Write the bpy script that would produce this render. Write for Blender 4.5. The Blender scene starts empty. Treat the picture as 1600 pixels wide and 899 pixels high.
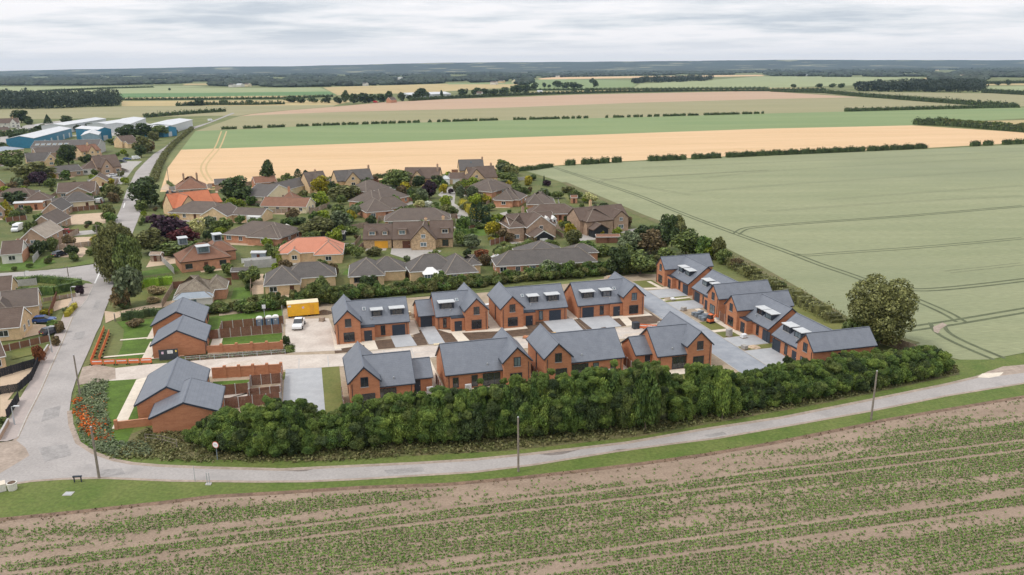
import bpy, math, random
import numpy as np
from mathutils import Vector, Matrix
SC = bpy.context.scene
COL = SC.collection
R = math.radians
random.seed(7)
RNG = np.random.default_rng(11)

# ---------------------------------------------------------------- camera
FPX, CX, CY, CAMH = 1244.0, 800.0, 449.5, 50.0
PITCH = math.atan((CY - 104.0) / FPX)
ROLL = R(0.43)
_r0 = Vector((1, 0, 0)); _u0 = Vector((0, math.sin(PITCH), math.cos(PITCH)))
FWD = Vector((0, math.cos(PITCH), -math.sin(PITCH)))
RIGHT = _r0 * math.cos(ROLL) - _u0 * math.sin(ROLL)
UP = _u0 * math.cos(ROLL) + _r0 * math.sin(ROLL)
cam = bpy.data.cameras.new('camera'); camo = bpy.data.objects.new('camera', cam); COL.objects.link(camo)
m3 = Matrix((RIGHT, UP, -FWD)).transposed()
camo.matrix_world = Matrix.Translation((0, 0, CAMH)) @ m3.to_4x4()
cam.sensor_width = 36; cam.lens = FPX / 1600 * 36; cam.clip_start = 0.5; cam.clip_end = 40000
SC.camera = camo

# ---------------------------------------------------------------- light and sky
SUN_EL, SUN_AZ = R(55), R(-112)          # azimuth from +Y, towards the left of the view
w = bpy.data.worlds.new('World'); SC.world = w; w.use_nodes = True
nt = w.node_tree; nt.nodes.clear()
N = nt.nodes.new; LK = nt.links.new
out = N('ShaderNodeOutputWorld')
sky = N('ShaderNodeTexSky'); sky.sky_type = 'NISHITA'; sky.sun_disc = False
sky.sun_elevation = SUN_EL; sky.sun_rotation = SUN_AZ
bg1 = N('ShaderNodeBackground'); bg1.inputs[1].default_value = 0.10; LK(sky.outputs[0], bg1.inputs[0])
tc = N('ShaderNodeTexCoord'); sep = N('ShaderNodeSeparateXYZ'); LK(tc.outputs['Generated'], sep.inputs[0])
def wm(op, a, b=None):
    n = N('ShaderNodeMath'); n.operation = op
    for i, v in enumerate((a, b)):
        if v is None: continue
        if isinstance(v, (int, float)): n.inputs[i].default_value = v
        else: LK(v, n.inputs[i])
    return n.outputs[0]
zc = wm('MAXIMUM', sep.outputs[2], 0.0)
den = wm('ADD', zc, 0.075)
cmb = N('ShaderNodeCombineXYZ'); LK(wm('DIVIDE', sep.outputs[0], den), cmb.inputs[0]); LK(wm('DIVIDE', sep.outputs[1], den), cmb.inputs[1])
def wn(scale, detail, rough, off):
    mp = N('ShaderNodeMapping'); LK(cmb.outputs[0], mp.inputs[0]); mp.inputs['Location'].default_value = off; mp.inputs['Scale'].default_value = (0.75, 1, 1)
    n = N('ShaderNodeTexNoise'); LK(mp.outputs[0], n.inputs[0])
    n.inputs['Scale'].default_value = scale; n.inputs['Detail'].default_value = detail; n.inputs['Roughness'].default_value = rough
    return n.outputs[0]
cl = wm('ADD', wm('MULTIPLY', wn(0.75, 6, 0.55, (3.7, 1.2, 0)), 0.75), wm('MULTIPLY', wn(2.2, 6, 0.6, (8.1, 2.2, 4)), 0.25))
cr = N('ShaderNodeValToRGB'); LK(cl, cr.inputs[0])
e = cr.color_ramp.elements
e[0].position = 0.39; e[0].color = (0.62, 0.67, 0.74, 1)
e[1].position = 0.565; e[1].color = (1.02, 1.0, 1.02, 1)
x = e.new(0.47); x.color = (0.82, 0.845, 0.885, 1)
# bright, even band of thin cloud low over the horizon
lo = N('ShaderNodeMapRange'); LK(zc, lo.inputs[0]); lo.inputs[1].default_value = 0.006; lo.inputs[2].default_value = 0.04
mxl = N('ShaderNodeMixRGB'); LK(lo.outputs[0], mxl.inputs[0]); mxl.inputs[1].default_value = (1.09, 1.06, 1.08, 1); LK(cr.outputs[0], mxl.inputs[2])
gain = wm('ADD', wm('MULTIPLY', zc, 0.45), 1.0)
bg2 = N('ShaderNodeBackground'); LK(mxl.outputs[0], bg2.inputs[0]); LK(gain, bg2.inputs[1])
mx = N('ShaderNodeMixShader'); mx.inputs[0].default_value = 0.93
LK(bg1.outputs[0], mx.inputs[1]); LK(bg2.outputs[0], mx.inputs[2]); LK(mx.outputs[0], out.inputs[0])
sl = bpy.data.lights.new('sun', 'SUN'); so = bpy.data.objects.new('sun', sl); COL.objects.link(so)
sl.energy = 1.5; sl.angle = R(10); sl.color = (1, 0.96, 0.9)
sd = Vector((math.sin(SUN_AZ) * math.cos(SUN_EL), math.cos(SUN_AZ) * math.cos(SUN_EL), math.sin(SUN_EL)))
so.rotation_euler = sd.to_track_quat('Z', 'Y').to_euler()
SC.view_settings.view_transform = 'Standard'; SC.view_settings.look = 'None'
SC.view_settings.exposure = 0.02; SC.view_settings.gamma = 1
try:
    SC.cycles.use_denoising = True
    SC.cycles.max_bounces = 4; SC.cycles.diffuse_bounces = 2; SC.cycles.transparent_max_bounces = 4; SC.cycles.volume_bounces = 0
except Exception: pass

# ---------------------------------------------------------------- helpers
def ray(px, py):
    return FWD * FPX + RIGHT * (px - CX) + UP * (CY - py)
def G(px, py, z=0.0):                       # a photo pixel seen on the level z -> place in the world
    d = ray(px, py); t = (z - CAMH) / d.z
    return Vector((d.x * t, d.y * t))
def ZAT(px, py, y):                         # height of a photo pixel at forward distance y
    d = ray(px, py); return CAMH + d.z * y / d.y
EA = R(14.8); EU = Vector((math.cos(EA), math.sin(EA))); EV = Vector((-math.sin(EA), math.cos(EA)))
def UV(u, v): return Vector((0, 130)) + EU * u + EV * v   # estate grid -> world
def tag(o, label=None, cat=None, group=None, kind=None):
    if label: o['label'] = label
    if cat: o['category'] = cat
    if group: o['group'] = group
    if kind: o['kind'] = kind
    return o
def empty(name, loc, rz=0.0, label=None, cat=None, group=None):
    o = bpy.data.objects.new(name, None); COL.objects.link(o); o.empty_display_size = 0.3
    o.location = (loc[0], loc[1], loc[2] if len(loc) > 2 else 0.0); o.rotation_euler = (0, 0, rz)
    return tag(o, label, cat, group)
_mc = {}
def put(name, me, parent=None, mat=None, loc=None, rz=None, scale=None):
    if mat is not None:                     # one mesh per shape and material, shared by all alike pieces
        key = (me.name, mat.name)
        if key not in _mc:
            if len(me.materials): me = me.copy(); me.materials[0] = mat
            else: me.materials.append(mat)
            _mc[key] = me; _mc[(me.name, mat.name)] = me
        me = _mc[key]
    o = bpy.data.objects.new(name, me); COL.objects.link(o)
    if parent is not None: o.parent = parent
    if loc is not None: o.location = loc
    if rz is not None: o.rotation_euler = (0, 0, rz)
    if scale is not None: o.scale = scale
    return o
class MB:
    def __init__(s): s.v = []; s.f = []
    def add(s, vs, fs):
        n = len(s.v); s.v += [tuple(p) for p in vs]; s.f += [tuple(i + n for i in f) for f in fs]; return s
    def box(s, x0, y0, z0, x1, y1, z1):
        return s.add([(x0,y0,z0),(x1,y0,z0),(x1,y1,z0),(x0,y1,z0),(x0,y0,z1),(x1,y0,z1),(x1,y1,z1),(x0,y1,z1)],
                     [(0,3,2,1),(4,5,6,7),(0,1,5,4),(1,2,6,5),(2,3,7,6),(3,0,4,7)])
    def prism(s, pts, off):                  # polygon (3d) swept by off
        n = len(pts); p = [Vector(q) for q in pts]; o = Vector(off)
        return s.add([*p, *[q + o for q in p]], [tuple(range(n)), tuple(range(2*n-1, n-1, -1))] + [(i, (i+1) % n, (i+1) % n + n, i + n) for i in range(n)])
    def bar(s, a, b, w=0.1, h=0.1):
        a, b = Vector(a), Vector(b); d = (b - a).normalized()
        sd_ = d.cross(Vector((0,0,1))); sd_ = sd_.normalized() if sd_.length > 1e-4 else Vector((1,0,0))
        u = sd_.cross(d)
        q = [sd_*sx*w/2 + u*sy*h/2 for sx, sy in ((-1,-1),(1,-1),(1,1),(-1,1))]
        return s.prism([a + k for k in q], b - a)
    def tube(s, pts, rad, n=7):
        vs = []; fs = []
        for i, p in enumerate(pts):
            p = Vector(p); d = (Vector(pts[min(i+1, len(pts)-1)]) - Vector(pts[max(i-1, 0)])).normalized()
            a = d.cross(Vector((0.3,1,0.1))).normalized(); b = d.cross(a)
            for k in range(n):
                t = 2*math.pi*k/n; vs.append(p + (a*math.cos(t) + b*math.sin(t))*rad[i])
        for i in range(len(pts)-1):
            for k in range(n): fs.append((i*n+k, i*n+(k+1) % n, (i+1)*n+(k+1) % n, (i+1)*n+k))
        fs.append(tuple(range(n-1, -1, -1))); fs.append(tuple(range((len(pts)-1)*n, len(pts)*n)))
        return s.add(vs, fs)
    def mesh(s, name):
        me = bpy.data.meshes.new(name); me.from_pydata([tuple(v) for v in s.v], [], s.f); me.update(); return me
    def build(s, name, mat, parent=None):
        me = s.mesh(name); me.materials.append(mat)
        return put(name, me, parent)

# ---------------------------------------------------------------- materials
MATS = {}
def lin(r, g, b): return tuple(((c/255)/12.92 if c/255 <= 0.04045 else ((c/255+0.055)/1.055)**2.4) for c in (r, g, b))
def mat(name, col, var=0.18, scale=0.6, rough=0.85, stretch=(1,1,1), col2=None, fine=3.0, bump=0.0, spec=0.3, lines=None, thr=(0.35, 0.65), big=None, metal=0.0):
    """plain procedural surface: colour mottled by two noises; lines=(axis,period,depth) adds joints"""
    m = bpy.data.materials.new(name); m.use_nodes = True; t = m.node_tree; b = t.nodes['Principled BSDF']
    b.inputs['Roughness'].default_value = rough; b.inputs['Specular IOR Level'].default_value = spec; b.inputs['Metallic'].default_value = metal
    ge = t.nodes.new('ShaderNodeNewGeometry'); mp = t.nodes.new('ShaderNodeMapping'); t.links.new(ge.outputs['Position'], mp.inputs[0]); mp.inputs['Scale'].default_value = stretch
    n1 = t.nodes.new('ShaderNodeTexNoise'); n1.inputs['Scale'].default_value = scale; n1.inputs['Detail'].default_value = 6; n1.inputs['Roughness'].default_value = 0.62; t.links.new(mp.outputs[0], n1.inputs[0])
    n2 = t.nodes.new('ShaderNodeTexNoise'); n2.inputs['Scale'].default_value = fine; n2.inputs['Detail'].default_value = 3; t.links.new(mp.outputs[0], n2.inputs[0])
    mr = t.nodes.new('ShaderNodeMapRange'); t.links.new(n1.outputs[0], mr.inputs[0]); mr.inputs[1].default_value = thr[0]; mr.inputs[2].default_value = thr[1]
    mixc = t.nodes.new('ShaderNodeMixRGB'); t.links.new(mr.outputs[0], mixc.inputs[0])
    c2 = col2 or tuple(min(1, c*(1+var)) for c in col); c1 = col if col2 else tuple(c*(1-var) for c in col)
    mixc.inputs[1].default_value = (*c1, 1); mixc.inputs[2].default_value = (*c2, 1)
    last = mixc.outputs[0]
    hs_ = t.nodes.new('ShaderNodeHueSaturation'); mr2 = t.nodes.new('ShaderNodeMapRange'); t.links.new(n2.outputs[0], mr2.inputs[0])
    mr2.inputs[1].default_value = 0.3; mr2.inputs[2].default_value = 0.7; mr2.inputs[3].default_value = 1 - var*0.8; mr2.inputs[4].default_value = 1 + var*0.8
    t.links.new(mr2.outputs[0], hs_.inputs['Value']); t.links.new(last, hs_.inputs['Color']); last = hs_.outputs[0]
    if big:
        n3 = t.nodes.new('ShaderNodeTexNoise'); n3.inputs['Scale'].default_value = big[0]; n3.inputs['Detail'].default_value = 4; t.links.new(ge.outputs['Position'], n3.inputs[0])
        mr3 = t.nodes.new('ShaderNodeMapRange'); t.links.new(n3.outputs[0], mr3.inputs[0]); mr3.inputs[1].default_value = big[2]; mr3.inputs[2].default_value = big[3]
        mb = t.nodes.new('ShaderNodeMixRGB'); t.links.new(mr3.outputs[0], mb.inputs[0]); t.links.new(last, mb.inputs[1]); mb.inputs[2].default_value = (*big[1], 1); last = mb.outputs[0]
    if lines:
        sp = t.nodes.new('ShaderNodeSeparateXYZ'); t.links.new(ge.outputs['Position'], sp.inputs[0])
        k = t.nodes.new('ShaderNodeMath'); k.operation = 'DIVIDE'; t.links.new(sp.outputs[lines[0]], k.inputs[0]); k.inputs[1].default_value = lines[1]
        fr = t.nodes.new('ShaderNodeMath'); fr.operation = 'FRACT'; t.links.new(k.outputs[0], fr.inputs[0])
        gt = t.nodes.new('ShaderNodeMath'); gt.operation = 'LESS_THAN'; t.links.new(fr.outputs[0], gt.inputs[0]); gt.inputs[1].default_value = 0.16
        dk = t.nodes.new('ShaderNodeMixRGB'); dk.blend_type = 'MULTIPLY'; mu = t.nodes.new('ShaderNodeMath'); mu.operation = 'MULTIPLY'; t.links.new(gt.outputs[0], mu.inputs[0]); mu.inputs[1].default_value = lines[2]
        t.links.new(mu.outputs[0], dk.inputs[0]); t.links.new(last, dk.inputs[1]); dk.inputs[2].default_value = (0.2, 0.2, 0.2, 1); last = dk.outputs[0]
    t.links.new(last, b.inputs['Base Color'])
    if bump:
        bp = t.nodes.new('ShaderNodeBump'); bp.inputs['Strength'].default_value = 1; bp.inputs['Distance'].default_value = bump; t.links.new(n2.outputs[0], bp.inputs['Height']); t.links.new(bp.outputs[0], b.inputs['Normal'])
    MATS[name] = m; return m
def leafmat(name, col, col2=None, var=0.55, trans=0.25):
    k_ = 1.0 if col[0] > .12 else 1.5
    col = tuple(c*k_ for c in col); col2 = tuple(c*k_*1.12 for c in col2)
    m = bpy.data.materials.new(name); m.use_nodes = True; t = m.node_tree; b = t.nodes['Principled BSDF']
    b.inputs['Roughness'].default_value = 0.55; b.inputs['Specular IOR Level'].default_value = 0.25
    ge = t.nodes.new('ShaderNodeNewGeometry'); oi = t.nodes.new('ShaderNodeObjectInfo')
    n1 = t.nodes.new('ShaderNodeTexNoise'); n1.inputs['Scale'].default_value = 0.8; n1.inputs['Detail'].default_value = 4; t.links.new(ge.outputs['Position'], n1.inputs[0])
    mr = t.nodes.new('ShaderNodeMapRange'); t.links.new(n1.outputs[0], mr.inputs[0]); mr.inputs[1].default_value = 0.38; mr.inputs[2].default_value = 0.66
    mc = t.nodes.new('ShaderNodeMixRGB'); t.links.new(mr.outputs[0], mc.inputs[0]); mc.inputs[1].default_value = (*col, 1)
    mc.inputs[2].default_value = (*(col2 or (col[0]*1.5, col[1]*1.35, col[2]*1.1)), 1)
    h = t.nodes.new('ShaderNodeHueSaturation'); t.links.new(mc.outputs[0], h.inputs['Color'])
    mv = t.nodes.new('ShaderNodeMapRange'); t.links.new(ge.outputs['Random Per Island'], mv.inputs[0]); mv.inputs[3].default_value = 1 - var; mv.inputs[4].default_value = 1 + var*1.3
    ov = t.nodes.new('ShaderNodeMapRange'); t.links.new(oi.outputs['Random'], ov.inputs[0]); ov.inputs[3].default_value = 0.8; ov.inputs[4].default_value = 1.2
    mm = t.nodes.new('ShaderNodeMath'); mm.operation = 'MULTIPLY'; t.links.new(mv.outputs[0], mm.inputs[0]); t.links.new(ov.outputs[0], mm.inputs[1]); t.links.new(mm.outputs[0], h.inputs['Value'])
    t.links.new(h.outputs[0], b.inputs['Base Color'])
    tr = t.nodes.new('ShaderNodeBsdfTranslucent'); t.links.new(h.outputs[0], tr.inputs[0])
    ms = t.nodes.new('ShaderNodeMixShader'); ms.inputs[0].default_value = trans
    o = t.nodes['Material Output']; t.links.new(b.outputs[0], ms.inputs[1]); t.links.new(tr.outputs[0], ms.inputs[2]); t.links.new(ms.outputs[0], o.inputs[0])
    MATS[name] = m; return m
M = MATS
mat('grass', (0.10, 0.125, 0.035), col2=(0.165, 0.17, 0.06), scale=0.05, fine=1.2, var=0.22, big=(0.008, (0.20, 0.21, 0.08), 0.5, 0.7))
mat('lawn_fresh', (0.082, 0.14, 0.018), var=0.22, scale=0.35, fine=2.5)
mat('garden_green', (0.085, 0.115, 0.03), col2=(0.15, 0.15, 0.05), scale=0.12, fine=1.8, var=0.3)
mat('lawn_dry', (0.175, 0.17, 0.05), col2=(0.12, 0.14, 0.035), scale=0.25, fine=2.2)
mat('verge', (0.088, 0.135, 0.024), col2=(0.145, 0.168, 0.045), scale=0.16, fine=2.2, var=0.25, bump=0.05)
mat('rough_ground', (0.17, 0.14, 0.07), col2=(0.11, 0.125, 0.04), scale=0.3, fine=2.5, var=0.3, bump=0.06)
mat('wheat_green', (0.235, 0.255, 0.138), col2=(0.288, 0.298, 0.168), scale=0.03, stretch=(0.35, 2.2, 1), fine=1.3, var=0.2, bump=0.2, big=(0.006, (0.215, 0.235, 0.135), 0.48, 0.7))
mat('wheat_ripe', (0.6, 0.4, 0.215), col2=(0.665, 0.455, 0.262), scale=0.02, stretch=(0.3, 2.5, 1), fine=0.6, var=0.05)
mat('crop_green', (0.175, 0.24, 0.095), col2=(0.22, 0.272, 0.115), scale=0.012, stretch=(0.4, 2, 1), fine=0.4, var=0.06)
mat('stubble_olive', (0.265, 0.25, 0.125), col2=(0.31, 0.275, 0.15), scale=0.01, stretch=(0.4, 2, 1), fine=0.4, var=0.06)
mat('bare_pink', (0.43, 0.29, 0.195), col2=(0.47, 0.325, 0.215), scale=0.01, stretch=(0.4, 2, 1), fine=0.3, var=0.06)
mat('field_ochre', (0.44, 0.34, 0.16), var=0.08, scale=0.01, fine=0.2)
mat('field_dark_green', (0.11, 0.20, 0.07), var=0.08, scale=0.01, fine=0.2)
mat('field_pale', (0.28, 0.31, 0.15), var=0.08, scale=0.01, fine=0.2)
mat('tramline', (0.105, 0.12, 0.062), var=0.2, scale=0.4)
mat('tramline_faint', (0.185, 0.195, 0.11), var=0.2, scale=0.4)
mat('tramline_ripe', (0.50, 0.36, 0.18), var=0.1, scale=0.4)
mat('soil_field', (0.262, 0.192, 0.138), col2=(0.34, 0.252, 0.186), scale=0.25, stretch=(0.5, 1.6, 1), fine=6, var=0.3, bump=0.08)
mat('soil_edge', (0.19, 0.125, 0.085), var=0.3, scale=0.8, fine=4, bump=0.06)
mat('asphalt_road', (0.34, 0.312, 0.293), col2=(0.405, 0.372, 0.35), scale=0.13, fine=3, var=0.13, big=(0.25, (0.30, 0.28, 0.265), 0.55, 0.75))
mat('asphalt_new', (0.255, 0.275, 0.305), col2=(0.345, 0.36, 0.385), scale=0.35, fine=5, var=0.07)
mat('road_patch', (0.31, 0.29, 0.275), var=0.15, scale=0.5, fine=3)
mat('mud_pale', (0.50, 0.42, 0.34), col2=(0.60, 0.52, 0.44), scale=0.7, fine=3, var=0.15)
mat('pavement', (0.44, 0.37, 0.335), col2=(0.37, 0.32, 0.295), scale=0.4, fine=4, var=0.1)
mat('kerb', (0.48, 0.45, 0.40), var=0.12, scale=1)
mat('concrete_pale', (0.62, 0.55, 0.48), col2=(0.50, 0.43, 0.37), scale=0.3, fine=2.5, var=0.1)
mat('paving', (0.68, 0.60, 0.49), var=0.08, scale=0.8, fine=3)
mat('drive_grey', (0.43, 0.435, 0.44), col2=(0.37, 0.375, 0.385), scale=0.5, fine=3, var=0.06)
mat('gravel_tan', (0.56, 0.42, 0.29), col2=(0.47, 0.355, 0.25), scale=0.4, fine=4, var=0.12)
mat('gravel_grey', (0.42, 0.39, 0.355), col2=(0.35, 0.33, 0.30), scale=0.5, fine=4, var=0.12)
mat('site_dirt', (0.42, 0.335, 0.245), col2=(0.32, 0.25, 0.17), scale=0.25, fine=2, var=0.2, bump=0.05)
mat('topsoil', (0.115, 0.075, 0.05), var=0.25, scale=0.8, fine=4, bump=0.05)
mat('puddle_dark', (0.20, 0.17, 0.15), var=0.2, scale=0.5)
mat('dirt_patch', (0.40, 0.32, 0.26), col2=(0.30, 0.24, 0.19), scale=0.4, fine=2, var=0.2)
mat('white_line', (0.72, 0.71, 0.68), var=0.08)
mat('brick_new', (0.5, 0.222, 0.118), col2=(0.4, 0.163, 0.086), scale=0.9, fine=9, var=0.17, stretch=(1,1,3), thr=(0.42, 0.72))
mat('brick_orange', (0.5, 0.25, 0.15), var=0.15, scale=1, fine=8)
mat('brick_buff', (0.676, 0.481, 0.286), var=0.12, scale=1, fine=8)
mat('brick_brown', (0.408, 0.282, 0.198), var=0.15, scale=1, fine=8)
mat('stone_wall', (0.598, 0.429, 0.26), col2=(0.338, 0.234, 0.143), scale=2.2, fine=5, var=0.25)
mat('render_white', (0.68, 0.65, 0.58), var=0.06)
mat('render_cream', (0.726, 0.616, 0.418), var=0.06)
mat('slate_new', (0.14, 0.154, 0.182), col2=(0.172, 0.186, 0.214), scale=0.8, fine=5, var=0.1, rough=0.42, spec=0.6, lines=(2, 0.21, 0.14))
mat('tile_brown', (0.144, 0.1044, 0.0828), col2=(0.1188, 0.0828, 0.0648), scale=0.6, fine=5, var=0.16, lines=(2, 0.25, 0.2))
mat('tile_grey', (0.108, 0.0972, 0.09), col2=(0.1332, 0.1188, 0.108), scale=0.6, fine=5, var=0.15, lines=(2, 0.25, 0.2))
mat('tile_mossy', (0.176, 0.14, 0.104), col2=(0.264, 0.224, 0.168), scale=1.2, fine=4, var=0.25, lines=(2, 0.25, 0.2))
mat('tile_greybrown', (0.1512, 0.1188, 0.0972), col2=(0.1224, 0.0972, 0.0828), scale=0.6, fine=5, var=0.14, lines=(2, 0.25, 0.2))
mat('tile_red', (0.56, 0.20, 0.10), col2=(0.49, 0.165, 0.085), scale=0.6, fine=5, var=0.1, lines=(2, 0.25, 0.2))
mat('tile_peach', (0.58, 0.25, 0.16), col2=(0.53, 0.22, 0.14), scale=0.5, fine=5, var=0.07, lines=(2, 0.25, 0.15))
mat('tile_redbrown', (0.255, 0.1318, 0.085), col2=(0.2125, 0.1062, 0.068), scale=0.6, fine=5, var=0.14, lines=(2, 0.25, 0.2))
mat('tile_beige', (0.37, 0.31, 0.25), var=0.12, scale=0.7, fine=5, lines=(2, 0.25, 0.2))
mat('ridge_pale', (0.24, 0.2, 0.16), var=0.12)
mat('ridge_slate', (0.15, 0.165, 0.195), var=0.1, rough=0.5)
mat('trim_dark', (0.035, 0.043, 0.058), var=0.05, rough=0.5)
mat('trim_white', (0.78, 0.77, 0.74), var=0.04, rough=0.5)
mat('trim_brown', (0.08, 0.05, 0.035), var=0.1)
mat('lead_roof', (0.55, 0.56, 0.56), var=0.07, rough=0.5)
mat('lead_grey', (0.30, 0.34, 0.38), var=0.07, rough=0.5)
mat('metal_white', (0.6, 0.605, 0.61), var=0.04, rough=0.45)
mat('metal_pale', (0.55, 0.57, 0.58), var=0.06, rough=0.5)
mat('metal_blue', (0.045, 0.20, 0.32), var=0.1, rough=0.45)
mat('metal_lightblue', (0.26, 0.37, 0.45), var=0.08, rough=0.5)
mat('concrete_grey', (0.45, 0.43, 0.41), var=0.1)
mat('glass', (0.025, 0.03, 0.035), var=0.3, rough=0.08, spec=0.9, scale=0.7)
mat('glass_light', (0.12, 0.16, 0.18), var=0.3, rough=0.08, spec=0.9, scale=0.7)
mat('garage_dark', (0.04, 0.052, 0.072), var=0.05, rough=0.5)
mat('fence_brown', (0.185, 0.085, 0.055), col2=(0.235, 0.115, 0.075), scale=1.5, fine=6, var=0.18)
mat('fence_weathered', (0.33, 0.25, 0.19), var=0.2, scale=1.5, fine=6)
mat('fence_dark', (0.03, 0.03, 0.035), var=0.2)
mat('wood_pole', (0.235, 0.20, 0.165), var=0.18, scale=2)
mat('steel', (0.42, 0.44, 0.45), var=0.06, rough=0.45)
mat('yellow_paint', (0.88, 0.47, 0.03), var=0.07, rough=0.5)
mat('orange_plastic', (0.76, 0.19, 0.07), var=0.08, rough=0.5)
mat('red_plastic', (0.72, 0.10, 0.08), var=0.08, rough=0.5)
mat('toilet_grey', (0.19, 0.22, 0.25), var=0.08, rough=0.5)
mat('toilet_blue', (0.03, 0.17, 0.36), var=0.08, rough=0.5)
mat('car_white', (0.80, 0.81, 0.81), var=0.02, rough=0.22, spec=0.6)
mat('car_red', (0.46, 0.02, 0.035), var=0.03, rough=0.2, spec=0.6)
mat('car_blue', (0.025, 0.075, 0.24), var=0.03, rough=0.2, spec=0.6)
mat('car_dark', (0.035, 0.04, 0.055), var=0.03, rough=0.2, spec=0.6)
mat('car_silver', (0.48, 0.50, 0.52), var=0.03, rough=0.25, spec=0.6)
mat('tyre', (0.02, 0.02, 0.02), var=0.1)
mat('yellow_door', (0.80, 0.40, 0.045), var=0.06, rough=0.5)
mat('door_brown', (0.12, 0.05, 0.03), var=0.15)
mat('black_boards', (0.025, 0.027, 0.03), var=0.1)
mat('bark', (0.13, 0.10, 0.075), var=0.3, scale=3)
mat('board_dark', (0.055, 0.062, 0.072), var=0.05, rough=0.6)
mat('poster_white', (0.78, 0.78, 0.78), var=0.03)
mat('poster_pink', (0.70, 0.52, 0.62), var=0.05)
mat('poster_yellow', (0.80, 0.62, 0.15), var=0.05)
mat('hills_land', (0.04, 0.055, 0.042), col2=(0.026, 0.038, 0.03), scale=0.0022, stretch=(1, 0.5, 1), fine=0.006, var=0.25, thr=(0.4, 0.55), big=(0.0026, (0.27, 0.26, 0.16), 0.60, 0.61))
for nm, c, c2 in [('leaf_dark', (0.030, 0.047, 0.018), (0.058, 0.078, 0.026)), ('leaf_mid', (0.064, 0.088, 0.028), (0.125, 0.15, 0.042)),
                  ('leaf_olive', (0.080, 0.086, 0.03), (0.14, 0.14, 0.05)), ('leaf_grey', (0.075, 0.098, 0.048), (0.13, 0.15, 0.08)),
                  ('leaf_lime', (0.16, 0.22, 0.022), (0.25, 0.29, 0.035)), ('leaf_yellow', (0.28, 0.25, 0.02), (0.40, 0.33, 0.03)),
                  ('leaf_purple', (0.026, 0.014, 0.022), (0.05, 0.026, 0.036)), ('leaf_redpurple', (0.06, 0.016, 0.018), (0.10, 0.028, 0.028)),
                  ('leaf_conifer', (0.018, 0.036, 0.016), (0.034, 0.056, 0.022)), ('leaf_cream', (0.36, 0.36, 0.14), (0.55, 0.52, 0.25)),
                  ('leaf_brown', (0.13, 0.095, 0.045), (0.20, 0.15, 0.075)), ('leaf_straw', (0.30, 0.235, 0.12), (0.42, 0.34, 0.19)),
                  ('leaf_hedge', (0.048, 0.083, 0.023), (0.110, 0.156, 0.036)), ('leaf_hedge_bright', (0.075, 0.116, 0.026), (0.15, 0.192, 0.042)), ('leaf_hedge_yellow', (0.125, 0.15, 0.03), (0.26, 0.24, 0.05)),
                  ('leaf_clip', (0.11, 0.19, 0.015), (0.17, 0.25, 0.025)), ('leaf_beet', (0.082, 0.150, 0.028), (0.135, 0.212, 0.046)),
                  ('leaf_far', (0.017, 0.026, 0.018), (0.034, 0.044, 0.026)), ('leaf_rough', (0.19, 0.17, 0.075), (0.13, 0.145, 0.05)),
                  ('leaf_poppy', (0.62, 0.13, 0.02), (0.68, 0.18, 0.03)), ('leaf_white', (0.5, 0.52, 0.45), (0.6, 0.6, 0.52)), ('leaf_redbrown', (0.20, 0.07, 0.03), (0.26, 0.10, 0.04))]:
    leafmat(nm, c, c2)
# ---------------------------------------------------------------- foliage meshes
def quads_mesh(name, c, n, s, zdiv=1.0, asp=0.62):
    """many small leaf faces: c centres, n facing, s sizes"""
    k = len(c); n = n / (np.linalg.norm(n, axis=1, keepdims=True) + 1e-9)
    rnd = RNG.normal(size=(k, 3)); a = np.cross(n, rnd); a /= (np.linalg.norm(a, axis=1, keepdims=True) + 1e-9); b = np.cross(n, a)
    s = np.asarray(s).reshape(-1, 1)
    a = a * s * 0.5; b = b * s * 0.5 * asp; bend = n * s * 0.12
    v = np.stack([c - a, c - b * 1.1 + bend, c + a, c + b * 1.1 + bend], axis=1).reshape(-1, 3)
    v[:, 2] /= zdiv
    me = bpy.data.meshes.new(name); me.vertices.add(k * 4); me.vertices.foreach_set('co', v.astype(np.float32).ravel())
    me.loops.add(k * 4); me.loops.foreach_set('vertex_index', np.arange(k * 4, dtype=np.int32))
    me.polygons.add(k); me.polygons.foreach_set('loop_start', np.arange(0, k * 4, 4, dtype=np.int32))
    try: me.polygons.foreach_set('loop_total', np.full(k, 4, dtype=np.int32))
    except Exception: pass
    me.update(calc_edges=True); return me
def unit(k):
    d = RNG.normal(size=(k, 3)); return d / np.linalg.norm(d, axis=1, keepdims=True)
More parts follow.
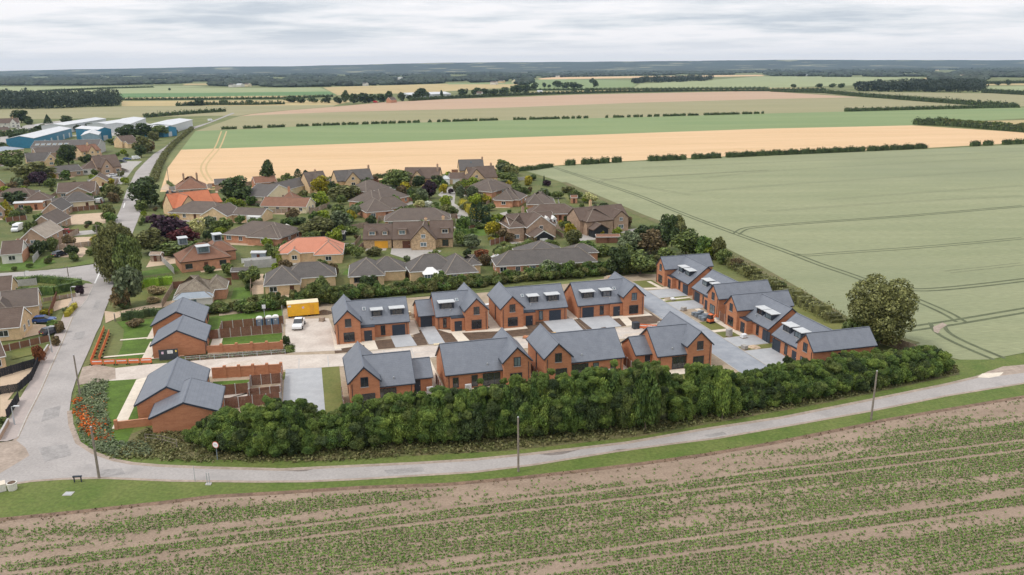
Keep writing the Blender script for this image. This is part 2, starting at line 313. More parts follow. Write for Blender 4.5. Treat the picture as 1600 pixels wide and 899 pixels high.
def crown_mesh(kind, n, leaf, asp=2.0, seed=0):
    """crown of radius 1 and height 1 (asp = real height/radius); leaf size relative to the radius"""
    global RNG
    keep = RNG; RNG = np.random.default_rng(seed + 100)
    if kind in ('round', 'bush'):
        nl = (40 if kind == 'round' else 30) * (2 if n > 9000 else 1)
        zc, rz_ = (0.52, 0.46) if kind == 'round' else (0.47, 0.42)
        d = unit(nl); rr = RNG.uniform(0.5, 1.08, (nl, 1))
        lc = d * rr * np.array([[0.68, 0.68, rz_ * asp * 0.78]]); lc[:, 2] += zc * asp
        lr = RNG.uniform(0.14, 0.36, nl) * (0.8 if n > 9000 else 1)
        pick = RNG.choice(nl, n * 2, p=lr**2 / (lr**2).sum())
        dd = unit(n * 2); dd[:, 2] += 0.25; dd /= np.linalg.norm(dd, axis=1, keepdims=True)
        c = lc[pick] + dd * (lr[pick] * RNG.uniform(0.7, 1.22, n * 2))[:, None]
        dist = np.full(len(c), 1e3)
        for q in range(nl):
            dq = np.linalg.norm(c - lc[q], axis=1) / lr[q]; dq[pick == q] = 1e3; dist = np.minimum(dist, dq)
        ok = (dist > 0.72) & (c[:, 2] > (0.07 if kind == 'round' else 0.02) * asp)
        c = c[ok][:n]; dd = dd[ok][:n]
    else:
        z = RNG.uniform(0.01, 1, n) ** (1.0 if kind == 'column' else 1.35)
        prof = (1 - z**3.0) ** 0.6 * (0.72 + 0.28 * np.minimum(1, z * 6)) if kind == 'column' else (1 - z) ** 0.85
        t = RNG.uniform(0, 2 * np.pi, n); wob = 1 + 0.16 * np.sin(t * 5 + z * 17) + 0.1 * np.sin(t * 3 - z * 29)
        r = prof * wob * RNG.uniform(0.72, 1.05, n)
        c = np.stack([np.cos(t) * r, np.sin(t) * r, z * asp], axis=1)
        dd = np.stack([np.cos(t), np.sin(t), np.full(n, 0.45)], axis=1)
    nn = dd + RNG.normal(size=dd.shape) * 0.7
    me = quads_mesh('crown', c, nn, leaf * RNG.uniform(0.6, 1.35, len(c)), zdiv=asp)
    RNG = keep; return me
CROWN = {}
def crown(kind, det, k):
    key = (kind, det, k)
    if key not in CROWN:
        n, lf = {'near': (5600, 0.125), 'big': (17000, 0.07), 'fine': (11000, 0.085), 'mid': (1900, 0.20), 'far': (420, 0.38)}[det]
        asp = {'round': 2.2, 'bush': 1.7, 'column': 6.0, 'cone': 3.6}[kind]
        if kind == 'column': n = int(n * 1.2); lf *= 1.1
        CROWN[key] = crown_mesh(kind, n, lf, asp, seed=k * 7 + len(kind) * 31 + len(det))
    return CROWN[key]
TRUNK = {}
def trunk_mesh(k):
    if k not in TRUNK:
        r = random.Random(k); b = MB()
        b.tube([(0,0,0), (0.03,0.02,0.15), (0.0,0.05,0.35), (0.05,0.0,0.6), (0.03,0.02,0.8)], [0.085, 0.065, 0.055, 0.035, 0.012])
        for i in range(6):
            a = i * 1.05 + r.random(); z = 0.25 + 0.07 * i; l = 0.55 - 0.05*i
            b.tube([(0.02,0.03,z), (math.cos(a)*l*0.5, math.sin(a)*l*0.5, z+0.12), (math.cos(a)*l, math.sin(a)*l, z+0.2)], [0.035, 0.024, 0.008], 5)
        TRUNK[k] = b.mesh('trunk')
    return TRUNK[k]
_tc = [0]
def tree_at(p, r, h, kind, leaf, label, name='tree', cat='tree', group=None, det='mid', squash=1.0):
    _tc[0] += 1; k = _tc[0] % 4
    rt = empty(name, (p[0], p[1], 0), random.uniform(0, 6.28), label, cat, group)
    put('crown', crown(kind, det, k), rt, M[leaf], scale=(r, r * squash, h))
    if kind == 'round': put('trunk', trunk_mesh(k % 2), rt, M['bark'], scale=(max(1.0, r*0.75), max(1.0, r*0.75), h))
    elif det != 'far': put('stem', trunk_mesh(k % 2), rt, M['bark'], scale=(r*0.8, r*0.8, h*0.8))
    return rt
def tree(px, base, top, wpx, leaf, label, kind='round', det='mid', name=None, group=None):
    p = G(px, base); y = p.y; depth = math.hypot(y, CAMH)
    h = max(0.4, ZAT(px, top, y)); r = wpx * 0.56 * depth / FPX
    nm = name or {'round': 'tree', 'bush': 'shrub', 'column': 'conifer', 'cone': 'conifer'}[kind]
    return tree_at(p, r, h, kind, leaf, label, nm, {'tree': 'tree', 'shrub': 'shrub', 'conifer': 'conifer'}.get(nm, nm), group, det)
def resample(pts, step):
    o = []
    for i in range(len(pts) - 1):
        a, b = Vector(pts[i]), Vector(pts[i+1]); n = max(1, int((b - a).length / step))
        o += [a.lerp(b, j / n) for j in range(n)]
    return o + [Vector(pts[-1])]
def hedge_w(pts, width, h, leaf, label, dens=9, size=0.3, name='hedge', group=None, cat='hedge', wob=0.12):
    """clipped hedge along world points: a leafy strip with rounded shoulders, real depth"""
    o0 = Vector(pts[0]); cs = []; ns = []
    core = MB(); fine = resample([Vector(p) - o0 for p in pts], 1.0); ln = 0
    for i in range(len(fine) - 1):
        a, b = fine[i], fine[i+1]; d = (b - a); L = d.length; ln += L
        if L < 1e-4: continue
        d.normalize(); nr = Vector((-d.y, d.x))
        n = max(4, int(L * (2*h + width) * dens)); t = RNG.uniform(-0.1, 1.1, n)
        s = RNG.uniform(0, 2*h + width, n); wv = 1 + wob * math.sin(i * 1.7) + wob * math.sin(i * 0.63)
        hh = h * wv
        for tt, ss in zip(t, s):
            if ss < h: off, z, nx, nz = -width/2, ss * wv, -1, 0.3
            elif ss < h + width: off, z, nx, nz = ss - h - width/2, hh, (ss - h - width/2) / width, 1
            else: off, z, nx, nz = width/2, (ss - h - width) * wv, 1, 0.3
            rz = max(0, z / hh - 0.75) * 4; off *= 1 - 0.22 * rz * rz
            p = a + (b - a) * tt + nr * off
            cs.append((p.x, p.y, z)); ns.append((nr.x * nx, nr.y * nx, nz))
        q = nr * (width * 0.36)
        core.add([(*(a-q), 0), (*(a+q), 0), (*(a+q*0.8), hh*0.88), (*(a-q*0.8), hh*0.88), (*(b-q), 0), (*(b+q), 0), (*(b+q*0.8), hh*0.88), (*(b-q*0.8), hh*0.88)],
                 [(0,1,2,3), (5,4,7,6), (4,0,3,7), (1,5,6,2), (3,2,6,7), (0,4,5,1)])
    cs = np.array(cs) + RNG.normal(size=(len(cs), 3)) * size * 0.35; cs[:, 2] = np.maximum(cs[:, 2], 0.05)
    ns = np.array(ns) + RNG.normal(size=(len(ns), 3)) * 0.5
    rt = empty(name, (o0.x, o0.y, 0), 0, label, cat, group)
    me = quads_mesh('foliage', cs, ns, size * RNG.uniform(0.6, 1.3, len(cs))); put('foliage', me, rt, M[leaf])
    cm = core.mesh('branches'); put('branches', cm, rt, M[leaf])
    return rt
def hedge(px, h, width, leaf, label, **k):
    return hedge_w([G(*p) for p in px], width, h, leaf, label, **k)

# ---------------------------------------------------------------- ground
def sheet(name, pts, material, z, kind='structure'):
    me = bpy.data.meshes.new(name); me.from_pydata([(p[0], p[1], z) for p in pts], [], [tuple(range(len(pts)))]); me.update()
    n = me.polygons[0].normal
    if n.z < 0: me.flip_normals()
    me.materials.append(M[material]); return tag(put(name, me), kind=kind)
def sp(name, px, material, z): return sheet(name, [G(*p) for p in px], material, z)
def su(name, uv, material, z): return sheet(name, [UV(*p) for p in uv], material, z)
def ribbon(name, pts, width, material, z, kind='structure', step=4.0):
    pts = resample([Vector(p) for p in pts], step); v = []; f = []
    for i, p in enumerate(pts):
        d = (pts[min(i+1, len(pts)-1)] - pts[max(i-1, 0)]).normalized(); nr = Vector((-d.y, d.x)) * width / 2
        v += [(p.x + nr.x, p.y + nr.y, z), (p.x - nr.x, p.y - nr.y, z)]
        if i: f.append((2*i-2, 2*i-1, 2*i+1, 2*i))
    me = bpy.data.meshes.new(name); me.from_pydata(v, [], f); me.update(); me.materials.append(M[material]); return tag(put(name, me), kind=kind)
def smooth(px, it=2):                       # corner cutting on open pixel paths
    for _ in range(it):
        o = [px[0]]
        for a, b in zip(px[:-1], px[1:]):
            o += [(a[0]*.75+b[0]*.25, a[1]*.75+b[1]*.25), (a[0]*.25+b[0]*.75, a[1]*.25+b[1]*.75)]
        px = o + [px[-1]]
    return px
sheet('ground', [(-14500, -60), (14500, -60), (14500, 10700), (-14500, 10700)], 'grass', -0.12)
# far fields (a little above the plain)
FF = -0.108
top_y = [(283,234),(400,230),(560,224),(800,215),(1000,208),(1200,201),(1425,196),(1600,207),(1700,212)]
top_g = [(305,205),(400,201),(500,196),(780,188),(830,187),(1000,183),(1200,177.5),(1320,174.5),(1500,170),(1600,168),(1700,166)]
top_o = [(372,182),(400,180),(530,175),(700,171),(800,168),(900,164),(1000,160.5),(1200,155),(1345,152)]
sp('field', [(250,300)] + [(262,262)] + top_y + [(1700,218),(1600,223),(1450,231),(1200,241),(970,252),(800,263),(520,292)], 'wheat_ripe', -0.096)
sp('field', list(reversed(top_g)) + top_y[:7] + [(1470,192),(1600,185),(1700,182)], 'crop_green', -0.1)
sp('field', top_o + [(1450,158),(1560,167.5),(1600,168),(1500,170)] + list(reversed(top_g[:8])), 'stubble_olive', -0.104)
sp('field', [(372,182),(395,178),(450,172.5),(520,167),(600,160),(700,155),(800,152),(900,148),(1000,146),(1150,143),(1200,143),(1345,152)] + list(reversed(top_o[1:-1])), 'bare_pink', -0.102)
sp('field', [(-120,190),(0,187),(190,184),(330,181),(372,181),(395,177.5),(450,172),(520,166.5),(525,164),(400,165),(190,166.5),(0,171),(-120,173)], 'stubble_olive', -0.112)
sp('field', [(190,166),(400,165),(525,164),(560,157),(445,156.5),(190,158)], 'field_ochre', -0.109)
sp('field', [(190,155.5),(445,153.8),(530,150),(400,150),(190,153)], 'field_ochre', -0.106)
sp('field', [(-100,150),(190,153),(400,150),(527,148.5),(515,143),(400,144.5),(100,147)], 'field_dark_green', FF)
sp('field', [(-150,146),(100,147),(400,144.5),(515,143),(500,137),(400,137.5),(200,137),(-150,139)], 'field_pale', FF)
sp('field', [(-150,139.5),(200,137.3),(330,136.5),(300,134.5),(100,135.5),(-150,137)], 'field_pale', FF + .006)
sp('field', [(527,149),(560,147),(640,146),(800,137),(815,131),(700,131),(520,136),(505,137)], 'field_ochre', FF)
sp('field', [(700,132),(815,131.5),(850,128),(700,130)], 'crop_green', FF + .012)
sp('field', [(818,142),(990,136),(1000,126),(850,123.5),(822,128)], 'crop_green', FF)
sp('field', [(840,123.2),(860,121),(1000,119.3),(1190,117),(1195,119),(1000,122),(845,124.5)], 'wheat_ripe', FF + .016)
sp('field', [(820,144),(990,140),(1200,137.5),(1300,137),(1200,139.5),(1000,143.5),(850,146)], 'field_ochre', FF + .012)
sp('field', [(985,140),(1200,137.3),(1420,131),(1440,121.5),(1190,119.5),(1110,125),(1000,131)], 'field_pale', FF + .006)
sp('field', [(1215,143),(1345,150.5),(1560,166),(1600,166),(1700,166),(1700,146),(1540,146),(1340,143.5),(1300,141)], 'stubble_olive', FF + .006)
sp('field', [(1530,145),(1700,146),(1700,134),(1535,135)], 'field_pale', FF + .006)
sp('field', [(1440,124),(1450,120.5),(1460,120.5),(1460,123.5)], 'field_ochre', FF + .012)
sp('field', [(1500,122),(1560,121),(1560,118.5),(1505,119)], 'field_ochre', FF + .012)
sp('field', [(1535,133.5),(1700,133),(1700,127),(1535,128)], 'field_ochre', FF + .004)
sp('field', [(660,109.6),(735,107.6),(735,106.7),(665,108.8)], 'field_ochre', FF + .012)
sp('field', [(0,129.2),(25,129),(25,127.8),(0,128)], 'field_ochre', FF + .012)
sp('field', [(285,133.5),(420,131),(420,129),(290,131)], 'field_ochre', FF + .012)
# plantation ground on the right
sp('field', [(1440,194),(1600,204),(1700,210),(1700,186),(1600,187.5),(1480,191)], 'field_ochre', -0.09)
# the wheat beside the new houses
WHEAT = [(812,264),(840,262),(970,253.5),(1200,243),(1450,233),(1600,225.5),(1750,219),(1750,530),(1600,551),(1545,561.5),(1500,562),(1460,552),(1425,535),(1332,505),(1250,455),(1112,377),(1000,333),(925,303),(870,282)]
sp('field', WHEAT, 'wheat_green', -0.05)
def tram(px, w=0.75, gap=1.9, m='tramline', z=-0.03, sides=(-1, 1)):
    pts = [G(*p) for p in smooth(px)]; pts = resample(pts, 3.0)
    for s in sides:
        q = []
        for i, p in enumerate(pts):
            d = (pts[min(i+1, len(pts)-1)] - pts[max(i-1, 0)]).normalized(); q.append(p + Vector((-d.y, d.x)) * gap / 2 * s)
        ribbon('wheel_track', q, w, m, z)
tram([(867,262),(935,285),(995,304),(1056,330),(1152,366),(1238,396),(1280,413),(1338,432),(1424,465),(1480,489),(1502,503)])
tram([(1150,366),(1160,358),(1180,354.5),(1280,347),(1400,339),(1600,322)], z=-0.02)
tram([(1236,396),(1255,399.5),(1300,396),(1450,386),(1600,372)], z=-0.024, w=0.5)
tram([(1414,452),(1448,453.5),(1520,447),(1600,437.5),(1700,425)], z=-0.022)
tram([(1380,519),(1470,507),(1500,502),(1600,485),(1720,465)], w=0.8, gap=2.2, z=-0.02)
tram([(1464,505),(1470,519),(1500,535),(1540,552),(1562,561)], w=0.8, gap=2.4, z=-0.018)
tram([(935,285),(942,281),(965,279),(1090,272),(1200,266)], z=-0.02, m='tramline_faint')
for a in ([(1100,278),(1200,267),(1400,256),(1600,245)], [(1080,300),(1200,290),(1400,277),(1600,264)], [(1290,312),(1425,302),(1600,290)], [(1000,262),(1300,250),(1600,236)],
          [(1480,425),(1600,412)], [(1200,330),(1400,316),(1600,306)], [(880,268),(1000,291),(1080,305)]):
    tram(a, w=0.5, m='tramline_faint', z=-0.035)
sp('bare_patch', [(1458,511),(1473,504),(1480,508),(1470,514),(1466,521),(1459,518)], 'dirt_patch', -0.012)
for dx in (0, 8): ribbon('wheel_track', [G(x + dx, y) for x, y in smooth([(346,205),(336,232),(322,247),(313,260),(315,270),(324,283)])], 1.0, 'tramline_ripe', -0.088)
for a in ([(300,246),(560,236),(900,222),(1400,204)], [(290,256),(560,247),(900,232),(1500,209)], [(300,264),(600,257),(900,243),(1300,226)]):
    ribbon('wheel_track', [G(*p) for p in a], 0.9, 'tramline_ripe', -0.09)
# lane, road and verges
ROAD_R = [(367,177),(334,190),(300,203),(272,222),(258,236),(246,250),(237,265),(226,292),(221,330),(205,370),(186,410),(178,445),(173,463),(163.5,486),(157,508),(150,521),(139,548),(128,572),(119,593),(112,615),(108.5,642),(111,664),(122,692),(147,708),(178,719),(207,724.5),(250,728),(320,731),(440,734),(500,731),(650,724),(740,718.5),(830,709.5),(980,692),(1100,671),(1220,653),(1360,625),(1480,600.5),(1528,589),(1570,574),(1640,568)]
ROAD_L = [(363,176.5),(325,192),(295,200.5),(275,215),(257.8,230),(240,241),(224,256),(212,269),(197,300),(188,327),(170,365),(152,405),(146.6,413),(105,419),(52.6,423.8),(0,427),(-80,429),(-80,436),(0,434),(56,432),(113,435),(139,440),(146,444),(135,469),(113,495),(96,536),(75,582),(64,608),(41,653),(26,685),(10,700),(0,712),(-60,740),(-60,776),(0,759.5),(50,752),(99,748.5),(159,747),(270,751.5),(400,753),(480,752.5),(560,749),(740,738),(830,727),(950,707.5),(1040,695),(1120,685),(1240,664),(1360,642.5),(1480,618.5),(1600,599),(1660,588)]
sp('road', ROAD_R + list(reversed(ROAD_L)), 'asphalt_road', 0.012)
PAV = [(146,444),(135,469),(113,495),(96,536),(75,582),(64,608),(41,653),(26,685),(10,690),(-10,690),(0,672),(14,655),(30,625),(45,600),(58,572),(75,545),(88,518),(100,490),(112,468),(122,450),(134,443)]
sp('pavement', PAV, 'pavement', 0.035)
ribbon('kerb', [G(*p) for p in [(146,446),(135,469),(113,495),(96,536),(75,582),(64,608),(41,653),(28,683)]], 0.16, 'kerb', 0.06)
sp('verge', [(-60,776),(0,759.5),(50,752),(99,748.5),(159,747),(270,751.5),(400,753),(480,752.5),(560,749),(740,738),(830,727),(950,707.5),(1040,695),(1120,685),(1240,664),(1360,642.5),(1480,618.5),(1600,599),(1660,588),(1660,612),(1600,620),(1480,640),(1380,657),(1360,662),(1200,694),(1100,711),(1000,725),(900,737),(800,748),(700,757),(560,762),(440,770),(330,776),(250,786),(120,800),(0,812),(-60,818)], 'verge', 0.0)
sp('verge', [(108,642),(111,664),(122,693),(147,708.5),(178,719.5),(207,725),(250,728.5),(320,731.5),(440,734.5),(500,731.5),(650,724),(740,719),(830,710),(980,692.5),(1100,671.5),(1220,653.5),(1360,625.5),(1480,601),(1528,589.5),(1570,574),(1640,568),(1640,545),(1600,552),(1545,562),(1500,562),(1440,575),(1300,600),(1000,660),(800,678),(500,690),(300,670),(240,640),(160,590),(125,585)], 'verge', -0.02)
sp('bare_verge', [(150,700),(230,668),(300,672),(500,692),(800,680),(1000,662),(1300,602),(1490,565),(1500,585),(1300,628),(1000,682),(800,704),(500,720),(300,718),(190,712)], 'rough_ground', -0.008)
FIELD_TOP = [(1660,612),(1600,620),(1480,640),(1380,657),(1360,662),(1200,694),(1100,711),(1000,725),(900,737),(800,748),(700,757),(560,762),(440,770),(330,776),(250,786),(120,800),(0,812),(-60,818)]
sheet('soil', [G(*p) for p in FIELD_TOP] + [Vector((-75, 40)), Vector((130, 40))], 'soil_field', -0.012)
ribbon('field_edge', [G(*p) for p in FIELD_TOP], 0.8, 'soil_edge', 0.004)
sp('mud', [(833,709),(900,699.5),(945,696.5),(905,703),(880,710),(860,712)], 'puddle_dark', 0.016)
sp('mud', [(945,709),(965,702),(1000,701),(960,707)], 'puddle_dark', 0.016)
sp('mud', [(440,735.5),(470,733),(492,733),(478,736.5),(466,737)], 'puddle_dark', 0.016)
sp('bare_patch', [(0,692),(25,688),(40,700),(46,712),(30,722),(0,740),(-40,752),(-40,700)], 'dirt_patch', 0.02)
sp('bare_patch', [(1528,588),(1545,580),(1572,573),(1640,566),(1640,580),(1600,583),(1560,588)], 'dirt_patch', 0.018)
sp('puddle', [(1527,590),(1535,584),(1568,582),(1562,588),(1545,591)], 'paving', 0.022)
sp('bare_patch', [(129,574),(150,570),(180,575),(181,592),(150,598),(120,602)], 'dirt_patch', 0.018)
for pl_, w_ in ((ROAD_R[20:], .7), (ROAD_L[24:], .5)): ribbon('road_edge', [G(*p) for p in pl_], w_, 'dirt_patch', 0.0165)
for pl_ in ([(70,640),(95,634),(92,652),(64,660)], [(118,520),(134,517),(130,530),(113,532)], [(60,700),(105,694),(112,712),(70,722)], [(150,735),(190,732),(196,741),(158,744)], [(150,470),(158,469),(153,484),(144,485)], [(600,735),(660,730),(664,737),(606,742)], [(1100,680),(1130,675),(1136,679),(1108,684)]):
    sp('road_patch', pl_, 'road_patch', 0.0145)
# road markings
ribbon('road_marking', [G(*p) for p in [(161,416),(154,430),(148,443)]], 0.35, 'white_line', 0.022)
ribbon('road_marking', [G(*p) for p in [(193,325),(195,317)]], 0.4, 'white_line', 0.022)
sp('verge', [(56,431.5),(113,434.5),(139,440),(145,444),(138,446),(120,444),(90,442),(40,440),(0,440),(0,434.5)], 'verge', 0.03)
sp('verge', [(60,424),(105,418),(146,412),(158,400),(120,411),(80,421)], 'verge', 0.02)
# ---------------------------------------------------------------- building parts
def roof_wall(rt, kind, x0, y0, x1, y1, ez, rz, wall, roof, trim='trim_white', ridge='ridge_pale', oh=0.28, gh=0.14, t=0.16, hips=(None, None), base=0.0, walls=True, chm=None):
    """one block of a building: walls up to the roof underside and a roof slab with thickness, barge boards, gutters, ridge tiles"""
    alongx = kind in ('x', 'hx')
    if alongx: a0, a1, b0, b1 = x0, x1, y0, y1
    else: a0, a1, b0, b1 = y0, y1, x0, x1
    P = (lambda a, b, z: (a, b, z)) if alongx else (lambda a, b, z: (b, a, z))
    bm = (b0 + b1) / 2; sl = (rz - ez) / (bm - b0)
    r = MB()
    if kind in ('x', 'y'):
        pr = [(b0, ez), (bm, rz), (b1, ez), (b1, ez - t), (bm, rz - t), (b0, ez - t)]
        A = [P(a0, b, z) for b, z in pr]; B = [P(a1, b, z) for b, z in pr]
        r.add(A + B, [(0,6,7,1), (1,7,8,2), (2,8,9,3), (3,9,10,4), (4,10,11,5), (5,11,6,0), (0,1,4,5), (1,2,3,4), (6,11,10,7), (7,10,9,8)])
        r.build('roof', M[roof], rt)
        if walls:
            wb0, wb1, wa0, wa1 = b0 + oh, b1 - oh, a0 + gh, a1 - gh
            wz = ez - t + oh * sl + 0.02; pk = rz - t + 0.02
            pp = [(wb0, base), (wb1, base), (wb1, wz), (bm, pk), (wb0, wz)]
            A = [P(wa0, b, z) for b, z in pp]; B = [P(wa1, b, z) for b, z in pp]
            MB().add(A + B, [(0,1,2,3,4), (9,8,7,6,5), (0,5,6,1), (1,6,7,2), (4,9,5,0)]).build('wall', M[wall], rt)
        for ae, s in ((a0, -1), (a1, 1)):
            g = MB()
            for be in (b0, b1):
                q = [P(ae + s*0.002, be, ez + 0.025), P(ae + s*0.002, bm, rz + 0.025), P(ae + s*0.002, bm, rz - 0.26), P(ae + s*0.002, be, ez - 0.26)]
                dv = Vector(P(s*0.05, 0, 0)); g.prism(q, dv)
            g.build('bargeboard', M[trim], rt)
        rd = [(P(a0, bm, rz + 0.01), P(a1, bm, rz + 0.01))]
    else:
        h0 = (bm - b0) * 0.98 if hips[0] is None else hips[0]; h1 = (bm - b0) * 0.98 if hips[1] is None else hips[1]
        e_ = [P(a0, b0, ez), P(a1, b0, ez), P(a1, b1, ez), P(a0, b1, ez)]
        rg = [P(a0 + h0, bm, rz), P(a1 - h1, bm, rz)]
        lo_ = [(p[0], p[1], ez - t) for p in e_]
        r.add(e_ + rg + lo_, [(0,1,5,4), (2,3,4,5), (1,2,5), (3,0,4), (6,9,8,7), (0,6,7,1), (1,7,8,2), (2,8,9,3), (3,9,6,0)])
        r.build('roof', M[roof], rt)
        if walls: MB().box(x0 + oh, y0 + oh, base, x1 - oh, y1 - oh, ez - t + 0.04).build('wall', M[wall], rt)
        rd = [(rg[0], rg[1]), (e_[0], rg[0]), (e_[3], rg[0]), (e_[1], rg[1]), (e_[2], rg[1])]
        g = MB(); 
        for i in range(4):
            c, d = Vector(e_[i]), Vector(e_[(i+1) % 4]); k = (d - c).normalized(); nn = Vector((k.y, -k.x, 0)) if ((d-c).cross(Vector((0,0,1)))).dot(c - Vector(((x0+x1)/2, (y0+y1)/2, c.z))) > 0 else Vector((-k.y, k.x, 0))
            q = [c + Vector((0,0,-0.03)), d + Vector((0,0,-0.03)), d + Vector((0,0,-0.22)), c + Vector((0,0,-0.22))]
            g.prism([v + nn*0.003 for v in q], nn * 0.07)
        g.build('gutter', M[trim], rt)
    rr = MB()
    for c, d in rd:
        if (Vector(d) - Vector(c)).length > 0.05: rr.bar(Vector(c) + Vector((0,0,0.01)), Vector(d) + Vector((0,0,0.01)), 0.2, 0.08)
    rr.build('ridge_tiles', M[ridge], rt)
    if kind in ('x', 'y'):
        for be, s in ((b0, -1), (b1, 1)):
            bb = sorted((be + s*0.003, be + s*0.12)); q0 = P(a0 + .06, bb[0], ez - 0.17); q1 = P(a1 - .06, bb[1], ez - 0.04)
            MB().box(min(q0[0], q1[0]), min(q0[1], q1[1]), q0[2], max(q0[0], q1[0]), max(q0[1], q1[1]), q1[2]).build('gutter', M[trim], rt)
_wc = {}
def window(rt, face, a, z0, w, h, pos, frame='trim_white', pane='glass', mull=None):
    """framed window on a wall; a = centre along the wall, pos = wall plane"""
    mull = max(1, round(w / 0.75)) if mull is None else mull
    key = (round(w, 2), round(h, 2), mull)
    if key not in _wc:
        f = MB(); t = 0.09
        f.box(-w/2, -0.07, 0, -w/2 + t, 0.03, h); f.box(w/2 - t, -0.07, 0, w/2, 0.03, h)
        f.box(-w/2 + t, -0.07, 0, w/2 - t, 0.03, t); f.box(-w/2 + t, -0.07, h - t, w/2 - t, 0.03, h)
        for i in range(1, mull): x = -w/2 + w * i / mull; f.box(x - 0.035, -0.06, t, x + 0.035, 0.03, h - t)
        p = MB().box(-w/2 + t*0.5, -0.03, t*0.5, w/2 - t*0.5, 0.02, h - t*0.5)
        s = MB().box(-w/2 - 0.06, -0.13, -0.075, w/2 + 0.06, 0.02, -0.003)
        _wc[key] = (f.mesh('window'), p.mesh('pane'), s.mesh('sill'))
    loc, rz = {'front': ((a, pos, z0), 0), 'back': ((a, pos, z0), math.pi), 'left': ((pos, a, z0), -math.pi/2), 'right': ((pos, a, z0), math.pi/2)}[face]
    o = put('window', _wc[key][0], rt, M[frame], loc, rz); put('pane', _wc[key][1], o, M[pane if pane != 'glass' or random.random() < .68 else 'glass_light'])  # paler teal colour on some panes stands in for reflections
    if z0 > 0.5: put('sill', _wc[key][2], o, M['concrete_grey'])
    return o
def door(rt, face, a, w, h, pos, m='trim_dark', name='door', ribs=0):
    b = MB().box(-w/2, -0.05, 0.02, w/2, 0.03, h)
    for i in range(1, ribs): b.box(-w/2 + .03, -0.075, h*i/ribs - 0.03, w/2 - .03, -0.052, h*i/ribs + 0.03)
    loc, rz = {'front': ((a, pos, 0), 0), 'back': ((a, pos, 0), math.pi), 'left': ((pos, a, 0), -math.pi/2), 'right': ((pos, a, 0), math.pi/2)}[face]
    o = b.build(name, M[m], rt); o.location = loc; o.rotation_euler = (0, 0, rz)
    if not ribs:
        hd = MB().box(w*0.32, -0.09, 1.0, w*0.38, -0.053, 1.14).build('handle', M['steel'], o)
    return o
def chimney(rt, x, y, z0, z1, w=0.75, m='brick_brown', pots=2):
    o = MB().box(x - w/2, y - w*0.4, z0, x + w/2, y + w*0.4, z1).box(x - w/2 - .06, y - w*0.4 - .06, z1, x + w/2 + .06, y + w*0.4 + .06, z1 + 0.12).build('chimney', M[m], rt)
    b = MB()
    for i in range(pots): px = x + (i - (pots-1)/2) * 0.3; b.tube([(px, y, z1 + 0.12), (px, y, z1 + 0.5)], [0.11, 0.09], 8)
    b.build('chimney_pots', M['brick_orange'], o)
def dormer(rt, x, w, y0, y1, z0, z1, cheek='trim_dark', top='lead_roof', frame='trim_dark', pane='glass'):
    o = MB().box(x - w/2, y0, z0, x + w/2, y1, z1).build('dormer', M[cheek], rt)
    MB().box(x - w/2 - 0.22, y0 - 0.28, z1 + 0.003, x + w/2 + 0.22, y1 + .2, z1 + 0.13).build('dormer_roof', M[top], o)
    h = z1 - z0 - 0.45
    window(o, 'front', x, z0 + 0.28, w * 0.78, h, y0 - 0.004, frame, pane)
def skylight(rt, x, y, zf, sl, w=0.6, l=0.75, m='metal_white'):
    a = math.atan(sl); o = MB().box(-w/2, -l/2, 0, w/2, l/2, 0.1).build('skylight', M[m], rt)
    o.location = (x, y, zf); o.rotation_euler = (a, 0, 0)
    p = MB().box(-w/2 + .08, -l/2 + .08, 0.1, w/2 - .08, l/2 - .08, 0.112).build('pane', M['glass_light'], o)

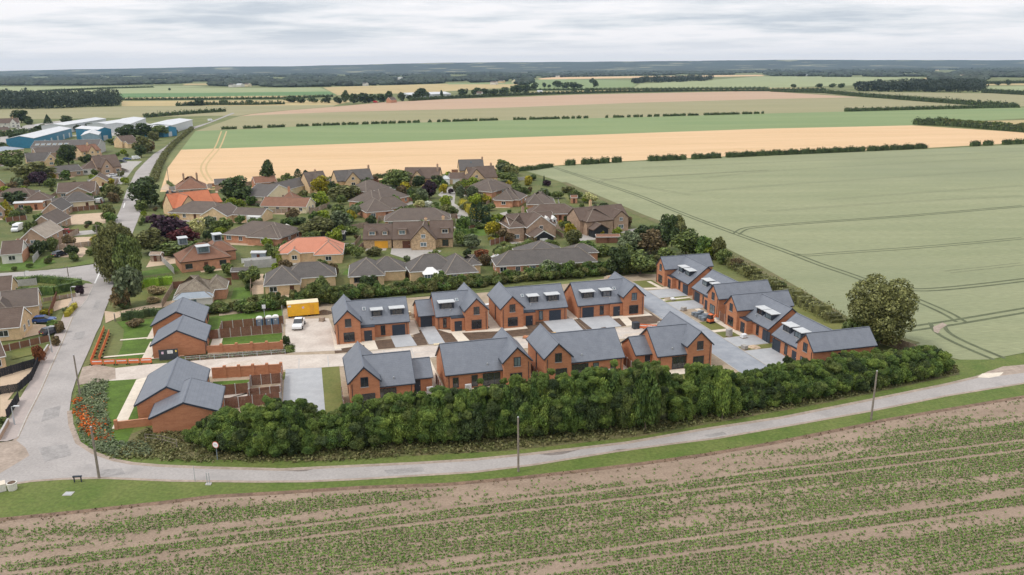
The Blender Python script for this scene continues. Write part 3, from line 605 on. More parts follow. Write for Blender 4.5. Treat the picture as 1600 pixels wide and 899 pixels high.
# ---------------------------------------------------------------- the new brick houses
def cross_house(u, v, rot, mir, label, L=11.8, half=4.6, my=2.2, wl=11.2, ext=None, rear=False, dorm=(), porch=True, sky=None, det=None):
    """wing with its gable to the front (x about 0), main range to the right (or mirrored to the left)"""
    p = UV(u, v); rt = empty('brick_house', (p.x, p.y, 0), EA + rot, label, 'house', 'new brick houses with slate roofs')
    def X(a, b): return (-b, -a) if mir else (a, b)
    def x(a): return -a if mir else a
    k = dict(trim='trim_dark', ridge='ridge_slate', oh=0.26, gh=0.16)
    roof_wall(rt, 'y', -2.5, 0, 2.5, wl, 4.1, 6.6, 'brick_new', 'slate_new', **k)
    x0, x1 = X(0.3, L); roof_wall(rt, 'x', x0, my, x1, my + 2*half, 2.7, 6.4, 'brick_new', 'slate_new', **k)
    fw = 0.16; mw = my + 0.26; sl = 3.7 / half
    zs = lambda y: 2.7 + (y - my) * sl
    if ext:
        e0, e1 = X(*ext[:2]); roof_wall(rt, 'x', e0, ext[2], e1, ext[3], 2.4, 4.6, 'brick_new', 'slate_new', **k)
    window(rt, 'front', 0, 3.3, 1.15, 1.55, fw, 'trim_dark', mull=2)
    xs = -2.5 + 0.26
    if not rear:
        window(rt, 'front', x(0.05), 0.35, 2.0, 1.85, fw, 'trim_dark', mull=2)
        if porch:
            q0, q1 = X(2.3, 4.9); MB().box(q0, 0.75, 0, q1, mw + .3, 2.62).build('porch', M['brick_new'], rt)
            MB().box(q0 - .05, 0.7, 2.623, q1 + .05, mw + .5, 2.75).build('porch_roof', M['trim_dark'], rt)
            door(rt, 'front', x(3.6), 1.45, 2.05, 0.742, 'trim_dark')
        if not ext:
            window(rt, 'front', x(6.6), 0.3, 0.85, 1.95, mw, 'trim_dark', mull=1)
            door(rt, 'front', x(9.6), 2.5, 2.15, mw, 'garage_dark', 'garage_door', 7)
        else:
            window(rt, 'front', x(5.9), 0.3, 0.7, 1.95, mw, 'trim_dark', mull=1)
            door(rt, 'front', x((ext[0] + ext[1]) / 2 + 0.1), 2.3, 2.1, ext[2] + 0.26, 'garage_dark', 'garage_door', 7)
    else:
        window(rt, 'front', x(0.5 if not mir else 0.2), 0.1, 2.0, 2.05, fw, 'trim_dark', mull=2)
        window(rt, 'front', x(4.1 if not ext else 3.4), 0.1, 2.9, 2.15, mw, 'trim_dark', mull=3)
        if not ext:
            window(rt, 'front', x(6.9), 0.25, 1.0, 1.9, mw, 'trim_dark', mull=1); window(rt, 'front', x(10.0), 0.35, 0.95, 1.7, mw, 'trim_dark', mull=1)
        else:
            door(rt, 'front', x(ext[0] + 0.9), 0.95, 2.05, ext[2] + 0.26, 'trim_dark'); 
    # narrow window in the wing's outer side and rain pipes
    side = ('left', xs) if not mir else ('right', -xs)
    window(rt, side[0], 5.2, 0.5, 0.5, 2.9, side[1], 'trim_dark', mull=1)
    for px, py in ((xs + 0.35, fw), (L - 0.6, mw)):
        MB().tube([(x(px), py - 0.06, 0), (x(px), py - 0.06, 2.6 if px > 3 else 3.9)], [0.05, 0.05], 6).build('downpipe', M['trim_dark'], rt)
    for dx, dw in dorm: dormer(rt, x(dx), dw, my + 1.45, my + 3.3, zs(my + 1.45) - 0.25, 5.05)
    if sky: skylight(rt, x(sky), my + 2.9, zs(my + 2.9) + 0.02, sl)
    # soil vent and roof vents
    MB().tube([(x(4.6), my + 0.9, zs(my + .9) - 0.1), (x(4.6), my + 0.9, zs(my + .9) + 0.35)], [0.09, 0.12], 8).build('flue', M['steel'], rt)
    return rt
NB = 'new brick house'
cross_house(-26.7, 18.8, 0, False, f'{NB} with left wing, next to the yellow site cabin', dorm=[(5.7, 2.0), (9.6, 2.6)], sky=3.4)
cross_house(-1.95, 19.7, 0, True, f'{NB} with one wide dormer and a lower side garage', L=7.7, half=4.7, my=2.5, wl=12.3, ext=(7.4, 10.8, 4.9, 13.0), dorm=[(5.2, 2.9)], sky=2.9)
cross_house(5.2, 19.3, 0, False, f'{NB} with left wing and two dormers in the middle of the back row', L=12.3, half=4.8, my=2.3, dorm=[(5.4, 2.0), (9.5, 2.6)], sky=3.4)
cross_house(31.5, 20.3, 0, True, f'{NB} with right wing, at the end of the back row', L=11.9, half=4.9, my=1.2, dorm=[(9.2, 2.6), (5.1, 2.1)], sky=2.9)
cross_house(-26.2, -11.4, 0, False, f'{NB} leftmost in the front row, beside the grey apron', L=7.8, half=4.7, my=1.0, wl=12, ext=(7.6, 11.0, 3.5, 10.0), rear=True)
cross_house(-1.65, -9.4, 0, True, f'{NB} second in the front row, wing on its right', L=11.7, half=4.8, my=0.8, wl=10.3, rear=True)
cross_house(5.3, -9.5, 0, False, f'{NB} third in the front row, wing on its left', L=12.0, half=4.9, my=0.8, wl=10.6, rear=True)
cross_house(30.3, -10.5, 0, True, f'{NB} last in the front row, with a low left annexe', L=7.7, half=4.7, my=0.4, wl=12, ext=(7.4, 10.6, 2.8, 9.6), rear=True)
RR = -math.pi / 2
cross_house(47.2, 41.6, RR, False, f'{NB} at the far end of the right-hand row beside tall trees', L=11.2, half=4.7, my=1.6, wl=12.6, dorm=[(4.6, 2.1), (7.9, 2.5)])
cross_house(47.0, 16.1, RR, True, f'{NB} behind the stacked roof tiles, second in the right-hand row', L=11.8, half=4.8, my=1.4, wl=12.6, dorm=[(8.6, 2.3), (4.9, 2.3)])
cross_house(46.5, 8.0, RR, False, f'{NB} with two dormers, third in the right-hand row', L=10.5, half=4.7, my=1.9, wl=12.6, dorm=[(5.0, 2.1), (8.0, 2.5)])
cross_house(46.6, -16.1, RR, True, f'{NB} nearest the round field tree, its wing behind the hedge', L=11.0, half=4.8, my=0.8, wl=12.4, dorm=[(8.6, 2.4), (5.2, 2.3)])
# three new bungalows on the left
def bungalow(u0, u1, v0, v1, label, wing=None):
    p = UV((u0+u1)/2, v0); rt = empty('brick_bungalow', (p.x, p.y, 0), EA, label, 'bungalow', 'new brick bungalows by the road'); hw = (u1-u0)/2; l = v1-v0
    k = dict(trim='trim_dark', ridge='ridge_slate', oh=0.3, gh=0.18)
    roof_wall(rt, 'y', -hw, 0, hw, l, 2.5, 5.0, 'brick_new', 'slate_new', **k)
    for y in (l*0.3, l*0.72): window(rt, 'right', y, 0.4, 1.4, 1.7, hw - 0.3, 'trim_dark')
    door(rt, 'left', l*0.45, 1.0, 2.05, -hw + 0.3); window(rt, 'left', l*0.75, 0.9, 1.4, 1.2, -hw + 0.3, 'trim_dark'); window(rt, 'left', l*0.2, 0.9, 1.4, 1.2, -hw + 0.3, 'trim_dark')
    if wing:
        a0, a1, b0, b1, rz = wing; c = (u0+u1)/2
        roof_wall(rt, 'y', a0-c, b0-v0, a1-c, b1-v0, 2.5, rz, 'brick_new', 'slate_new', **k)
        window(rt, 'right', b0-v0+2.2, 0.5, 1.2, 1.6, a1-c-0.3, 'trim_dark')
    for y in (0.4, l-0.5): MB().tube([(hw-0.24, y, 0), (hw-0.24, y, 2.4)], [0.05, 0.05], 6).build('downpipe', M['trim_dark'], rt)
bungalow(-63.2, -53.5, 32.6, 42.9, 'new brick bungalow with plain grey slate roof, farthest of the three by the road')
bungalow(-61.4, -52.0, 20.4, 29.8, 'new brick bungalow with the dark hoarding against its gable, middle of three by the road')
bungalow(-59.3, -50.0, -7.2, 5.6, 'new brick bungalow with a lower front wing half behind the hedge end', wing=(-56.5, -47.0, -12.6, -3.0, 4.4))

# ---------------------------------------------------------------- estate ground
def poly_zoom(ox, oy, s, pts): return [(ox + a*s, oy + b*s) for a, b in pts]
Z = 240/1598
sheet('site_ground', [UV(*p) for p in [(-52,-16),(-52,19),(-52,47),(-40,48),(-28,47),(8,46),(27,48),(46,52),(62,46),(62,-20),(58,-24),(-30,-22)]], 'site_dirt', -0.004)
su('lawn', [(-67,-16),(-67,11.5),(-62,12),(-59.3,10),(-59.3,-16)], 'lawn_fresh', 0.004)
su('lawn', [(-72,46),(-69.5,40),(-68,30),(-67.5,20.5),(-60.5,20.5),(-60.5,46)], 'lawn_fresh', 0.004)
su('path', [(-62.3,-9),(-62.3,10.5),(-60.2,11.5),(-59.8,5),(-60.6,5),(-60.6,-9)], 'paving', 0.01)
su('path', [(-64.2,32.4),(-64.2,43),(-63,43),(-63,33.2),(-61.5,33.2),(-61.5,32.4)], 'paving', 0.01)
su('path', [(-63.2,20.4),(-63.2,30.5),(-61.6,30.5),(-61.6,21.6),(-56,21.6),(-56,20.4)], 'paving', 0.012)
su('path', [(-69,33.6),(-69,32.9),(-64.2,32.9),(-64.2,33.6)], 'paving', 0.012)
su('path', [(-70,24.2),(-70,23.5),(-63.2,23.5),(-63.2,24.2)], 'paving', 0.013)
su('flower_bed', [(-63,34.2),(-61.4,34.2),(-61.4,37),(-63,37)], 'topsoil', 0.014)
su('flower_bed', [(-61.6,22),(-60.3,22),(-60.3,25),(-61.6,25)], 'topsoil', 0.015)
su('lawn', [(-50.4,21),(-39,20),(-39,29),(-50.4,29)], 'lawn_fresh', 0.004)
su('patio', [(-51.9,20.5),(-50,20.5),(-50,28.8),(-51.9,28.8)], 'paving', 0.01)
su('lawn', [(-54,44),(-54,35),(-39,34.8),(-39,46)], 'lawn_fresh', 0.006)
su('lawn', [(-49.8,6),(-43.8,5.3),(-43.8,0),(-49.8,0)], 'lawn_fresh', 0.004)
su('patio', [(-50,2),(-47.6,2),(-47.6,-0.3),(-50,-0.3)], 'paving', 0.01)
su('path', [(-49.8,-1),(-38.8,1),(-38.8,2),(-43.5,-0.8),(-43.5,-3.3),(-49.8,-3.2)], 'concrete_pale', 0.008)
su('road', [(-71,17),(-62,17.6),(-54,17.4),(-39,16.4),(-38,15.7),(-28,13.6),(29,13.4),(36,13.4),(36,7.4),(-29,7.4),(-38,8.2),(-50,8.4),(-60,10.6),(-67,11.2)], 'concrete_pale', 0.008)
su('road', [(36,48),(41.9,44),(41.9,-17),(36,-17)], 'asphalt_new', 0.012)
su('flower_bed', [(-55.5,17.6),(-38.2,16.5),(-36.8,17.2),(-36.6,20.5),(-38.5,21.5),(-38.5,19.2),(-55.5,20.2)], 'topsoil', 0.012)
su('yard', [(-38.4,17),(-28.3,15.6),(-29.8,36),(-38.4,38)], 'concrete_pale', 0.012)
su('apron', [(-38.2,8.6),(-32.2,7.6),(-32.3,-14),(-38.6,-12),(-38.4,4)], 'drive_grey', 0.012)
su('lawn', [(-32.2,7.6),(-29.2,7.4),(-29.6,-14),(-32.3,-14)], 'lawn_dry', 0.008)
su('lawn', [(-38.7,7.3),(-38.2,7.2),(-38.3,3.8),(-38.7,3.4)], 'lawn_dry', 0.016)
su('lawn', [(-14.6,-22),(18,-22),(34,-22),(34,-10.4),(18,-9.3),(-14.6,-9.3)], 'lawn_dry', 0.004)
for a in [(-29.2,-14,-23,-11.2), (-18.5,-12.5,-14.6,-7.4), (-14.1,-10.8,1.2,-8.6), (2.4,-10.8,17.8,-8.7), (19.6,-12.2,33.2,-9.9)]:
    su('patio', [(a[0],a[1]),(a[2],a[1]),(a[2],a[3]),(a[0],a[3])], 'paving', 0.012)
su('path', [(-15.2,-12),(-13.4,-12),(-13.4,7),(-15.2,7)], 'paving', 0.009)
su('path', [(1,-12),(2.7,-12),(2.7,7),(1,7)], 'paving', 0.009)
su('path', [(17.5,-12),(19.8,-12),(19.8,7),(17.5,7)], 'paving', 0.009)
def pz(name, pts, m, z, ox=420, oy=440): sp(name, poly_zoom(ox, oy, Z, pts), m, z)
su('flower_bed', [(-29.6,30),(-29.6,14.2),(-14.5,14.2),(-14.5,19.5),(-27.5,19)], 'topsoil', 0.01)
su('flower_bed', [(-14.6,14.2),(-12.6,14.2),(-12.4,23.5),(-14.4,22)], 'topsoil', 0.011)
su('flower_bed', [(-12.5,14.2),(18.9,14.2),(18.9,21.2),(-12.5,23.4)], 'topsoil', 0.01)
su('flower_bed', [(19,14.2),(35.6,14.2),(35.6,21),(19,22)], 'topsoil', 0.01)
su('path', [(-29.7,30),(-29.5,16.4),(-22,17.6),(-22,19.9),(-24.8,20.5),(-29,18.6)], 'paving', 0.018)
su('path', [(-24.2,20),(-22,20),(-21.8,14.2),(-24,14.2)], 'paving', 0.02)
su('driveway', [(-18.8,21.4),(-15,21.4),(-14.6,14.3),(-18.6,14.3)], 'drive_grey', 0.022)
su('driveway', [(-12.6,24.9),(-9.6,24.9),(-9.3,14.3),(-12.4,14.3)], 'drive_grey', 0.022)
su('path', [(-15.2,30),(-12.9,30),(-13,21.5),(-15.1,20.4)], 'paving', 0.018)
su('path', [(-9.4,22.6),(-7.4,19.6),(3,18),(8,18.2),(8,20.2),(0.6,20.6),(-4.8,20.6)], 'paving', 0.018)
su('path', [(-7.2,20.6),(-5.2,20.6),(-4.6,14.2),(-6.8,14.2)], 'paving', 0.021)
su('path', [(0.8,31),(2.9,31),(2.9,19),(0.8,19)], 'paving', 0.02)
su('driveway', [(12.3,22),(18.6,22),(18.2,14.3),(12.2,14.3)], 'drive_grey', 0.022)
su('driveway', [(19.9,22),(26.5,22),(26.3,14.3),(20.1,14.3)], 'drive_grey', 0.022)
su('path', [(17.6,31),(19.7,31),(19.7,21.4),(18.2,21)], 'paving', 0.018)
su('path', [(26.4,19.4),(35.2,19.2),(35,28),(34,28),(34,20.6),(26.6,20.8)], 'paving', 0.019)
su('path', [(28,20.4),(29.8,20.4),(29.2,14.2),(27.3,14.2)], 'paving', 0.021)
su('driveway', [(42,27),(48.6,27),(48.6,21.2),(42,21.2)], 'drive_grey', 0.016)
su('driveway', [(42,37),(49.4,37),(49.4,30.6),(42,30.6)], 'drive_grey', 0.016)
su('path', [(42,39.2),(47.6,38.4),(47.6,37.2),(42,38)], 'paving', 0.018)
su('path', [(45.2,44.5),(46.2,44.5),(46.6,37.2),(45.6,37.2)], 'paving', 0.02)
su('lawn', [(42,45.5),(47,45.5),(47,38.8),(42,39.6)], 'lawn_dry', 0.012)
su('lawn', [(42,30.4),(48.4,30.4),(48.4,27.2),(42,27.2)], 'lawn_dry', 0.012)
su('path', [(42,29.4),(48.8,29.6),(48.8,28.8),(42,28.4)], 'paving', 0.017)
su('path', [(45.6,21),(46.8,21),(46.8,11),(45.6,11)], 'paving', 0.017)
su('lawn', [(42.2,12.4),(45.4,12.4),(45.4,7.2),(42.2,7.2)], 'lawn_dry', 0.014)
su('path', [(42,7.1),(47,7.3),(47.2,6),(42,5.9)], 'paving', 0.018)
su('path', [(45.4,12),(46.5,12),(47,2),(45.8,2)], 'paving', 0.019)
su('lawn', [(42.2,5.7),(45.6,5.7),(45.8,2.6),(42.2,2.6)], 'lawn_dry', 0.014)
su('driveway', [(42,2.4),(50,2.4),(50,-2.6),(42,-2.6)], 'drive_grey', 0.016)
su('lawn', [(42.2,-2.8),(49,-2.8),(49,-4.8),(42.2,-4.8)], 'lawn_dry', 0.013)
su('driveway', [(42,-5),(48.6,-5),(48.6,-12.8),(42,-12.8)], 'drive_grey', 0.016)
su('lawn', [(58.8,30),(66,28),(74,-14),(58.8,-20)], 'lawn_dry', 0.01)
for u in (35.9, 42.0): ribbon('kerb', [UV(u, -14), UV(u, 7.4 if u < 40 else 37)], 0.15, 'kerb', 0.05)
ribbon('kerb', [UV(-29.5, 13.75), UV(35.8, 13.6)], 0.2, 'paving', 0.045); ribbon('kerb', [UV(-29, 7.3), UV(35.8, 7.3)], 0.2, 'paving', 0.045)
for k in range(14): u_ = -36 + k*5.0; ribbon('road_joint', [UV(u_, 7.6), UV(u_ + .1, 13.3)], 0.16, 'concrete_grey', 0.0125)
ribbon('road_joint', [UV(-28, 10.5), UV(35.5, 10.4)], 0.16, 'concrete_grey', 0.0155)
for a_, b_ in (((-25,9),(-17,12)), ((-6,8),(3,10)), ((9,10.6),(19,12.6)), ((-50,11),(-42,15)), ((23,8),(31,10))): su('mud', [(a_[0],a_[1]),(b_[0],a_[1]+.8),(b_[0]-1,b_[1]),(a_[0]+2,b_[1]-.6)], 'mud_pale', 0.018)
# ---------------------------------------------------------------- fences, walls and site things
def fence(pts, h, label, panel='fence_brown', post='concrete_grey', plen=1.85, group=None, slats=False):
    """panel fence: every panel and every post is a part of its own"""
    pts = [Vector(p) for p in pts]; o0 = pts[0]; rt = empty('fence', (o0.x, o0.y, 0), 0, label, 'fence', group)
    pc = {}; postm = MB().box(-0.06, -0.06, 0, 0.06, 0.06, h + 0.08).mesh('post')
    for a, b in zip(pts[:-1], pts[1:]):
        d = b - a; n = max(1, round(d.length / plen)); L = d.length / n; ang = math.atan2(d.y, d.x)
        key = round(L, 2)
        if key not in pc:
            m = MB(); w = L - 0.14
            k = 9
            for i in range(k): x0 = -w/2 + w*i/k; m.box(x0, -0.012 - 0.012*(i % 2), 0.05, x0 + w/k - 0.012, 0.014 - 0.012*(i % 2), h - 0.03)
            if slats:
                for z in (0.3, h*0.5, h - 0.25): m.box(-w/2, -0.05, z, w/2, -0.03, z + 0.09)
            m.box(-w/2, -0.03, h - 0.03, w/2, 0.03, h)
            pc[key] = m.mesh('panel')
        for i in range(n):
            c = a + d * ((i + 0.5) / n) - o0; put('panel', pc[key], rt, M[panel], (c.x, c.y, 0), ang)
            c = a + d * (i / n) - o0; put('post', postm, rt, M[post], (c.x, c.y, 0), ang)
    c = pts[-1] - o0; put('post', postm, rt, M[post], (c.x, c.y, 0), 0)
    return rt
def fu(uv, h, label, **k): return fence([UV(*p) for p in uv], h, label, **k)
fu([(-50.5,29.1),(-38.9,29.1)], 1.8, 'brown panel fence in front of the three portable toilets')
fu([(-50.4,34.1),(-38.7,34.6)], 1.8, 'brown panel fence running behind the portable toilets')
fu([(-50.55,29.2),(-50.5,34)], 1.8, 'short brown fence joining the two long garden fences by the middle bungalow')
fu([(-53,28.9),(-50.7,28.9)], 1.8, 'single brown fence panel at the back corner of the middle bungalow')
fu([(-49.8,-0.5),(-43.75,-0.75)], 1.8, 'brown panel fence below the small lawn of the nearest bungalow')
fu([(-43.6,-0.6),(-43.6,2.3)], 1.8, 'short brown fence at the end of the small bungalow lawn')
fu([(-43.5,2.4),(-38.85,2.2)], 1.8, 'brown panel fence next to the brick garden wall of the nearest bungalow')
fu([(-43.5,-3.4),(-38.85,-3.4)], 1.8, 'brown panel fence in the middle of the garden of the nearest bungalow')
fu([(-47,-6.2),(-38.85,-6.3)], 1.8, 'brown panel fence partly behind the hedge, lowest in the bungalow garden')
fu([(-43.6,-6.1),(-43.6,-3.5)], 1.8, 'short brown fence between the two lower garden fences')
fu([(-38.7,5.2),(-38.7,-6.2)], 1.8, 'brown fence with pale posts along the edge of the grey apron')
fu([(-14.3,-5),(-14.3,-16)], 1.8, 'brown fence between the first and second houses of the front row')
fu([(1.9,-5),(1.9,-16)], 1.8, 'brown fence between the second and third houses of the front row')
fu([(18.5,-5),(18.5,-16)], 1.8, 'brown fence between the third and fourth houses of the front row')
fu([(-29.5,-6.5),(-29.5,-14)], 1.8, 'brown fence beside the left wall of the first front row house')
fu([(55.5,6),(60.6,5.6)], 1.8, 'brown fence with two panels behind the third house of the right row')
fu([(46.9,12.6),(46.9,10.6)], 1.8, 'dark brown gate panel between the second and third right row houses')
fence([G(1372,536), G(1405,546), G(1450,563)], 1.9, 'weathered board fence in the field corner below the round tree', panel='fence_weathered', post='fence_weathered', slats=True)
def brick_wall(uv0, uv1, h, piers, label, ph=0.35):
    a, b = UV(*uv0), UV(*uv1); d = b - a; rt = empty('brick_wall', (a.x, a.y, 0), math.atan2(d.y, d.x), label, 'wall'); L = d.length
    MB().box(0, -0.11, -0.02, L, 0.11, h).build('wall_body', M['brick_new'], rt)
    MB().box(0.002, -0.14, h + 0.002, L - .002, 0.14, h + 0.07).build('coping', M['brick_orange'], rt)
    for i in range(piers):
        x = L * (i + 1) / piers - 0.22
        MB().box(x - 0.23, -0.23, -0.02, x + 0.23, 0.23, h + ph).build('pier', M['brick_new'], rt)
brick_wall((-52, 20.9), (-38.7, 19.5), 1.3, 5, 'brick garden wall with piers along the planted bed by the new bungalow')
brick_wall((-50.0, 7.6), (-38.6, 6.3), 1.8, 5, 'tall brick garden wall with piers along the pale site road')
brick_wall((-56.8, -9.2), (-61.8, -9.3), 1.1, 1, 'low brick wall stub in front of the nearest bungalow')
# dark hoarding board at the site entrance
p = UV(-59.9, 19.0); rt = empty('hoarding', (p.x, p.y, 0), EA, 'dark site hoarding with a white notice and two small posters', 'hoarding')
for i in range(3): MB().box(i*1.07, -0.03, 0.05, i*1.07 + 1.06, 0.03, 2.0).build('board', M['board_dark'], rt)
for x in (0.1, 1.6, 3.1): MB().box(x - .05, 0.035, 0, x + .05, 0.13, 2.05).build('post', M['wood_pole'], rt)
pw = MB().box(1.45, -0.05, 1.2, 2.35, -0.032, 1.8).build('notice', M['poster_white'], rt)
for i in range(4): MB().box(1.55, -0.056, 1.68 - i*0.12, 2.25 - 0.12*(i % 2), -0.051, 1.71 - i*0.12).build('text_line', M['concrete_grey'], pw)
MB().box(0.45, -0.05, 1.2, 0.82, -0.032, 1.65).build('poster', M['poster_pink'], rt)['label'] = 'small pink and white poster'
MB().box(2.75, -0.05, 1.4, 3.02, -0.032, 1.75).build('poster', M['poster_yellow'], rt)['label'] = 'small yellow poster'
# yellow site cabin
p = UV(-37.9, 38.4); rt = empty('site_cabin', (p.x, p.y, 0), EA + R(2), 'yellow steel site cabin with a pale roof beside the parked white car', 'cabin')
MB().box(0, 0, 0.35, 6.3, 2.6, 2.95).build('body', M['yellow_paint'], rt)
MB().add([(-.06,-.06,2.953),(6.36,-.06,2.953),(6.36,2.66,2.953),(-.06,2.66,2.953),(0,0,3.05),(6.3,0,3.05),(6.3,2.6,3.05),(0,2.6,3.05)], [(0,1,5,4),(1,2,6,5),(2,3,7,6),(3,0,4,7),(4,5,6,7),(0,3,2,1)]).build('roof', M['render_cream'], rt)
for x in (0.25, 1.9, 4.2, 5.9): MB().box(x - .15, 0.15, 0, x + .15, 0.5, 0.348).box(x - .15, 2.1, 0, x + .15, 2.45, 0.348).build('skid', M['tyre'], rt)
MB().box(0.1, -0.02, 2.35, 0.75, -0.003, 2.7).build('plate', M['poster_white'], rt); MB().tube([(3.15,-0.003,2.05),(3.15,-0.03,2.05)], [0.24,0.24], 12).build('badge', M['poster_pink'], rt)
door(rt, 'front', 4.9, 0.9, 2.2, -0.002, 'yellow_door').location.z = 0.4
for x in (0.03, 6.27): MB().box(x - .07, -0.045, 0.35, x + .07, -0.003, 2.95).build('corner_post', M['yellow_door'], rt)
# portable toilets
def toilet(u, v, label):
    p = UV(u, v); rt = empty('portable_toilet', (p.x, p.y, 0), EA, label, 'portable toilet', 'portable toilets behind the garden fence')
    MB().box(-.55,-.55,0.12,.55,.55,2.05).build('cabin_body', M['toilet_blue'], rt); MB().box(-.45,-.6,0.2,.45,-.553,1.98).build('door', M['toilet_grey'], rt)
    MB().box(-.6,-.6,0,.6,.6,0.118).build('skid', M['tyre'], rt)
    b = MB(); n = 8; pr = [(math.cos(math.pi*i/n)*-.62, 2.053 + math.sin(math.pi*i/n)*0.36) for i in range(n+1)]
    b.prism([(x, -.62, z) for x, z in pr], (0, 1.24, 0)); b.build('roof', M['trim_white'], rt)
    MB().box(-.15,-.62,1.62,.15,-.603,1.75).build('vent', M['poster_white'], rt)
toilet(-43.3, 33.2, 'blue and grey portable toilet standing a little apart, left of its pair')
toilet(-41.5, 33.3, 'blue and grey portable toilet in the middle of the three')
toilet(-40.2, 33.35, 'blue and grey portable toilet at the right end, nearest the tall site pole')
def rod(name, p, h, r, label, cat, m='wood_pole', tilt=(0, 0), arms=0, group=None):
    rt = empty(name, (p[0], p[1], 0), 0, label, cat, group)
    MB().tube([(0,0,-0.02), (tilt[0]*h, tilt[1]*h, h)], [r, r*0.75], 10).build('pole', M[m], rt)
    for i in range(arms):
        z = h - 0.4 - 0.5*i; MB().box(-0.9, -0.06, z, 0.9, 0.06, z + 0.1).build('crossarm', M[m], rt)
        for x in (-.8, 0.8): MB().tube([(x,0,z+.1),(x,0,z+.25)], [.05,.04], 6).build('insulator', M['toilet_grey'], rt)
    if not arms: MB().tube([(tilt[0]*h, tilt[1]*h, h + .003), (tilt[0]*h, tilt[1]*h, h + 0.07)], [r*0.85, r*0.5], 8).build('cap', M['steel'], rt)
    return rt
def pole(px, base, top, r, label, cat='utility pole', name='utility_pole', m='wood_pole', arms=0, tilt=(0,0), group=None):
    p = G(px, base); return rod(name, p, ZAT(px, top, p.y), r, label, cat, m, tilt, arms, group)
pole(125.5, 619, 555, 0.14, 'bare wooden utility pole at the site entrance by the road')
pole(155, 747, 667, 0.17, 'wooden utility pole on the grass at the road bend')
pole(810, 737, 652, 0.15, 'wooden utility pole standing beside the lane in front of the tall hedge')
pole(1361, 656, 580, 0.15, 'wooden utility pole by the lane near the right end of the hedge')
pole(154.5, 384, 351, 0.16, 'utility pole left of the big dark tree by the red car', arms=1)
pole(107, 432, 416, 0.12, 'thin pole with a crossarm on the verge by the side road', arms=1)
pole(180, 502, 490, 0.13, 'short pole by the gravel drive entrance beside the main road')
pole(264, 287, 259, 0.14, 'wooden utility pole at the edge of the ripe wheat field')
pole(442, 498, 478, 0.07, 'tall green site pole between toilets and yellow cabin', name='site_pole', cat='pole', m='steel')
p = UV(-42.4, 36.4); rt = empty('site_notice', (p.x, p.y, 0), EA, 'small white notice board on a pole above the portable toilets', 'sign')
MB().tube([(0,0,0),(0,0,3.1)], [.05,.05], 6).build('pole', M['steel'], rt); MB().box(-.35,-.03,3.11,.35,.03,3.9).build('board', M['poster_white'], rt)
def lamp(px, base, top, label):
    p = G(px, base); h = ZAT(px, top, p.y); rt = empty('street_lamp', (p.x, p.y, 0), 0, label, 'street lamp', 'street lamps along the road')
    MB().tube([(0,0,-.02),(0,0,1.2),(0,0,1.25),(0,0,h)], [.11,.11,.065,.05], 8).build('column', M['steel'], rt)
    a = MB(); a.tube([(0,0,h),(0.5,0,h+.12)], [.045,.04], 6).build('bracket', M['steel'], rt); MB().box(.35,-.14,h+.05,1.15,.14,h+.2).build('lantern', M['metal_white'], rt)
lamp(23, 664, 636, 'grey street lamp next to the black fence at the lower left'); lamp(81.5, 551, 511, 'grey street lamp beside the red brown topiary shrub')
lamp(113.5, 471, 449, 'grey street lamp by the low wall near the junction'); lamp(40, 438, 425, 'street lamp in front of the clipped hedge of the side road')
lamp(176, 468, 456, 'street lamp on the verge side opposite the junction'); lamp(187.5, 281, 269, 'far street lamp among garden shrubs by the road')
# round road sign
p = G(340, 719); h = ZAT(340, 695, p.y); rt = empty('road_sign', (p.x, p.y, 0), R(-14), 'round white road sign with red rim in front of the hedge', 'road sign')
MB().tube([(0,0,0),(0,0,h+.4)], [.06,.06], 8).build('post', M['toilet_grey'], rt)
f = MB().tube([(0,-.07,h+.02),(0,-.09,h+.02)], [.46,.46], 20).build('sign_plate', M['red_plastic'], rt); MB().tube([(0,-.093,h+.02),(0,-.1,h+.02)], [.40,.40], 20).build('sign_face', M['poster_white'], f)
b = MB()
for x in (-.17, 0, .17): b.box(x-.06, -.108, h-.05, x+.06, -.102, h+.09)
b.build('sign_figures', M['concrete_grey'], f)
# small things on the verge
p = G(305, 752.5); rod('marker_post', p, 2.1, 0.045, 'thin grey marker post with a square top by the lane', 'marker post', 'steel')
p = G(326, 757); rt = empty('marker_post', (p.x, p.y, 0), 0, 'pair of short steel posts in a base on the verge', 'marker post'); MB().box(-.35,-.25,-.02,.35,.25,.12).build('base', M['concrete_grey'], rt)
for x in (-.15,.15): MB().tube([(x,0,.12),(x,0,1.6)], [.05,.05], 6).build('post', M['steel'], rt)
p = G(122, 753.5); rt = empty('bench_stand', (p.x, p.y, 0), R(5), 'small black stand with two legs on the grass corner', 'stand')
MB().box(-.55,-.14,.72,.55,.14,.86).build('top', M['trim_dark'], rt)
for x in (-.42,.42): MB().box(x-.06,-.06,0,x+.06,.06,.72).build('leg', M['trim_dark'], rt)
p = G(20, 765); rt = empty('planter', (p.x, p.y, 0), 0, 'white round planter tub at the grass corner', 'planter')
MB().tube([(0,0,0),(0,0,.95),(0,0,.96)], [.5,.58,.5], 14).build('tub', M['render_white'], rt); MB().tube([(0,0,.963),(0,0,.985)], [.46,.46], 14).build('soil_fill', M['topsoil'], rt)
p = G(-2, 767); rt = empty('concrete_block', (p.x, p.y, 0), R(35), 'pale concrete block at the road corner beside the white planter', 'block'); MB().box(-.8,-.6,0,.8,.6,.9).build('block_body', M['render_white'], rt); MB().box(-.82,-.62,.903,.82,.62,.96).build('block_top', M['paving'], rt)
p = G(107, 772); rt = empty('manhole', (p.x, p.y, 0), 0, 'grey manhole slab in the mown grass corner', 'manhole cover'); MB().box(-.55,-.45,0.01,.55,.45,.06).build('slab', M['concrete_grey'], rt); MB().box(-.35,-.28,.063,.35,.28,.08).build('cover', M['steel'], rt)
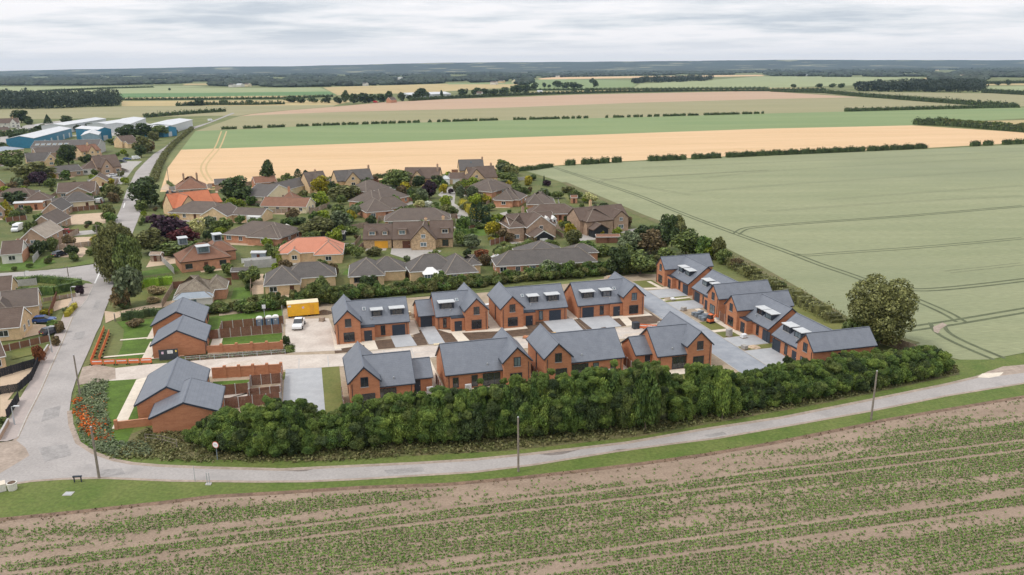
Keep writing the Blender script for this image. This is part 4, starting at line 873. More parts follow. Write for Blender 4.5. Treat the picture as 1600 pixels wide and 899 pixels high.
# orange and white barriers at the entrance
ORD = ['first','second','third','fourth','fifth','sixth','seventh','eighth','ninth','tenth','eleventh','twelfth','thirteenth','fourteenth','fifteenth','sixteenth','seventeenth','eighteenth','nineteenth','twentieth']
ORD = ORD + ['twenty-' + o for o in ORD[:9]] + ['thirtieth'] + ['thirty-' + o for o in ORD[:9]] + ['fortieth'] + ['forty-' + o for o in ORD[:9]] + ['fiftieth'] + ['fifty-' + o for o in ORD[:9]] + ['sixtieth']
bar_p = MB(); bar_p.box(-.95,-.03,.85,.95,.03,1.0)
def barrier(p, ang, label):
    rt = empty('road_barrier', (p.x, p.y, 0), ang, label, 'barrier', 'orange barriers at the site entrance')
    bo = MB(); bo.box(-.95,-.03,.14,.95,.03,1.0); bo.build('panel', M['orange_plastic'], rt)
    MB().box(-.8,-.05,.62,.8,-.033,.78).build('reflective_strip', M['poster_white'], rt)
    for x in (-.85,.85): MB().box(x-.06,-.32,0,x+.06,.32,.12).build('foot', M['tyre'], rt)
a, b = UV(-73.2, 40.7), UV(-71.3, 20.2)
LB = 'orange plastic barrier in the double row along the road verge'
for k in range(10): q = a.lerp(b, (k + .5)/10); barrier(q, math.atan2((b-a).y, (b-a).x), f'{ORD[9-k]} orange barrier from the entrance corner in the roadside row')
for k in range(8): q = a.lerp(b, (k + 1.9)/10) + EU*1.2; barrier(q, math.atan2((b-a).y, (b-a).x), f'{ORD[7-k]} orange barrier from the entrance corner in the inner row')
a, b = UV(-71.2, 19.9), UV(-60.9, 18.0)
for k in range(5): q = a.lerp(b, (k + .5)/5); barrier(q, math.atan2((b-a).y, (b-a).x), f'{ORD[k]} orange barrier from the road in the row leading to the hoarding')
def thin_fence(pts, h, label, m='steel', posts='steel', gap=2.5):
    pts = [Vector(p) for p in pts]; o0 = pts[0]; rt = empty('rail_fence', (o0.x, o0.y, 0), 0, label, 'fence')
    for a, b in zip(pts[:-1], pts[1:]):
        n = max(1, round((b-a).length / gap))
        for i in range(n + 1):
            c = a.lerp(b, i/n) - o0; MB().tube([(c.x, c.y, 0), (c.x, c.y, h)], [.06,.05], 6).build('post', M[posts], rt)
        for z in (h*0.55, h - .06): MB().bar((*(a-o0), z), (*(b-o0), z), .04, .05).build('rail', M[m], rt)
thin_fence([UV(-55.4,17.5), UV(-38.3,16.4)], 0.9, 'thin steel rail along the planted bed by the site road')
thin_fence([G(228,691), G(254,694), G(277,701)], 1.3, 'rickety wooden post fence below the nearest bungalow', 'wood_pole', 'wood_pole', 2.0)
# stacks and site clutter
def pallet_stack(u, v, rz, label, m='toilet_grey', n=3, sx=1.1, sy=0.9):
    p = UV(u, v); rt = empty('pallet_stack', (p.x, p.y, 0), EA + rz, label, 'pallet stack', 'stacked materials on the building site')
    b = MB()
    for y in (-sy*.45, 0, sy*.45): b.box(-sx/2, y-.05, 0, sx/2, y+.05, .1)
    b.box(-sx/2,-sy/2,.103,sx/2,sy/2,.14); b.build('pallet', M['fence_weathered'], rt)
    for i in range(n): j = random.uniform(-.05,.05); MB().box(-sx/2+.05+j,-sy/2+.05,.145+i*.33,sx/2-.05+j,sy/2-.05,.145+i*.33+.31).build('bundle', M[m], rt)
for i, (u, v) in enumerate([(43.4,16.6),(43.5,15.4),(43.6,14.2),(44.6,16.2),(44.7,15.0),(44.7,13.8),(43.6,13.1)]):
    pallet_stack(u, v, R(4*i), f'{ORD[i]} dark grey tile stack in the block before the second right row house', n=2 + i % 2)
pallet_stack(43.6, 3.0, .4, 'grey pallet stack of slabs alone on the drive edge', 'gravel_grey', 4); pallet_stack(45.8, 1.4, .2, 'pallet stack under white sheet on the grey drive', 'poster_white', 2)
pallet_stack(42.9, 20.5, .3, 'grey pallet of tiles on the drive corner of the second right row house', 'gravel_grey', 2)
pallet_stack(-9.6, 30.4, .2, 'pale pallet stack behind the second back row house', 'poster_white', 2, 1.6, 1.1); pallet_stack(-12.5, 32, .5, 'pallet stack with timber behind the first back row house', 'fence_weathered', 2)
pallet_stack(3.5, 33.2, .1, 'white wrapped pallet stack behind the middle back row house', 'poster_white', 3, 2.0, 1.1)
def digger(u, v, rz, label, col, sc=1.0):
    p = UV(u, v); rt = empty('mini_digger', (p.x, p.y, 0), EA + rz, label, 'digger'); rt.scale = (sc, sc, sc)
    for y in (-.45, .45): MB().prism([(-.75,y-.12,.12),(-.6,y-.12,0),(.6,y-.12,0),(.75,y-.12,.12),(.62,y-.12,.36),(-.62,y-.12,.36)], (0,.24,0)).build('track', M['tyre'], rt)
    MB().box(-.7,-.45,.37,.5,.45,.85).build('body', M[col], rt); c = MB().box(-.5,-.35,.853,.25,.35,1.75).build('cab', M['glass'], rt); MB().box(-.55,-.4,1.753,.3,.4,1.83).build('cab_roof', M[col], rt)
    MB().bar((.5,0,.7),(1.3,0,1.6),.16,.2).bar((1.3,0,1.6),(1.9,0,.8),.13,.16).build('arm', M[col], rt); MB().prism([(1.75,-.25,.85),(2.1,-.25,.75),(2.0,-.25,.3),(1.7,-.25,.4)], (0,.5,0)).build('bucket', M['steel'], rt)
digger(44.3, 11.4, R(15), 'small orange mini digger beside the stacked roof tiles', 'orange_plastic')
p = UV(28.4, 12.3); rt = empty('site_skip', (p.x, p.y, 0), EA + .1, 'black square tank on the pale site road beside the orange barriers', 'tank'); MB().box(-.6,-.5,.05,.6,.5,1.2).build('tank_body', M['board_dark'], rt); MB().box(-.65,-.55,1.203,.65,.55,1.3).build('lid', M['trim_dark'], rt)
for k in range(3): barrier(UV(29.6 + k*1.0, 11.7 - k*.5), EA - .5, f'{ORD[k]} orange barrier from the black tank on the site road')
def plank_pile(u, v, rz, n, l, m, label):
    p = UV(u, v); rt = empty('barrier_pile', (p.x, p.y, 0), EA + rz, label, 'barrier pile')
    for i in range(n): MB().box(-l/2 + .1*(i % 2), -.35 + .18*(i % 4), .05 + .16*(i//4), l/2, -.2 + .18*(i % 4), .2 + .16*(i//4)).build('board', M[m], rt)
plank_pile(19.4, 13.1, .05, 6, 4.2, 'yellow_paint', 'low pile of yellow boards on the kerb between the drives'); plank_pile(11.8, 13.6, .3, 4, 1.4, 'yellow_paint', 'short yellow boards by the third driveway')
plank_pile(-10.7, 13.7, 0, 4, 1.8, 'render_cream', 'small pale board pile on the soil bed in front of the second house')
# hooped railing round the garden corner
h = MB(); pts = [UV(33.5, 14.0) + (EU*math.cos(t) + EV*math.sin(t))*2.6 for t in [i*0.25 - 1.2 for i in range(9)]]; o0 = pts[0]; rt = empty('railing', (o0.x, o0.y, 0), 0, 'curved white railing round the soil bed at the new road corner', 'railing')
for z in (.5, 1.0): MB().tube([(*(q-o0), z) for q in pts], [.035]*len(pts), 6).build('rail', M['metal_white'], rt)
for q in pts: MB().tube([(*(q-o0), 0), (*(q-o0), 1.0)], [.03,.03], 6).build('post', M['metal_white'], rt)
def heat_pump(u, v, label):
    p = UV(u, v); rt = empty('heat_pump', (p.x, p.y, 0), EA, label, 'heat pump', 'white heat pumps on garden walls')
    MB().box(-.5,-.2,.1,.5,.2,1.05).build('casing', M['metal_white'], rt); MB().tube([(-.12,-.203,.58),(-.12,-.23,.58)], [.33,.33], 14).build('fan_grille', M['concrete_grey'], rt)
    for x in (-.4,.4): MB().box(x-.05,-.2,0,x+.05,.2,.098).build('foot', M['tyre'], rt)
heat_pump(-15.9, -8.6, 'white heat pump box on the annexe wall of the first front row house'); heat_pump(-9.8, -9.2, 'white heat pump box on the garden wall of the second front row house')
heat_pump(14.1, -9.3, 'white heat pump box on the garden wall of the third front row house')

def heap(u, v, r, h, m, label, name='rubble_heap'):
    p = UV(u, v); b = MB(); rr = random.Random(int(u*31 + v*17)); rings = 5; n = 12; V_ = []; F_ = []
    for i in range(rings):
        t = i/rings; q = r*(1 - t)**.8
        for k in range(n): a = 6.283*k/n; d = q*(1 + rr.uniform(-.18, .18)); V_.append((math.cos(a)*d, math.sin(a)*d*.8, h*t*(1 + rr.uniform(-.15, .15)) - .02))
    V_.append((0, 0, h))
    for i in range(rings-1):
        for k in range(n): F_.append((i*n+k, i*n+(k+1) % n, (i+1)*n+(k+1) % n, (i+1)*n+k))
    for k in range(n): F_.append(((rings-1)*n+k, (rings-1)*n+(k+1) % n, rings*n))
    b.add(V_, F_); o = b.build(name, M[m]); o.location = (p.x, p.y, 0); return tag(o, label, 'heap')
heap(-26, 36, 3.2, 1.0, 'site_dirt', 'low heap of earth behind the yellow cabin side of the first back row house', 'earth_heap'); heap(-20, 40, 2.4, .9, 'gravel_grey', 'grey stone heap behind the first back row house')
heap(-30.6, 40, 2.0, .8, 'topsoil', 'dark soil heap right of the yellow site cabin', 'earth_heap'); heap(14, 38, 2.6, 1.0, 'site_dirt', 'earth heap behind the middle back row house', 'earth_heap'); heap(39, 50, 2.6, .9, 'site_dirt', 'earth heap at the far end of the new road', 'earth_heap')
heap(44.8, -3.8, 1.3, .5, 'gravel_tan', 'small sand heap on the grass strip between two right row drives', 'sand_heap'); heap(22.5, 13.9, 1.0, .35, 'topsoil', 'small soil heap on the kerb before the last back row drive', 'earth_heap'); heap(43.6, 29.3, 1.2, .4, 'site_dirt', 'small earth heap between the two far drives of the right row', 'earth_heap')
for i, (u, v, m_, n_, lb) in enumerate([(-28.5,34,'poster_white',2,'white wrapped pallet stack at the corner behind the first back row house'),(-13.6,33.5,'render_cream',2,'cream block pallet stack between the first two back row houses'),(-11.4,34.5,'yellow_paint',1,'yellow topped pallet between the first two back row houses'),(2.0,34.8,'poster_white',2,'white pallet stack left of the middle back row house rear'),(17.8,34,'gravel_grey',3,'grey block pallet stack between the third and fourth back row houses'),(19.6,35.5,'brick_new',2,'brick pallet stack between the third and fourth back row houses'),(36.8,47,'brick_new',3,'brick pallet stack at the end of the new road'),(44.2,28.4,'poster_white',1,'white covered pallet on the strip between the far drives'),(42.6,-4.2,'gravel_grey',2,'grey slab pallet on the strip beside the last right row drive'),(33.8,12.6,'gravel_grey',2,'grey kerb stone pallet on the site road by the curved railing'),(6.0,12.6,'brick_new',1,'half used brick pallet on the kerb in front of the middle house'),(-31.2,34.5,'fence_weathered',2,'timber pallet stack beside the parked white pickup')]):
    pallet_stack(u, v, R(13*i), lb, m_, n_)
# ---------------------------------------------------------------- cars
def car(p, ang, paint, label, kind='hatch', s=1.0):
    rt = empty('parked_car' if kind != 'van' else 'parked_van', (p[0], p[1], 0), ang, label, 'car' if kind != 'van' else 'van'); rt.scale = (s, s, s)
    if kind == 'van': L, W, prof = 2.5, .95, [(-2.5,.35),(-2.5,2.1),(-2.3,2.25),(1.0,2.25),(1.55,1.35),(2.35,1.1),(2.5,.85),(2.5,.35)]
    elif kind == 'pickup': L, W, prof = 2.5, .9, [(-2.5,.4),(-2.5,1.05),(-.9,1.05),(-.9,1.05),(1.1,1.05),(2.35,.98),(2.5,.8),(2.5,.4)]
    else: L, W, prof = 2.15, .88, [(-2.15,.32),(-2.15,.9),(-2.0,.98),(.95,.96),(2.0,.8),(2.15,.6),(2.15,.32)]
    b = MB(); n = len(prof)
    for i in range(1): pass
    A = [(x, -W + (.05 if z > .9 else 0), z) for x, z in prof]; B = [(x, W - (.05 if z > .9 else 0), z) for x, z in prof]
    b.add(A + B, [tuple(range(n-1, -1, -1)), tuple(range(n, 2*n))] + [(i, (i+1) % n, (i+1) % n + n, i + n) for i in range(n)])
    b.build('body', M[paint], rt)
    def house(x0, x1, x2, x3, z0, z1, w0, w1, nm, m): return MB().add([(x0,-w0,z0),(x3,-w0,z0),(x3,w0,z0),(x0,w0,z0),(x1,-w1,z1),(x2,-w1,z1),(x2,w1,z1),(x1,w1,z1)], [(0,1,5,4),(1,2,6,5),(2,3,7,6),(3,0,4,7),(4,5,6,7),(0,3,2,1)]).build(nm, M[m], rt)
    if kind == 'van': house(.98,1.0,1.05,1.6,1.36,2.1,.86,.78,'windscreen','glass')
    else:
        xs = (-2.0,-1.55,.25,1.0) if kind == 'hatch' else (-.95,-.75,.35,1.15); z0 = .965 if kind == 'hatch' else 1.053; z1 = 1.42 if kind == 'hatch' else 1.72
        house(*xs, z0, z1, W-.07, W-.2, 'windows', 'glass'); MB().add([(xs[1]-.05,-W+.19,z1+.002),(xs[2]+.05,-W+.19,z1+.002),(xs[2]+.05,W-.19,z1+.002),(xs[1]-.05,W-.19,z1+.002),(xs[1]+.1,-W+.28,z1+.06),(xs[2]-.1,-W+.28,z1+.06),(xs[2]-.1,W-.28,z1+.06),(xs[1]+.1,W-.28,z1+.06)], [(0,1,5,4),(1,2,6,5),(2,3,7,6),(3,0,4,7),(4,5,6,7)]).build('roof', M[paint], rt)
    for x in (-L*.62, L*.62):
        for y in (-W-.02, W+.02):
            o = MB().tube([(x,y-.1,.33),(x,y+.1,.33)], [.33,.33], 12).build('wheel', M['tyre'], rt); MB().tube([(x,y-.115,.33),(x,y+.115,.33)], [.19,.19], 10).build('rim', M['car_silver'], o)
    for y in (-W*.7, W*.7): MB().box(L-.06,y-.16,.62,L+.02,y+.16,.76).build('headlight', M['poster_white'], rt); MB().box(-L-.02,y-.1,.68,-L+.03,y+.1,.9).build('tail_light', M['red_plastic'], rt)
    MB().box(L+.003,-.26,.42,L+.02,.26,.54).build('number_plate', M['poster_white'], rt); MB().box(-L-.02,-.26,.55,-L-.003,.26,.67).build('number_plate', M['poster_yellow'], rt)
    return rt
def cpx(px, py, deg, paint, label, kind='hatch', s=1.0): return car(G(px, py), R(deg), paint, label, kind, s)
cpx(467, 511, -84, 'car_white', 'white pickup car parked in front of the yellow site cabin', 'pickup', 1.05)
cpx(100, 365, 186, 'car_red', 'bright red car parked beside the beige bungalow'); cpx(94, 400, 75, 'car_dark', 'dark people carrier parked on the gravel drive by the junction', s=1.05)
cpx(69, 504, 12, 'car_blue', 'dark blue estate car on the brick drive'); cpx(28, 361, -80, 'car_white', 'white van in the yard beside the gabled bungalows', 'van', 1.05)
cpx(82, 521, 60, 'car_dark', 'dark car partly behind the clipped bush and street lamp'); cpx(178, 276, 40, 'car_white', 'white car on the drive in front of the white bungalow'); cpx(172, 281, 40, 'car_silver', 'silver car on the drive nearest the hedge by the far road')
cpx(199, 250, 10, 'car_blue', 'blue car parked by the far roadside wall'); cpx(213, 249, 60, 'car_white', 'white car parked next to the blue car up the road', 'van', .9); cpx(158, 297, 100, 'car_white', 'white car by the yellow flowering bush')
cpx(157, 317, 95, 'car_white', 'white car beside the cream bungalow', 'van', .9); cpx(903, 359, -60, 'car_silver', 'silver car on the drive between the two brown gabled houses'); cpx(329, 189.5, 60, 'car_white', 'white van driving on the far straight road', 'van')
cpx(268, 303, 20, 'car_dark', 'dark car beside the red tiled house'); cpx(587, 161, 10, 'car_red', 'small red vehicle at the far edge of the brown field', 'van', 1.4)
cpx(192, 254, -20, 'car_dark', 'black car at the bend of the far roadside parking'); cpx(60, 199, 20, 'car_white', 'white van in the yard far to the left', 'van'); cpx(48, 203, 20, 'car_silver', 'silver car in the far yard left of the blue sheds')
# ---------------------------------------------------------------- village houses
BOXES = []; HOUSES = []
def hs(L, Rr, ez, dep, rz, kind, wall, roof, label, blocks=(), trim='trim_white', ridge='ridge_pale', win=True, ch=(), dorms=(), name='village_house', cat='house', frame='trim_white', hips=(None, None), dr=True, gd=None, oh=0.3, extra=None, sk=()):
    """L, Rr: photo pixels of the near eave's two ends at height ez; dep: plan depth away from the viewer"""
    a, b = G(*L, ez), G(*Rr, ez); d = b - a; W = d.length; ang = math.atan2(d.y, d.x)
    rt = empty(name, (a.x, a.y, 0), ang, label, cat)
    k = dict(trim=trim, ridge=ridge, oh=oh)
    roof_wall(rt, kind, 0, 0, W, dep, ez, rz, wall, roof, hips=hips, **k)
    for bl in blocks:                       # x0,y0,x1,y1,ez,rz,kind[,wall,roof]; x as share of W when given as text
        x0, y0, x1, y1, e2, r2, kd = bl[:7]; x0 = float(x0)*W if isinstance(x0, str) else x0; x1 = float(x1)*W if isinstance(x1, str) else x1
        roof_wall(rt, kd, x0, y0, x1, y1, e2, r2, bl[7] if len(bl) > 7 else wall, bl[8] if len(bl) > 8 else roof, **k)
        if kd in ('y',): window(rt, 'front', (x0+x1)/2, 0.9 if r2 < 6 else 1.0, min(1.8, (x1-x0)*.4), 1.2, y0 + .14, frame)
        elif kd in ('hy', 'hx') and y0 < 0: window(rt, 'front', (x0+x1)/2, 0.9, min(1.6, (x1-x0)*.35), 1.15, y0 + oh, frame)
        if r2 > 6 and kd == 'y': window(rt, 'front', (x0+x1)/2, 3.4, 1.2, 1.1, y0 + .14, frame)
    ca_, sa_ = math.cos(ang), math.sin(ang); loc_ = lambda x, y: Vector((a.x + x*ca_ - y*sa_, a.y + x*sa_ + y*ca_))
    BOXES.append((a.copy(), ang, 0, 0, W, dep)); HOUSES.append((loc_(W/2, dep/2), label, max(W, dep)/2, loc_, W, dep, a.y))
    for bl in blocks: BOXES.append((a.copy(), ang, float(bl[0])*W if isinstance(bl[0], str) else bl[0], bl[1], float(bl[2])*W if isinstance(bl[2], str) else bl[2], bl[3]))
    fp = oh if kind in ('x', 'hx', 'hy') else 0.14
    if win:
        n = max(1, int(W / 3.6)); di = n // 2 if dr and n > 1 else -1
        for i in range(n):
            xx = W * (i + .5) / n
            if any((bl[1] < 0 and (float(bl[0])*W if isinstance(bl[0], str) else bl[0]) - .9 < xx < (float(bl[2])*W if isinstance(bl[2], str) else bl[2]) + .9) for bl in blocks): continue
            if gd and abs(xx - gd[0]) < 2.2: continue
            if i == di: door(rt, 'front', xx, 0.95, 2.05, fp, 'door_brown' if wall != 'render_white' else 'trim_white')
            else: window(rt, 'front', xx, 0.85, 1.7 if i % 2 == 0 else 1.2, 1.25, fp, frame)
        side, wx = ('right', W - (.14 if kind == 'x' else oh)) if (a.x + b.x)/2 < 0 else ('left', .14 if kind == 'x' else oh)
        window(rt, side, dep*.35, 0.9, 1.3, 1.2, wx, frame); window(rt, side, dep*.7, 0.9, 1.0, 1.2, wx, frame)
        if ez > 4:
            for i in range(max(1, int(W/4))): window(rt, 'front', W*(i+.5)/max(1, int(W/4)), 3.0, 1.2, 1.1, fp, frame)
    if gd: door(rt, 'front', gd[0], gd[1], 2.1, fp, gd[2], 'garage_door', 6)
    for c in ch: chimney(rt, c[0]*W if c[0] <= 1 else c[0], c[1]*dep, rz - 2.0, rz + c[2], m=c[3] if len(c) > 3 else 'brick_brown')
    sl = (rz - ez) / (dep/2)
    for x, w_ in dorms:
        x *= W; y0 = dep*.12; z0 = ez + sl*y0 - .1
        o = MB().box(x-w_/2, y0, z0, x+w_/2, dep*.45, z0+1.35).build('dormer', M[wall], rt)
        MB().add([(x-w_/2-.25,y0-.25,z0+1.353),(x+w_/2+.25,y0-.25,z0+1.353),(x+w_/2+.25,dep*.5,z0+1.353),(x-w_/2-.25,dep*.5,z0+1.353),(x,y0+.5,z0+2.2),(x,dep*.5,z0+2.2)], [(0,1,4),(1,2,5,4),(3,0,4,5),(2,3,5),(0,3,2,1)]).build('dormer_roof', M[roof], o)
        window(o, 'front', x, z0+.3, w_*.8, .95, y0-.004, frame)
    for x, yf in sk:
        y = yf*dep; skylight(rt, x*W, y, ez + sl*y + .02, sl, .7, 1.0, 'trim_dark')
    if extra: extra(rt, W, dep)
    return rt
BG, GB, BR, BO = 'tile_brown', 'tile_greybrown', 'brick_brown', 'brick_orange'
# --- middle of the village, nearest the site hedge
def ex(rt, W, d): door(rt, 'front', W + 1.2, 2.3, 2.1, 2.0 + .3, 'door_brown', 'garage_door', 6)
hs((271.7,463), (333,458.5), 2.5, 10, 5.6, 'hx', BR, 'tile_mossy', 'bungalow with mottled lichen roof beside the dry lawn and new bungalows', blocks=[('0.75',3.5,'1.32',10.5,2.5,4.7,'hy',BO), ('0.0',-2.2,'1.0',1.2,2.3,3.3,'hx','render_white','lead_grey')])
def dm(rt, W, d):
    for x, y in ((.5, .16), (.16, .42), (.84, .42)):
        y0 = d*y; dormer(rt, x*W, 3.0 if x == .5 else 2.0, y0, y0 + 2.6, 2.8 + y0*.75, 2.8 + y0*.75 + 1.7, 'lead_grey', 'lead_roof', 'trim_dark')
hs((281,410.5), (361,401), 2.8, 11, 6.2, 'hx', BO, 'tile_redbrown', 'red brown bungalow with three grey box dormers above the gravel drive', extra=dm, trim='trim_brown', frame='trim_dark', blocks=[('0.62',8,'1.25',17,2.7,5.6,'hy',BO,'tile_redbrown')])
def gaz(rt, W, d): pass
hs((432.4,396.7), (537,392), 2.6, 10, 5.7, 'hx', 'brick_buff', 'tile_peach', 'buff bungalow with a bright peach tiled hip roof and white eaves', blocks=[('0.56',-3.6,'0.99',6,2.6,5.3,'hy'), ('0.16',-0.7,'0.36',3,2.6,3.9,'y')], ch=[])
hs((411.7,447), (470,443), 2.5, 12, 5.4, 'hy', 'brick_buff', 'tile_grey', 'bungalow with dark grey hip roof beside the back hedge of the site', blocks=[('0.5',5,'2.0',13,2.5,5.3,'hx')], hips=(6, 5))
hs((347,366), (440,371.5), 2.5, 13, 5.6, 'hx', BO, GB, 'bungalow with broad brown hip roof beside the white garden gazebo', blocks=[('0.45',-1.5,'1.0',9,2.5,5.3,'hy')])
hs((544,432.5), (601.5,429.7), 2.5, 12, 5.4, 'hy', 'brick_buff', 'tile_grey', 'bungalow with dark hip roof, left of the white conservatory one', blocks=[('0.55',3.6,'1.6',12,2.5,5.2,'hx')], hips=(5.5, 5), frame='trim_brown')
def cons(rt, W, d):
    o = MB().box(-4.6, 2.4, 0, -.9, 5.2, .55).build('conservatory', M['trim_white'], rt)
    MB().box(-4.55,2.45,.553,-.95,5.2,2.1).build('pane', M['glass_light'], o); b = MB()
    for i in range(6): x = -4.55 + 3.6*i/5; b.box(x-.06,2.4,.553,x+.06,2.47,2.1)
    b.build('mullion', M['trim_white'], o)
    MB().add([(-4.8,2.2,2.1),(-.7,2.2,2.1),(-.7,5.6,2.1),(-4.8,5.6,2.1),(-3.4,4,3.1),(-2,4,3.1),(-2,5.6,3.1),(-3.4,5.6,3.1)], [(0,1,5,4),(1,2,6,5),(2,3,7,6),(3,0,4,7),(4,5,6,7),(0,3,2,1)]).build('conservatory_roof', M['trim_white'], o)
hs((695.5,428.5), (748,424.5), 2.5, 13, 5.7, 'hy', 'brick_buff', 'tile_grey', 'dark roofed bungalow with a white conservatory behind the site hedge', blocks=[('-0.95',4.6,'0.5',13.5,2.5,5.6,'hx'), ('0.8',7,'1.3',13,2.5,4.4,'hx')], hips=(6, 5.5), extra=cons)
hs((775,416), (934,408.5), 2.5, 8, 5.4, 'hx', BO, 'tile_grey', 'L-shaped bungalow with long dark grey roof behind the back hedge', blocks=[('0.28',5.5,'0.78',19,2.5,5.8,'hy'), ('0.8',10,'1.12',17,2.5,4.2,'hx')])
# stone house
hs((566.5,374.5), (612,373.7), 2.7, 9, 6.3, 'x', 'stone_wall', BG, 'long stone house with a yellow garage door and hipped dormers', trim='trim_brown', win=False, dorms=[(.32, 2.1), (.76, 1.5)], gd=(5.2, 3.8, 'yellow_door'),
   blocks=[('1.02',-.6,'2.24',9.4,2.7,6.9,'x'), ('1.66',-3.0,'2.56',5,2.9,7.0,'y'), ('2.3',-.3,'3.12',9.4,2.8,7.1,'x')], ch=[(2.05*8.7,.6,1.1,'brick_buff'), (2.62*8.7,.9,1.0,'brick_buff')],
   extra=lambda rt, W, d: (door(rt, 'front', W*1.5, 2.2, 2.1, -.32, 'door_brown'), dormer(rt, W*1.36, 2.3, .7, 3.6, 3.6, 5.2, 'stone_wall', BG, 'trim_white'), dormer(rt, W*2.84, 2.2, 1.0, 3.9, 3.7, 5.3, 'stone_wall', BG, 'trim_white'), window(rt, 'front', W*2.85, .4, 1.8, 1.9, 0, 'trim_brown')))
hs((600,346), (705,343), 2.5, 11, 5.6, 'hx', BO, GB, 'brown hip roofed bungalow directly behind the long stone house', ch=[])
# house with white gables and black garage
def whg(rt, W, d):
    q = MB().box(W*.32,-7.5,0,W*.74,-1.5,2.3).build('garage', M['black_boards'], rt)
    roof_wall(rt, 'y', W*.3, -7.8, W*.76, -1, 2.2, 4.2, 'black_boards', BG, trim='trim_white', walls=True)
    door(rt, 'front', W*.53, 2.3, 1.9, -7.68, 'trim_white', 'garage_door', 5)
    for x in (.82, .97):
        o = MB().box(x*W-.6, .8, 4.4, x*W+.6, 3.4, 5.6).build('dormer', M['trim_white'], rt); MB().prism([(x*W-.8,.6,5.6),(x*W+.8,.6,5.6),(x*W,.6,6.5)], (0,3.4,0)).build('dormer_roof', M['trim_white'], o); window(o, 'front', x*W, 4.55, .8, .9, .79)
hs((797,355), (870,350), 4.3, 9, 7.4, 'x', BR, BG, 'brown house with white front gable and a black boarded garage', blocks=[('0.3',-2.2,'0.92',5,4.2,7.6,'y'), ('-0.05',-1,'0.3',9,4.3,7.2,'hx')], extra=whg, ch=[(.42,.75,1.3)], dr=False)
hs((906,345), (982,338), 4.4, 9, 7.6, 'x', BR, BG, 'brown brick house with gabled dormers at the edge of the wheat field', trim='trim_brown', blocks=[('0.06',-2.5,'0.62',6,4.3,7.5,'hy'), ('0.64',-1.2,'0.98',4,4.3,6.6,'y')], ch=[(.38,.6,1.5,'brick_buff')], dr=False, extra=lambda rt, W, d: roof_wall(rt, 'y', W*.08, -6, W*.4, -2.5, 2.4, 4.0, 'black_boards', BG, trim='trim_brown'))
hs((826,335), (905,333.5), 2.6, 9, 5.2, 'hx', BO, BG, 'low brown bungalow roof between the two gabled brick houses', ch=[])
# chain of brown hip bungalows
hs((725,294), (776,298.5), 2.6, 14, 6.2, 'hx', BO, GB, 'brown hip roofed bungalow at the far end of the gold hedge', blocks=[('0.35',-3.5,'1.0',9,2.6,6.0,'hy')])
hs((769.7,311), (812,312.5), 2.6, 12, 6.1, 'hx', BO, GB, 'brown hip roofed bungalow with orange brick walls above the clipped hedge', blocks=[('0.1',-2,'0.8',8,2.6,5.9,'hy')])
hs((823,318.5), (868,318), 2.6, 12, 6.0, 'hx', BO, GB, 'brown hip roofed bungalow at the right end of the chain near the red shed', blocks=[('0.0',-1.5,'0.6',8,2.6,5.7,'hy')])
# cluster of three brown hips
hs((572.4,332.3), (615.6,328.6), 2.6, 13, 6.2, 'hy', BO, GB, 'brown hip roofed bungalow nearest in its cluster, orange brick end wall', blocks=[('0.4',4.5,'1.75',13.5,2.6,6.0,'hx')], hips=(6, 5))
hs((596,316), (640,306), 2.6, 12, 6.2, 'hx', BO, GB, 'brown hip roofed bungalow in the middle of the left cluster', blocks=[('-0.2',1,'0.5',13,2.6,6.2,'hy')])
hs((572,300), (612,293), 2.6, 12, 6.0, 'hx', BO, GB, 'brown hip roofed bungalow rearmost in the left cluster')
# houses along the ripe wheat
hs((484,292), (515,289), 2.9, 12, 8.2, 'x', 'brick_buff', GB, 'tall gabled house with steep grey brown roof by the ripe wheat', trim='trim_brown', blocks=[('0.15',-3,'0.8',7,2.9,7.6,'y')], ch=[(.6,.5,.5)])
hs((527,284), (584,280), 2.8, 11, 6.9, 'x', 'brick_buff', 'tile_grey', 'long low house with a front gable and end chimney by the ripe wheat', trim='trim_brown', blocks=[('0.18',-2,'0.62',6,2.8,6.7,'y')], ch=[(.97,.5,1.2)])
hs((630,279), (686,279), 2.8, 11, 7.0, 'x', 'brick_buff', BG, 'brown gabled house with a white conservatory on its right', trim='trim_brown', blocks=[('0.22',-2.5,'0.62',6,2.8,6.6,'y')], ch=[(.93,.35,1.4)], extra=lambda rt, W, d: (MB().box(W+.3,1,0,W+4.5,5,2.4).build('conservatory', M['trim_white'], rt), MB().add([(W+.1,.8,2.403),(W+4.7,.8,2.403),(W+4.7,5.2,2.403),(W+.1,5.2,2.403),(W+2.4,3,3.8)], [(0,1,4),(1,2,4),(2,3,4),(3,0,4),(0,3,2,1)]).build('conservatory_roof', M['lead_roof'], rt)))
hs((718,267), (757,266), 2.9, 12, 7.4, 'x', 'brick_buff', 'tile_grey', 'dark roofed house with rooflights farthest along the ripe wheat', trim='trim_brown', ch=[(.97,.5,.8)], sk=[(.45,.15), (.55,.15), (.65,.15), (.5,.36)])
hs((735,279.5), (778,277), 2.9, 11, 7.4, 'x', 'brick_buff', BG, 'house with two pale steep gables in front of the dark roofed one', trim='trim_brown', blocks=[('-0.12',-1.5,'0.5',5,2.9,7.2,'y')], ch=[(.9,.5,1.0)])
hs((702,280), (730,279.5), 2.3, 8, 4.6, 'x', 'brick_buff', BG, 'low brown garage roof between the conservatory and the twin gables', win=False, gd=(3, 3, 'trim_white'), name='garage', cat='garage')
